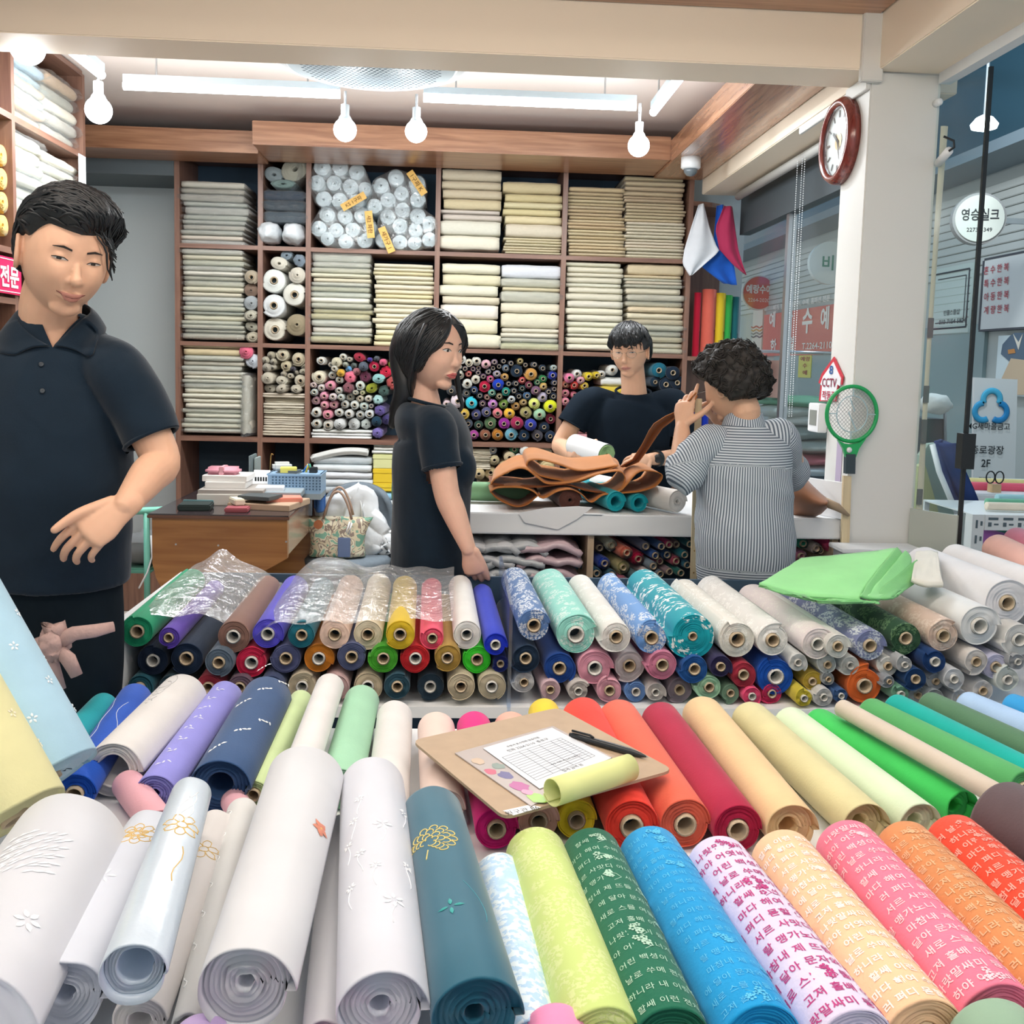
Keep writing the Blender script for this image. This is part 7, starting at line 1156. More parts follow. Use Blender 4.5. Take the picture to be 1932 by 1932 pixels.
cr2.grid(cf, nT, 4); o = cr2.build('rolled_sheet', mat('yellow_sheet', 'dfe49c', .55), od, True); o.modifiers.new('t', 'SOLIDIFY').thickness = .0015
pn = thing('ballpoint_pen', 'black ballpoint pen lying on the clipboard', 'pen', K(1400, 440, ZC+.011)); a, b = K(1170, 368, ZC+.012), K(1655, 510, ZC+.010); d = b-a
MB().tube([a, a+d*.12, a+d*.5, a+d*.78, a+d*.93, b], [.0048, .0055, .0066, .0066, .004, .0012], 14).build('barrel', mat('pen_barrel', '2c3034', .3), pn, True); MB().tube([a+Vector((0, 0, .008)), a+d*.25+Vector((0, 0, .009)), a+d*.30+Vector((0, 0, .006))], .0022, 8).build('clip', mat('pen_clip', '1c2024', .35), pn, True); MB().tube([a-d*.03, a], .0035, 10).build('button', M_BLACK, pn, True); MB().tube([b, b+d*.02], [.0012, .0006], 8).build('tip', M_STEEL, pn)
# ------------------------------------------------------------------ people
from mathutils.bvhtree import BVHTree
def skin_mat(name, colh, lip='b8706a'):
    if name in MATS: return MATS[name]
    m = mat(name, colh, .5, spec=.35, noise=(40, .035)); b = m.node_tree.nodes['Principled BSDF']
    b.inputs['Subsurface Weight'].default_value = .12; b.inputs['Subsurface Radius'].default_value = (.012, .005, .003); return m
def crom(P, t):
    t = t*(len(P)-1); i = min(int(t), len(P)-2); f = t-i; p0, p1, p2, p3 = P[max(i-1, 0)], P[i], P[i+1], P[min(i+2, len(P)-1)]
    return .5*((2*p1)+(p2-p0)*f+(2*p0-5*p1+4*p2-p3)*f*f+(3*p1-p0-3*p2+p3)*f**3)
def limb(mb, pts, rad, seg=18, sub=5, up=None, round_caps=True):
    """tapered smooth tube through joints; rad entries r or (r_up, r_side)"""
    P = [Vector(p) for p in pts]; Rr = [Vector((r, r, 0)) if not hasattr(r, '__len__') else Vector((r[0], r[1], 0)) for r in rad]; n = (len(P)-1)*sub
    pp = [crom(P, k/n) for k in range(n+1)]; rr = [crom(Rr, k/n) for k in range(n+1)]
    if round_caps:
        d0 = (pp[0]-pp[1]).normalized(); d1 = (pp[-1]-pp[-2]).normalized(); a, b = rr[0], rr[-1]; ra, rb = min(a.x, a.y), min(b.x, b.y)
        pp = [pp[0]+d0*ra*.9, pp[0]+d0*ra*.55]+pp+[pp[-1]+d1*rb*.55, pp[-1]+d1*rb*.9]; rr = [a*.35, a*.8]+rr+[b*.8, b*.35]
    return mb.tube(pp, [(r.x, r.y) for r in rr], seg, True, up)
def remesh(name, mb, vox, m, parent=None, smooth=4, disp=None, cut=None, col=None, fac=.5, vcut=False):
    tmp = bpy.data.objects.new('tmp', mb.mesh('tmp')); C.objects.link(tmp)
    md = tmp.modifiers.new('r', 'REMESH'); md.mode = 'VOXEL'; md.voxel_size = vox
    if smooth: sm = tmp.modifiers.new('s', 'SMOOTH'); sm.iterations = smooth; sm.factor = fac
    dg = bpy.context.evaluated_depsgraph_get(); me = bpy.data.meshes.new_from_object(tmp.evaluated_get(dg)); bpy.data.objects.remove(tmp); me.name = name
    if disp:
        nn = [v.normal.copy() for v in me.vertices]
        for v, q in zip(me.vertices, nn): v.co = v.co+q*disp(v.co)
    root = Vector((0, 0, 0)); p = parent
    while p is not None: root = root+p.location; p = p.parent
    if cut:                                                  # cut: list of (plane point, plane normal, region); the outer side is removed inside the region
        bm = bmesh.new(); bm.from_mesh(me)
        for c0, n0, reg in cut:
            fs_ = [f for f in bm.faces if reg(f.calc_center_median())]; bmesh.ops.bisect_plane(bm, geom=list({v for f in fs_ for v in f.verts})+list({e for f in fs_ for e in f.edges})+fs_, plane_co=c0, plane_no=n0)
        dl = [f for f in bm.faces if any(reg(q) and (q-c0).dot(n0) > 0 for c0, n0, reg in cut for q in (f.calc_center_median(),))] if not vcut else [f for f in bm.faces if any(reg(f.calc_center_median()) and (f.calc_center_median()-c0).dot(n0) > 0 for c0, n0, reg in cut[:-2]) or all(reg(f.calc_center_median()) and (f.calc_center_median()-c0).dot(n0) > 0 for c0, n0, reg in cut[-2:])]
        bmesh.ops.delete(bm, geom=dl, context='FACES'); bm.to_mesh(me); bm.free()
    me.transform(Matrix.Translation(-root)); me.materials.clear(); me.materials.append(m); me.polygons.foreach_set('use_smooth', [True]*len(me.polygons)); me.update()
    o = link(name, me, parent)
    if col: o.color = lin(col)
    return o
def skull(d, s=1.0, jaw=1.0, fem=0.0):
    """head surface for a unit direction: +y face, +z top"""
    x, y, z = d.x*.0785, d.y*.098, d.z*.113
    if y < 0: y *= 1.04
    if z < .0:
        q = min(1, -z/.113); x *= 1-(.24+.05*fem)*q**2.0*jaw
        if y < 0: y *= 1-.62*q**.9
        else: y *= 1-.10*q**2
    else: x *= 1+.02*math.sin(z/.113*PI)
    if y > 0: y = .098*(1-(1-y/.098)**1.35) if y < .098 else y
    if y > 0: y *= .96
    return Vector((x, y, z))*s
def head_geo(mb, HM, s=1.0, jaw=1.0, fem=0.0, nose=1.0):
    def fn(u, v):
        a, b = 2*PI*u, PI*(v-.5); d = Vector((math.cos(a)*math.cos(b), math.sin(a)*math.cos(b), math.sin(b))); p = skull(d, 1, jaw, fem)
        for sx in (-1, 1):
            g = math.exp(-(((p.x-sx*.032)/.017)**2+((p.z-.012)/.013)**2))
            if p.y > 0: p = p-Vector((0, .009*g, 0))
            g = math.exp(-(((p.x-sx*.036)/.02)**2+((p.z+.028)/.02)**2))
            if p.y > 0: p = p+Vector((sx*.001, .0045*g, 0))
        return HM @ (p*s)
    nu, nv = 72, 48; mb.grid(fn, nu, nv)
    def T(x, y, z): return HM @ (Vector((x, y, z))*s)
    up = HM.to_3x3() @ Vector((0, 1, 0))
    limb(mb, [T(0, .078, .022), T(0, .089, .004), T(0, .0985*nose**.3, -.018), T(0, .105*nose**.4, -.030), T(0, .094, -.037)], [.006*s, .0065*s, .0085*s, .0105*s, .006*s], 12, 4)
    for sx in (-1, 1):
        limb(mb, [T(sx*.008, .092, -.026), T(sx*.0125, .091, -.033), T(sx*.010, .088, -.037)], [.006*s, .0065*s, .005*s], 10, 3)
        limb(mb, [T(sx*.013, .084, .033), T(sx*.030, .083, .036), T(sx*.048, .070, .030)], [.006*s, .007*s, .005*s], 10, 3)
        limb(mb, [T(sx*.018, .078, .009), T(sx*.032, .0795, .0125), T(sx*.046, .071, .009)], [.006*s, .0098*s, .006*s], 10, 4)
        ec = T(sx*.0815, -.010, -.004); ax = HM.to_3x3() @ Vector((sx, -.25, 0)).normalized(); yy = HM.to_3x3() @ Vector((0, -.25, 1)).normalized(); zz = ax.cross(yy)
        mb.tube([ec+ax*.004*s+yy*(.031*math.sin(a)*s)+zz*(.017*math.cos(a)*s) for a in [2*PI*k/18 for k in range(19)]], .0050*s, 8, False); limb(mb, [ec-yy*.02*s-ax*.004*s, ec+ax*.001*s, ec+yy*.02*s-ax*.004*s], [(.006*s, .009*s), (.006*s, .015*s), (.006*s, .010*s)], 10, 3, up=ax)
    limb(mb, [T(-.024, .078, -.063), T(-.010, .0905, -.0585), T(0, .0920, -.0600), T(.010, .0905, -.0585), T(.024, .078, -.063)], [.003*s, .0048*s, .0045*s, .0048*s, .003*s], 10, 4)
    limb(mb, [T(-.022, .078, -.065), T(0, .0895, -.0695), T(.022, .078, -.065)], [.003*s, .0062*s, .003*s], 10, 4)
    limb(mb, [T(-.016, .058, -.090), T(0, .064, -.093), T(.016, .058, -.090)], [.015*s, .0165*s, .015*s], 12, 3)
def features(par, bodyo, HM, s=1.0, look=0.0, open_=1.0, brow='1c1a1a', lip='b5706c', brow_h=0.0, smile=0.0, glasses=False):
    """eyes, brows and lips laid on the finished face"""
    root = bodyo.matrix_world.translation if bodyo.parent is None else bodyo.parent.location
    bvh = BVHTree.FromPolygons([v.co+root for v in bodyo.data.vertices], [tuple(p.vertices) for p in bodyo.data.polygons]); fwd = HM.to_3x3() @ Vector((0, 1, 0))
    def on(x, z, off):
        o_ = HM @ (Vector((x, .17, z))*s); h = bvh.ray_cast(o_, -fwd, .2*s)
        return (h[0] if h[0] else HM @ (Vector((x, .08, z))*s))+fwd*off
    def patch(pts_top, pts_bot, off, name, mt, n=14, nv=4):
        mb = MB()
        def lin_(P, u): u *= len(P)-1; i = min(int(u), len(P)-2); f = u-i; return (P[i][0]*(1-f)+P[i+1][0]*f, P[i][1]*(1-f)+P[i+1][1]*f)
        def fn(u, v): a = lin_(pts_top, u); b = lin_(pts_bot, u); return on(a[0]*(1-v)+b[0]*v, a[1]*(1-v)+b[1]*v, off)
        mb.grid(fn, n, nv); return mb.build(name, mt, par, True)
    for sx in (-1, 1):
        cx, cz_ = sx*.0325, .0085; w = .0148; h = .0052*open_; top = [(cx-sx*w, cz_-.002), (cx-sx*w*.5, cz_+h*.75), (cx, cz_+h), (cx+sx*w*.55, cz_+h*.8), (cx+sx*w, cz_+.0005)]; bot = [(cx-sx*w, cz_-.002), (cx-sx*w*.5, cz_-h*.7), (cx, cz_-h*.85), (cx+sx*w*.55, cz_-h*.6), (cx+sx*w, cz_+.0005)]
        patch(top, bot, .0007*s, 'eye', mat('eye_white', 'cfc8c2', .3)); ir = .0047
        it = [(cx+look+ir*math.cos(PI-PI*k/8), min(cz_+h*.92, cz_+ir*math.sin(PI*k/8))) for k in range(9)]; ib = [(cx+look+ir*math.cos(PI-PI*k/8), max(cz_-h*.8, cz_-ir*math.sin(PI*k/8))) for k in range(9)]
        patch(it, ib, .0011*s, 'iris', mat('iris_dark', '17120f', .15, spec=.7)); mb = MB(); mb.tube([on(x, z+.0006, .0010*s) for x, z in top], [.0006*s, .0010*s, .0011*s, .0011*s, .0007*s], 6); mb.build('lash_line', mat('lash', '15100e', .6), par, True)
        bt = [(sx*.014, .0280+brow_h), (sx*.030, .0325+brow_h), (sx*.048, .0285+brow_h)]; bb_ = [(sx*.014, .0240+brow_h), (sx*.030, .0278+brow_h), (sx*.048, .0272+brow_h)]; patch(bt, bb_, .0012*s, 'eyebrow', mat('brow_'+brow, brow, .8), 10, 2)
    sm = smile*.006; lt = [(-.024-smile*.003, -.063+sm), (-.010, -.0555), (-.003, -.0560), (.003, -.0560), (.010, -.0555), (.024+smile*.003, -.063+sm)]; lm = [(-.024-smile*.003, -.0635+sm), (-.010, -.0635), (0, -.0645), (.010, -.0635), (.024+smile*.003, -.0635+sm)]; lb_ = [(-.022, -.0645+sm), (-.010, -.0735), (0, -.0755), (.010, -.0735), (.022, -.0645+sm)]
    patch(lt, lm, .0008*s, 'upper_lip', mat('lip_'+lip, lip, .4)); patch(lm, lb_, .0008*s, 'lower_lip', mat('lip_'+lip, lip, .4)); mb = MB(); mb.tube([on(x, z, .0009*s) for x, z in lm], .0008*s, 5); mb.build('mouth_line', mat('mouth_dark', '6a3432', .6), par, True)
    if glasses:
        M_WIRE = mat('wire_frame', 'b9a890', .25, .9)
        for sx in (-1, 1):
            mb = MB(); mb.tube([HM @ (Vector((sx*.034+.0235*math.cos(a), .103, .004+.018*math.sin(a)))*s) for a in [2*PI*k/24 for k in range(25)]], .0011*s, 6, False); gl_ = mb.build('rim', M_WIRE, glasses, True)
            MB().lathe([(0, 0), (.022*s, 0)], HM @ (Vector((sx*.034, .103, .004))*s), fwd, 20, cap=False).build('lens', film_mat('lens_film', (.97, .98, .98), .06, 1, 0), glasses); mb = MB(); mb.tube([HM @ (Vector(q)*s) for q in ((sx*.057, .102, .008), (sx*.072, .085, .008), (sx*.080, .01, .004), (sx*.080, -.012, -.004))], .0011*s, 6); mb.build('temple_arm', M_WIRE, glasses, True)
        MB().tube([HM @ (Vector(q)*s) for q in ((-.011, .104, .008), (0, .107, .011), (.011, .104, .008))], .0011*s, 6).build('bridge', M_WIRE, glasses, True)
def hair_shell(mb, HM, s, thick, nu=84, nv=60, jaw=1.0):
    def fn(u, v):
        a, b = 2*PI*u, PI*(v-.5); d = Vector((math.cos(a)*math.cos(b), math.sin(a)*math.cos(b), math.sin(b))); p = skull(d, 1, jaw); return HM @ ((p+d*thick(d))*s)
    mb.grid(fn, nu, nv)
def strands(mb, HM, s, thick, flow, count, region, length, r, seed=1, lift=.003, steps=6, stop=True):
    rnd = random.Random(seed); n = 0; tries = 0
    while n < count and tries < count*30:
        tries += 1; d = Vector((rnd.gauss(0, 1), rnd.gauss(0, 1), rnd.gauss(0, 1))).normalized()
        if not region(d): continue
        pts = []; L = length*rnd.uniform(.6, 1.25); dd = d.copy(); jw = Vector((rnd.uniform(-.25, .25), rnd.uniform(-.25, .25), rnd.uniform(-.25, .25)))
        for k in range(steps+1):
            if stop and thick(dd) < .002: break
            p = skull(dd)+dd*(max(thick(dd), .001)+lift*(1+.6*math.sin(k))*(k/steps)); pts.append(HM @ (p*s)); f = flow(dd)+jw; f = f-dd*f.dot(dd)
            if f.length < 1e-4: break
            dd = (dd+f.normalized()*(L/steps/.1)).normalized()
        if len(pts) > 3: mb.tube(pts, [r*s*(.55+.9*math.sin(PI*min(.97, (k+.3)/(len(pts)-.4)))) for k in range(len(pts))], 5, True); n += 1
def smooth01(a, b, x): t = max(0, min(1, (x-a)/(b-a))); return t*t*(3-2*t)
def hand(mb, wrist, f, n, side, curl=(.5, .5, .5, .5), thumb=.5, spread=.1, k=1.0, tdir=None):
    """f finger direction, n palm normal, side +1/-1: where the thumb leaves relative to f x n; curl per finger 0..1.6"""
    w = Vector(wrist); f = Vector(f).normalized(); n = Vector(n); n = (n-f*n.dot(f)).normalized(); s = f.cross(n)*side
    limb(mb, [w-f*.02*k, w+f*.02*k, w+f*.055*k, w+f*.085*k], [(.019*k, .025*k), (.0165*k, .029*k), (.0150*k, .0385*k), (.0115*k, .037*k)], 18, 4, up=n)
    for i, (so, fo, ln, r) in enumerate(((.0295, .086, .074, .0082), (.0100, .091, .081, .0086), (-.0095, .088, .075, .0082), (-.0275, .078, .060, .0072))):
        p = w+s*so*k+f*(fo-.012)*k; a = 0; pts = [p]; d0 = (f+s*spread*(1.5-i)*.55).normalized(); c = curl[i]
        for q, (fr, an) in enumerate(((.45, .55), (.32, .75), (.25, .5))):
            a += an*c; d = d0*math.cos(a)+n*math.sin(a); p = p+d*(ln*fr+(.012 if q == 0 else 0))*k; pts.append(p)
        limb(mb, pts, [r*1.05*k, r*1.0*k, r*.92*k, r*.78*k], 12, 4)
    p = w+f*.022*k+s*.026*k; d = (f*.62+s*.72+n*.35*thumb) if tdir is None else Vector(tdir); d.normalize(); pts = [p-d*.012*k]
    for fr, bend in ((.046, .0), (.034, .35), (.026, .3)):
        d = (d+f*bend*.7+n*bend*thumb*.8-s*bend*.3).normalized(); p = p+d*fr*k; pts.append(p)
    limb(mb, pts, [.0135*k, .0118*k, .0100*k, .0080*k], 12, 4)
def folds(seed, amp, sc=(9, 9, 4), a2=.35, ridge=True):
    o_ = Vector((seed*3.1, seed*1.7, seed))
    def fn(p):
        q = Vector((p.x*sc[0], p.y*sc[1], p.z*sc[2]))+o_; w = Vector((mnoise.noise(q*.6), mnoise.noise(q*.6+Vector((9, 0, 0))), 0))*.8; a = mnoise.noise(q+w); return amp*((1-2*abs(a)) if ridge else a)*.7+amp*a2*mnoise.noise(q*2.7)
    return fn
def hm(center, face, up): y = Vector(face).normalized(); x = y.cross(Vector(up)).normalized(); z = x.cross(y); M = Matrix((x, y, z)).transposed().to_4x4(); M.translation = Vector(center); return M
M_HAIR = mat('black_hair', '15191d', .42, spec=.5, noise=(60, .25)); M_HAIR2 = mat('greying_hair', '2b2826', .6, spec=.3, noise=(80, .35)); M_DARK = mat('dark_shirt', '122230', .85, spec=.15, sheen=.15, noise=(25, .08), bump=(300, .05)); M_DARKT = mat('dark_trousers', '111c24', .85, spec=.15)
SK1 = skin_mat('skin_warm', 'd9ac90'); SK2 = skin_mat('skin_light', 'dbb09a'); SK3 = skin_mat('skin_tan', 'd2a68a')
def person(label, loc): return thing('person', label, 'person', loc)

def hem(par, c, ax, r, m, name='sleeve_hem', w=.0045): 
    ax = Vector(ax).normalized(); u = ax.orthogonal().normalized(); v = ax.cross(u); return MB().tube([Vector(c)+(u*math.cos(a)+v*math.sin(a))*r for a in [2*PI*k/32 for k in range(33)]], w, 8, False).build(name, m, par, True)
def capcut(c0, ax, rmax=.09): c0 = c0-ax*.008; return (c0, ax, lambda c: -.03 < (c-c0).dot(ax) < .04 and (c-c0-ax*(c-c0).dot(ax)).length < rmax)
# ---- 1: smiling man in a dark polo shirt
P1_ = person('smiling man in a dark polo shirt looking down sideways', at(90, 1000, Y=2.13)); P1_.location.z = 0
hc_ = at(120, 487, Y=2.09); H1 = hm(hc_, Vector((.60, -.80, -.24)), Vector((.22, -.1, 1))); S1 = 1.0
nk1 = at(96, 606, Y=2.14); ch1 = at(85, 760, Y=2.14); be1 = at(78, 950, Y=2.12); hp1 = at(74, 1085, Y=2.13); shL = at(226, 706, Y=2.11); shR = at(-62, 722, Y=2.16); elL = at(303, 868, Y=2.08); wrL = at(236, 955, Y=1.95); slL = at(289, 834, Y=2.09)
mb = MB(); head_geo(mb, H1, S1, .8)
limb(mb, [H1 @ Vector((0, -.020, -.06)), H1 @ Vector((0, -.030, -.10)), nk1, nk1+Vector((0, .02, -.08))], [.058, .060, .062, .066], 20, 4)
limb(mb, [nk1+Vector((0, .0, -.03)), nk1+Vector((0, .0, -.08)), ch1, be1], [(.060, .068), (.070, .095), (.088, .135), (.10, .14)], 20, 4, up=(0, 1, 0))
limb(mb, [nk1+Vector((.06, .02, -.09)), shL+Vector((-.02, 0, -.01)), (shL+elL)/2, elL, elL.lerp(wrL, .35), wrL], [.045, .050, .044, .040, .039, .025], 20, 5)
fd = at(166, 1008, Y=1.91)-wrL; hand(mb, wrL, fd, Vector((-.15, .9, -.45)), -1, (.55, .75, .85, .9), .4, .07, 1.0, tdir=fd.normalized()*.95+Vector((-.05, -.05, .30)))
limb(mb, [nk1+Vector((-.06, .02, -.09)), shR, at(-130, 880, Y=2.17), at(-120, 1000, Y=2.1)], [.05, .052, .045, .03], 16, 4)
body1 = remesh('body', mb, .0026, SK1, P1_, 4); features(P1_, body1, H1, S1, look=.002, open_=.5, smile=1.2, lip='b57a6c', brow='2a2624', brow_h=.002)
def th1(d):
    line = .30+(.26+.10*abs(d.x))*smooth01(.15, .5, d.y) if d.y > -.12 else max(-.48, .30+2.2*(d.y+.12))
    t = smooth01(line-.08, line+.16, d.z); top = .010+.026*max(0, d.z)+.010*max(0, d.y)*max(0, d.z)+.010*max(0, -d.x)*max(0, d.z); return -.006+(top+.008)*t+.004*t*mnoise.noise(Vector((d.x*9, d.y*4, d.z*5)))
hb1 = MB(); hair_shell(hb1, H1, S1, th1, jaw=.8); hair1 = hb1.build('hair', M_HAIR, P1_, True)
sb1 = MB(); strands(sb1, H1, S1, th1, lambda d: Vector((-.9, .45, -.15-.5*max(0, -d.x))), 420, lambda d: th1(d) > .006 and d.z > .35, .07, .0022, 3, .004)
strands(sb1, H1, S1, th1, lambda d: Vector((-1.0, .35, -.25)), 40, lambda d: d.x < -.2 and d.z > .6 and d.y > .0, .075, .0016, 5, .018, stop=False); strands(sb1, H1, S1, th1, lambda d: Vector((-.1, -.3, -1)), 160, lambda d: th1(d) > .004 and d.z < .5 and d.y < .2, .022, .0018, 8, .001)
tag(sb1.build('hair_locks', M_HAIR, P1_, True), kind='stuff')
sh1 = MB(); limb(sh1, [nk1+Vector((0, .030, .012)), nk1+Vector((0, .022, -.035)), nk1+Vector((0, .02, -.085)), ch1+Vector((0, .01, .01)), be1+Vector((0, 0, .06)), be1, hp1], [(.070, .075), (.088, .115), (.108, .165), (.128, .178), (.140, .184), (.142, .182), (.14, .184)], 36, 6, up=(0, 1, 0), round_caps=False)
ad = (slL-shL).normalized(); limb(sh1, [nk1+Vector((.06, .025, -.060)), shL+Vector((-.012, 0, .004)), shL.lerp(slL, .5)+Vector((.006, 0, 0)), slL], [.048, .064, .060, .058], 26, 6, round_caps=False)
limb(sh1, [nk1+Vector((-.06, .025, -.06)), shR+Vector((.02, 0, -.0)), at(-110, 800, Y=2.17), at(-130, 880, Y=2.17)], [.05, .065, .062, .06], 24, 5, round_caps=False)
fo1 = folds(1, .005, (6, 6, 7)); vz = at(86, 655, Y=2.03).z; vx = at(86, 655, Y=2.03).x; cc1 = capcut(slL, ad, .066); vreg = lambda c: c.y < nk1.y-.02 and vz-.03 < c.z < nk1.z+.06 and abs(c.x-vx) < .09
shirt1 = remesh('polo_shirt', sh1, .006, M_DARK, P1_, 6, fo1, cut=[cc1, (Vector((vx, 0, vz)), Vector((1, 0, .55)).normalized(), vreg), (Vector((vx, 0, vz)), Vector((-1, 0, .55)).normalized(), vreg)], vcut=True)
hem(P1_, slL-ad*.010, ad, .0565, M_DARK)
bvs = BVHTree.FromPolygons([v.co+P1_.location for v in shirt1.data.vertices], [tuple(p.vertices) for p in shirt1.data.polygons])
def colf(u, v):
    sx = 1 if u > .5 else -1; t = abs(u-.5)*2; ap = Vector((vx-nk1.x, 0, vz-nk1.z))
    inn = [Vector((0, .074, .046)), Vector((.050, .058, .040)), Vector((.072, .012, .022)), Vector((.056, -.044, -.004)), Vector((.030, -.078, ap.z*.55)), Vector((.004, -.095, ap.z+.004))]
    out = [Vector((0, .100, .004)), Vector((.075, .080, -.002)), Vector((.104, .012, -.016)), Vector((.104, -.050, -.042)), Vector((.094, -.090, -.066)), Vector((.068, -.110, ap.z-.016))]
    a, b = crom(inn, t), crom(out, t); q = a.lerp(b, v); sh_ = ap.x*t*t; p_ = nk1+Vector((sx*q.x+sh_*(1-.0*v), q.y, q.z+.006*math.sin(v*PI)))
    h = bvs.ray_cast(Vector((p_.x, p_.y-.4, p_.z)), Vector((0, 1, 0)), .6)
    if t > .55 and h[0] is not None and h[0].y < nk1.y: p_.y = h[0].y-.006-.004*math.sin(v*PI)
    return p_
oc = MB().grid(colf, 60, 8).build('collar', M_DARK, P1_, True); oc.modifiers.new('t', 'SOLIDIFY').thickness = .0035
for px, py in ((78, 688), (80, 738)):
    o_ = Vector((0, 0, CAMH)); d_ = (at(px, py, Y=2)-o_).normalized(); h = bvs.ray_cast(o_, d_)
    if h[0]: MB().lathe([(.0055, -.001), (.0055, .0022), (.004, .003), (0, .002)], h[0], h[1], 14).build('button', mat('dark_button', '1f2a33', .3), P1_, True)
tr1 = MB()
limb(tr1, [be1, hp1+Vector((0, 0, .05)), hp1+Vector((.0, 0, -.06))], [(.115, .165), (.120, .172), (.115, .17)], 28, 4, up=(0, 1, 0))
for dx in (.085, -.10): limb(tr1, [hp1+Vector((dx*.9, 0, 0)), hp1+Vector((dx, -.01, -.2)), Vector((hp1.x+dx, 2.13, .48)), Vector((hp1.x+dx, 2.15, .06))], [.092, .088, .066, .058], 22, 5)
remesh('trousers', tr1, .009, M_DARKT, P1_, 4, folds(4, .005, (5, 5, 3)))
for dx in (.085, -.10): sh_ = MB(); limb(sh_, [Vector((hp1.x+dx, 2.19, .045)), Vector((hp1.x+dx, 2.11, .045)), Vector((hp1.x+dx, 1.98, .03))], [(.043, .042), (.045, .045), (.028, .04)], 16, 4, up=(0, 0, 1)); sh_.build('shoe', M_BLACK, P1_, True)

# ---- 2: young woman in profile
Y2 = 3.03; P2_ = person('young woman with long black hair in dark t-shirt, in profile', at(815, 1000, Y=Y2)); P2_.location.z = 0
hc2 = at(812, 664, Y=Y2); H2 = hm(hc2, Vector((.80, -.58, -.05)), Vector((.02, 0, 1))); S2 = 1.02
nk2 = at(800, 762, Y=3.05); ch2 = at(815, 830, Y=3.05); be2 = at(815, 960, Y=3.05); hp2 = at(812, 1060, Y=3.05); sh2 = at(822, 806, Y=2.90); el2 = at(843, 932, Y=2.86); wr2 = at(884, 1036, Y=2.82); sh2b = at(800, 806, Y=3.20)
mb = MB(); head_geo(mb, H2, S2, 1.0, 1.0, .85); limb(mb, [H2 @ Vector((0, -.020, -.05)), H2 @ Vector((0, -.030, -.10)), nk2, nk2+Vector((0, 0, -.10))], [.047, .047, .052, .07], 20, 4)
limb(mb, [nk2+Vector((0, 0, -.05)), ch2, be2], [(.10, .06), (.12, .09), (.12, .09)], 20, 4, up=(0, 1, 0))
limb(mb, [nk2+Vector((.0, -.06, -.05)), sh2, sh2.lerp(el2, .5), el2, el2.lerp(wr2, .35), wr2], [.040, .042, .041, .038, .036, .022], 20, 5); hf2 = at(900, 1098, Y=2.83)-wr2; hand(mb, wr2, hf2, Vector((.25, .95, -.1)), 1, (.75, .85, .95, 1.0), .4, .05, .84, tdir=hf2.normalized()*.95+Vector((.25, .1, 0)))
limb(mb, [nk2+Vector((0, .06, -.05)), sh2b, sh2b+Vector((.02, .03, -.25)), sh2b+Vector((.10, .03, -.45))], [.045, .048, .038, .024], 16, 4)
body2 = remesh('body', mb, .003, SK2, P2_, 3); features(P2_, body2, H2, S2, look=-.001, open_=.95, lip='c0605e', brow='2c2826', brow_h=.001)
def th2(d):
    line = .80-.95*abs(d.x)-.55*smooth01(.55, .05, d.y)-.5*smooth01(.1, -.5, d.y)
    t = smooth01(line-.08, line+.12, d.z); return -.006+.024*t+.003*t*mnoise.noise(Vector((d.x*7, d.y*7, d.z*3)))
hb2 = MB(); hair_shell(hb2, H2, S2, th2)
T2_ = lambda x, y, z: H2 @ (Vector((x, y, z))*S2)
limb(hb2, [T2_(0, -.06, .05), T2_(0, -.085, -.02), at(772, 735, Y=3.05), at(757, 772, Y=3.07), at(742, 800, Y=3.08)], [(.06, .07), (.052, .068), (.042, .055), (.036, .040), (.016, .018)], 20, 5)
for x0_, dl in ((.058, 0), (.066, .02)): limb(hb2, [T2_(x0_, .030, .075), T2_(x0_+.014, .020, .03), T2_(x0_+.013, .004, -.03), T2_(x0_-.0, -.014, -.085), T2_(x0_-.03, -.03, -.12-dl)], [(.012, .022), (.011, .026), (.010, .026), (.010, .020), (.006, .008)], 12, 4)
limb(hb2, [T2_(-.05, .05, .08), T2_(-.068, .045, .02), T2_(-.062, .055, -.05), at(866, 742, Y=3.06), at(872, 765, Y=3.06), at(864, 782, Y=3.06)], [.014, .012, .010, .008, .006, .003], 10, 4)
hb2.build('hair', M_HAIR, P2_, True)
sb2_ = MB(); strands(sb2_, H2, S2, th2, lambda d: Vector((.55*(1 if d.x > 0 else -1), -.55, -.9)), 420, lambda d: th2(d) > .003, .11, .0018, 12, .002)
rnd = random.Random(4)
for i in range(60):
    a = rnd.uniform(0, 2*PI); q = rnd.uniform(.85, 1.05); off = lambda w, t: Vector((math.cos(a)*w*q, math.sin(a)*w*q, 0)); sb2_.tube([T2_(0, -.07, -.02)+off(.055, 0), at(772, 735, Y=3.05)+off(.046, 0), at(757, 772, Y=3.07)+off(.036, 0), at(744, 798+rnd.uniform(-6, 14), Y=3.08)+off(.012, 0)], [.002, .0022, .002, .0006], 5)
for i in range(0): sb2_.tube([T2_(.055, .03, .0), T2_(.050+.004*i, .03-.006*i, -.06), at(806+3*i, 745+2*i, Y=2.98), at(812+2.5*i, 772+rnd.uniform(-8, 8), Y=2.97)], [.0012, .0014, .001, .0004], 5)
tag(sb2_.build('hair_locks', M_HAIR, P2_, True), kind='stuff')
s2 = MB(); limb(s2, [nk2+Vector((0, 0, -.006)), nk2+Vector((-.005, 0, -.045)), ch2+Vector((.0, 0, .02)), at(816, 875, Y=3.05), at(814, 960, Y=3.05), at(813, 1072, Y=3.05)], [(.075, .062), (.15, .085), (.165, .112), (.165, .124), (.165, .120), (.17, .124)], 36, 6, up=(0, 1, 0), round_caps=False)
limb(s2, [at(850, 860, Y=2.98), at(862, 880, Y=2.98), at(862, 905, Y=3.00)], [.055, .06, .05], 18, 4)
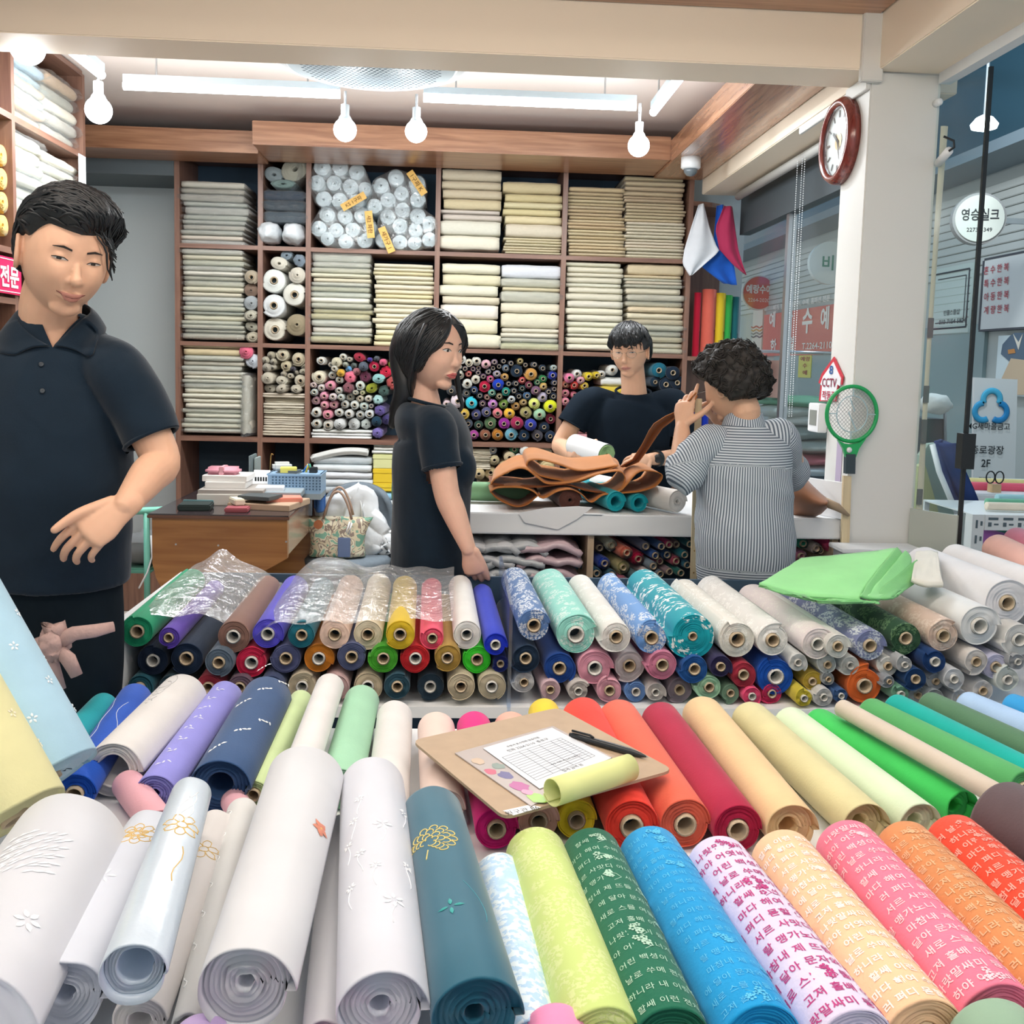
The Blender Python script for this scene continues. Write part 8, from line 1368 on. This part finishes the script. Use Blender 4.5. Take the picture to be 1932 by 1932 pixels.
sl2 = sh2.lerp(el2, .64); limb(s2, [nk2+Vector((0, -.07, -.05)), sh2+Vector((0, .012, -.002)), sh2.lerp(el2, .35), sl2], [.05, .058, .058, .0585], 24, 6, round_caps=False); limb(s2, [nk2+Vector((0, .07, -.05)), sh2b, sh2b+Vector((.02, .03, -.18))], [(.055, .06), (.06, .06), (.055, .06)], 20, 5, round_caps=False)
ad2 = (el2-sh2).normalized(); shirt2 = remesh('t_shirt', s2, .007, M_DARK, P2_, 6, folds(2, .005, (7, 7, 3)), cut=[capcut(sl2, ad2, .053)]); hem(P2_, sl2-ad2*.010, ad2, .058, M_DARK, w=.004)
MB().tube([nk2+Vector((.060*math.cos(a)+.004, .068*math.sin(a), .006-.014*math.cos(a))) for a in [2*PI*k/28 for k in range(29)]], .0055, 8, False).build('neckband', M_DARK, P2_, True)
t2 = MB(); limb(t2, [hp2+Vector((0, 0, .08)), hp2, hp2+Vector((0, 0, -.10))], [(.15, .105), (.17, .125), (.16, .12)], 26, 4, up=(0, 1, 0))
for dy in (-.08, .08): limb(t2, [hp2+Vector((0, dy, -.04)), hp2+Vector((0, dy, -.25)), Vector((hp2.x, hp2.y+dy, .45)), Vector((hp2.x-.01, hp2.y+dy, .06))], [.085, .08, .06, .05], 20, 5)
remesh('trousers', t2, .009, M_DARKT, P2_, 4)
for dy in (-.08, .08): q = MB(); limb(q, [Vector((hp2.x-.05, hp2.y+dy, .04)), Vector((hp2.x+.03, hp2.y+dy, .04)), Vector((hp2.x+.14, hp2.y+dy, .028))], [(.038, .038), (.04, .04), (.026, .036)], 16, 4, up=(0, 0, 1)); q.build('shoe', M_BLACK, P2_, True)

# ---- 3: clerk with glasses behind the counter
Y3 = 4.28; P3_ = person('clerk with glasses in black t-shirt holding a white roll', at(1190, 950, Y=Y3)); P3_.location.z = 0
hc3 = at(1189, 664, Y=Y3); H3 = hm(hc3, Vector((-.42, -.90, -.16)), Vector((-.04, 0, 1))); S3 = .93
nk3 = at(1196, 742, Y=4.32); ch3 = at(1190, 800, Y=4.33); be3 = at(1190, 880, Y=4.33); hp3 = Vector((be3.x, 4.36, .86)); sR3 = at(1108, 752, Y=4.32); eR3 = at(1058, 838, Y=4.30); wR3 = at(1082, 862, Y=4.12); sL3 = at(1278, 756, Y=4.32); eL3 = at(1292, 862, Y=4.28); wL3 = at(1226, 866, Y=4.12)
mb = MB(); head_geo(mb, H3, S3, 1.0); limb(mb, [H3 @ Vector((0, -.020, -.05)), H3 @ Vector((0, -.025, -.10)), nk3, nk3+Vector((0, .02, -.09))], [.052, .053, .058, .08], 20, 4)
limb(mb, [nk3+Vector((0, .02, -.06)), ch3, be3], [(.06, .10), (.08, .14), (.08, .13)], 20, 4, up=(0, 1, 0))
limb(mb, [nk3+Vector((-.06, .01, -.05)), sR3, sR3.lerp(eR3, .5), eR3, eR3.lerp(wR3, .4), wR3], [.04, .042, .042, .040, .038, .026], 20, 5); limb(mb, [nk3+Vector((.06, .01, -.05)), sL3, sL3.lerp(eL3, .5), eL3, eL3.lerp(wL3, .4), wL3], [.04, .042, .042, .040, .036, .025], 20, 5)
hand(mb, wR3, at(1122, 872, Y=4.04)-wR3, Vector((.25, .75, .55)), 1, (.35, .4, .45, .5), .3, .22, .98, tdir=Vector((.55, -.25, .55))); hand(mb, wL3, at(1190, 868, Y=4.06)-wL3, Vector((-.1, .6, -.6)), 1, (.8, .85, .9, .95), .6, .08, .96)
body3 = remesh('body', mb, .003, SK3, P3_, 3); gls = thing('eyeglasses', 'thin wire framed eyeglasses worn by the clerk', 'eyeglasses', hc3+Vector((0, -.1, 0))); features(P3_, body3, H3, S3, look=-.003, open_=.5, lip='b0786c', brow='221e1c', glasses=gls)
def th3(d):
    line = .34+.10*abs(d.x)+.05*math.sin(d.x*14) if d.y > .3 else .12 if d.y > -.1 else max(-.45, .12+2*(d.y+.1)); t = smooth01(line-.10, line+.16, d.z); return -.006+(.026+.012*max(0, d.z)+.006*max(0, d.y))*t+.003*t*mnoise.noise(Vector((d.x*12, d.y*12, d.z*4)))
hb3 = MB(); hair_shell(hb3, H3, S3, th3); hb3.build('hair', M_HAIR, P3_, True); sb3 = MB(); strands(sb3, H3, S3, th3, lambda d: Vector((d.x*.8, .5 if d.y > -.2 else -.5, -1.0)), 380, lambda d: th3(d) > .004, .075, .0020, 22, .003); strands(sb3, H3, S3, th3, lambda d: Vector((-.35+d.x*.3, .1, -1.0)), 60, lambda d: d.y > .45 and .42 < d.z < .75, .024, .0018, 24, .003, stop=False); tag(sb3.build('hair_locks', M_HAIR, P3_, True), kind='stuff')
s3 = MB(); limb(s3, [nk3+Vector((0, .02, -.005)), nk3+Vector((0, .02, -.05)), ch3+Vector((0, 0, .02)), be3, Vector((be3.x, 4.34, .84))], [(.08, .085), (.098, .15), (.122, .195), (.12, .185), (.125, .19)], 34, 6, up=(0, 1, 0), round_caps=False)
sl3 = sR3.lerp(eR3, .62); limb(s3, [nk3+Vector((-.07, .015, -.055)), sR3+Vector((.02, 0, -.01)), sR3.lerp(eR3, .35), sl3], [.05, .064, .064, .066], 24, 6, round_caps=False); sl3b = sL3.lerp(eL3, .66); limb(s3, [nk3+Vector((.07, .015, -.055)), sL3+Vector((-.02, 0, -.01)), sL3.lerp(eL3, .4), sl3b], [.05, .064, .064, .066], 24, 6, round_caps=False)
ad3, ad3b = (eR3-sR3).normalized(), (eL3-sL3).normalized(); remesh('t_shirt', s3, .008, mat('black_tee', '121d28', .88, spec=.12, noise=(30, .08)), P3_, 6, folds(6, .005, (6, 6, 4)), cut=[capcut(sl3, ad3, .072), capcut(sl3b, ad3b, .072)]); hem(P3_, sl3-ad3*.010, ad3, .065, MATS['black_tee'], w=.004)
MB().tube([nk3+Vector((.078*math.cos(a), .015+.068*math.sin(a), .006+.022*math.sin(a))) for a in [2*PI*k/28 for k in range(29)]], .006, 8, False).build('neckband', MATS['black_tee'], P3_, True)
t3 = MB(); limb(t3, [Vector((be3.x, 4.36, .92)), Vector((be3.x, 4.36, .78))], [(.11, .17), (.12, .175)], 24, 4, up=(0, 1, 0))
for dx in (-.09, .09): limb(t3, [Vector((be3.x+dx, 4.36, .80)), Vector((be3.x+dx, 4.35, .45)), Vector((be3.x+dx, 4.37, .06))], [.088, .064, .054], 20, 5)
remesh('trousers', t3, .010, M_DARKT, P3_, 4)
for dx in (-.09, .09): q = MB(); limb(q, [Vector((be3.x+dx, 4.41, .04)), Vector((be3.x+dx, 4.33, .04)), Vector((be3.x+dx, 4.22, .028))], [(.04, .04), (.042, .042), (.026, .038)], 14, 4, up=(0, 0, 1)); q.build('shoe', M_BLACK, P3_, True)
wt = thing('wrist_watch', 'black digital watch on the clerk\'s wrist', 'watch', wL3); wd = (wL3-eL3).normalized(); wp = wL3-wd*.045
MB().lathe([(.036, -.011), (.037, 0), (.036, .011)], wp, wd, 24, cap=False).build('band', M_BLACK, wt, True); MB().lathe([(.019, -.004), (.019, .008), (.015, .010), (0, .010)], wp+Vector((0, -.036, .004)), (0, -1, .1), 20).build('case', mat('watch_case', '14181c', .3), wt, True)
A = at(1146, 859, Y=3.98); B = at(1080, 838, Y=4.16); hr = roll_fine('fabric_roll', A, B, .042, .008, '8cae78', None, 88, 7, 40, .04, label='green roll wrapped in white paper held under clerk\'s arm', group='rolls on the counter', core=None)
pw = MB(); ax3 = (B-A).normalized(); pw.tube([A+ax3*.006, A.lerp(B, .5), B-ax3*.01], .0455, 36, False); ow = pw.mesh('paper_wrap', (0, 0, 0), True); ow.materials.append(MATS['white_paper']); ow.transform(hr.matrix_world.inverted()); wo = link('paper_wrap', ow, hr)

# ---- 4: older customer seen from behind
Y4 = 3.08; P4_ = person('short haired customer in striped shirt seen from behind', at(1400, 1000, Y=Y4)); P4_.location.z = 0
hc4 = at(1382, 732, Y=Y4); H4 = hm(hc4, Vector((-.66, .72, -.28)), Vector((-.10, .12, 1))); S4 = .90
nk4 = at(1404, 796, Y=3.06); ch4 = at(1402, 880, Y=3.05); be4 = at(1405, 990, Y=3.03); hp4 = at(1408, 1085, Y=3.04); sL4 = at(1334, 838, Y=3.03); eL4 = at(1286, 894, Y=3.00); wL4 = at(1287, 806, Y=3.07); sR4 = at(1474, 828, Y=3.07); eR4 = at(1484, 900, Y=3.20); wR4 = at(1352, 788, Y=3.22)
mb = MB(); head_geo(mb, H4, S4, 1.0); limb(mb, [H4 @ Vector((0, -.020, -.04)), H4 @ Vector((0, -.03, -.08)), nk4, nk4+Vector((0, 0, -.08))], [.045, .046, .05, .07], 20, 4)
limb(mb, [nk4+Vector((0, 0, -.05)), ch4, be4], [(.06, .09), (.07, .11), (.07, .11)], 20, 4, up=(0, 1, 0))
limb(mb, [nk4+Vector((-.05, 0, -.06)), sL4, eL4, eL4.lerp(wL4, .45), wL4], [.04, .044, .036, .034, .023], 18, 5); limb(mb, [nk4+Vector((.05, 0, -.06)), sR4, eR4, eR4.lerp(Vector((.55, 3.3, 1.1)), .5), at(1385, 815, Y=3.24), wR4], [.04, .044, .036, .034, .030, .022], 18, 5)
hand(mb, wL4, at(1293, 752, Y=3.09)-wL4, Vector((.55, .7, .1)), -1, (.15, .75, .95, 1.0), .8, .10, .88); hand(mb, wR4, at(1318, 752, Y=3.16)-wR4, Vector((-.2, -.3, -.9)), 1, (.55, .7, .85, .95), .6, .08, .88)
body4 = remesh('body', mb, .003, SK3, P4_, 3); features(P4_, body4, H4, S4, open_=.6, lip='a8706a')
def th4(d):
    line = .42 if d.y > .35 else -.42+1.05*max(0, d.y+.35); t = smooth01(line-.10, line+.14, d.z); return -.006+(.046+.014*max(0, d.z))*t+.013*t*mnoise.noise(Vector((d.x*9, d.y*9, d.z*9)))
hb4 = MB(); hair_shell(hb4, H4, S4, th4, 110, 80); hb4.build('hair', M_HAIR2, P4_, True); sb4 = MB(); strands(sb4, H4, S4, th4, lambda d: Vector((math.sin(d.z*19+d.x*7), math.sin(d.x*17+d.y*5), math.cos(d.y*18+d.z*9)-.3)), 620, lambda d: th4(d) > .006, .055, .0016, 32, .007, 8); tag(sb4.build('hair_curls', M_HAIR2, P4_, True), kind='stuff')
M_STR = bpy.data.materials.new('striped_cotton'); M_STR.use_nodes = True; nt = M_STR.node_tree; b = nt.nodes['Principled BSDF']; at_ = nd(nt, 'ShaderNodeAttribute'); at_.attribute_name = 'stripe'; mu = nd(nt, 'ShaderNodeMath', operation='MULTIPLY'); mu.inputs[1].default_value = 2*PI/.0080; si = nd(nt, 'ShaderNodeMath', operation='SINE'); mr = nd(nt, 'ShaderNodeMapRange'); mr.inputs[1].default_value = -.15; mr.inputs[2].default_value = .35
mx = nd(nt, 'ShaderNodeMixRGB'); mx.inputs[1].default_value = lin('c2cad1'); mx.inputs[2].default_value = lin('566270')
for q in ((at_.outputs['Fac'], mu.inputs[0]), (mu.outputs[0], si.inputs[0]), (si.outputs[0], mr.inputs[0]), (mr.outputs[0], mx.inputs[0]), (mx.outputs[0], b.inputs['Base Color'])): nt.links.new(*q)
b.inputs['Roughness'].default_value = .8
def stripes(o, fn):
    at_ = o.data.attributes.new('stripe', 'FLOAT', 'POINT'); r_ = o.parent.location if o.parent else Vector(); at_.data.foreach_set('value', [fn(v.co+r_) for v in o.data.vertices])
s4 = MB(); limb(s4, [nk4+Vector((0, .0, -.012)), nk4+Vector((0, 0, -.05)), ch4+Vector((0, 0, .03)), at(1404, 940, Y=3.04), at(1406, 1020, Y=3.03), at(1408, 1100, Y=3.04)], [(.065, .065), (.085, .125), (.112, .150), (.118, .150), (.124, .154), (.118, .150)], 36, 6, up=(0, 1, 0), round_caps=False)
tw = remesh('striped_shirt', s4, .007, M_STR, P4_, 6, folds(7, .009, (5, 5, 6)))
yk = nk4.z-.145; hz = at(1408, 1068, Y=3.0).z
stripes(tw, lambda p: (p.z*1.0 if p.z > yk+.02*math.sin(p.x*9) or p.z < hz else math.atan2(p.x-ch4.x, -(p.y-ch4.y))*.13))
for nm, pts, rad in (('left_sleeve', [nk4+Vector((-.075, 0, -.065)), sL4+Vector((.012, 0, .0)), sL4.lerp(eL4, .5)+Vector((0, 0, .01)), eL4+Vector((.008, -.006, -.012)), eL4.lerp(wL4, .34)], [(.05, .05), (.060, .062), (.058, .06), (.054, .054), (.046, .05)]), ('right_sleeve', [nk4+Vector((.07, 0, -.06)), sR4+Vector((-.012, 0, 0)), sR4.lerp(eR4, .5), eR4, eR4.lerp(Vector((.55, 3.3, 1.1)), .5)], [(.05, .05), (.064, .062), (.058, .06), (.054, .052), (.046, .046)])):
    q = MB(); limb(q, pts, rad, 26, 6, round_caps=False); o = remesh(nm, q, .006, M_STR, P4_, 5, folds(9, .006, (12, 12, 12))); A_, B_ = Vector(pts[1]), Vector(pts[3]); 
    W_ = Vector(pts[4]); stripes(o, lambda p: (p-A_).dot((B_-A_).normalized()) if (p-B_).dot((W_-B_).normalized()) < .03 else (p-B_).dot((W_-B_).normalized())*.3+p.x*1.0)
cq = MB(); cq.grid(lambda u, v: nk4+Vector((math.sin(PI*(u-.5)*1.5)*(.052+.014*v), -math.cos(PI*(u-.5)*1.5)*(.050+.016*v)+.004, .030-.048*v)), 30, 6); oc = cq.build('collar', M_STR, P4_, True); oc.modifiers.new('t', 'SOLIDIFY').thickness = .004; stripes(oc, lambda p: math.atan2(p.x-nk4.x, -(p.y-nk4.y))*.06)
t4 = MB(); limb(t4, [hp4+Vector((0, 0, .06)), hp4+Vector((0, 0, -.12))], [(.10, .14), (.11, .145)], 24, 4, up=(0, 1, 0))
for dx in (-.075, .075): limb(t4, [hp4+Vector((dx, 0, -.05)), Vector((hp4.x+dx, hp4.y, .42)), Vector((hp4.x+dx, hp4.y-.01, .06))], [.078, .058, .05], 20, 5)
remesh('trousers', t4, .010, mat('grey_trousers', '3a4652', .85), P4_, 4)
for dx in (-.075, .075): q = MB(); limb(q, [Vector((hp4.x+dx, hp4.y-.06, .04)), Vector((hp4.x+dx, hp4.y+.02, .04)), Vector((hp4.x+dx, hp4.y+.12, .028))], [(.036, .036), (.038, .04), (.024, .036)], 14, 4, up=(0, 0, 1)); q.build('shoe', M_BLACK, P4_, True)
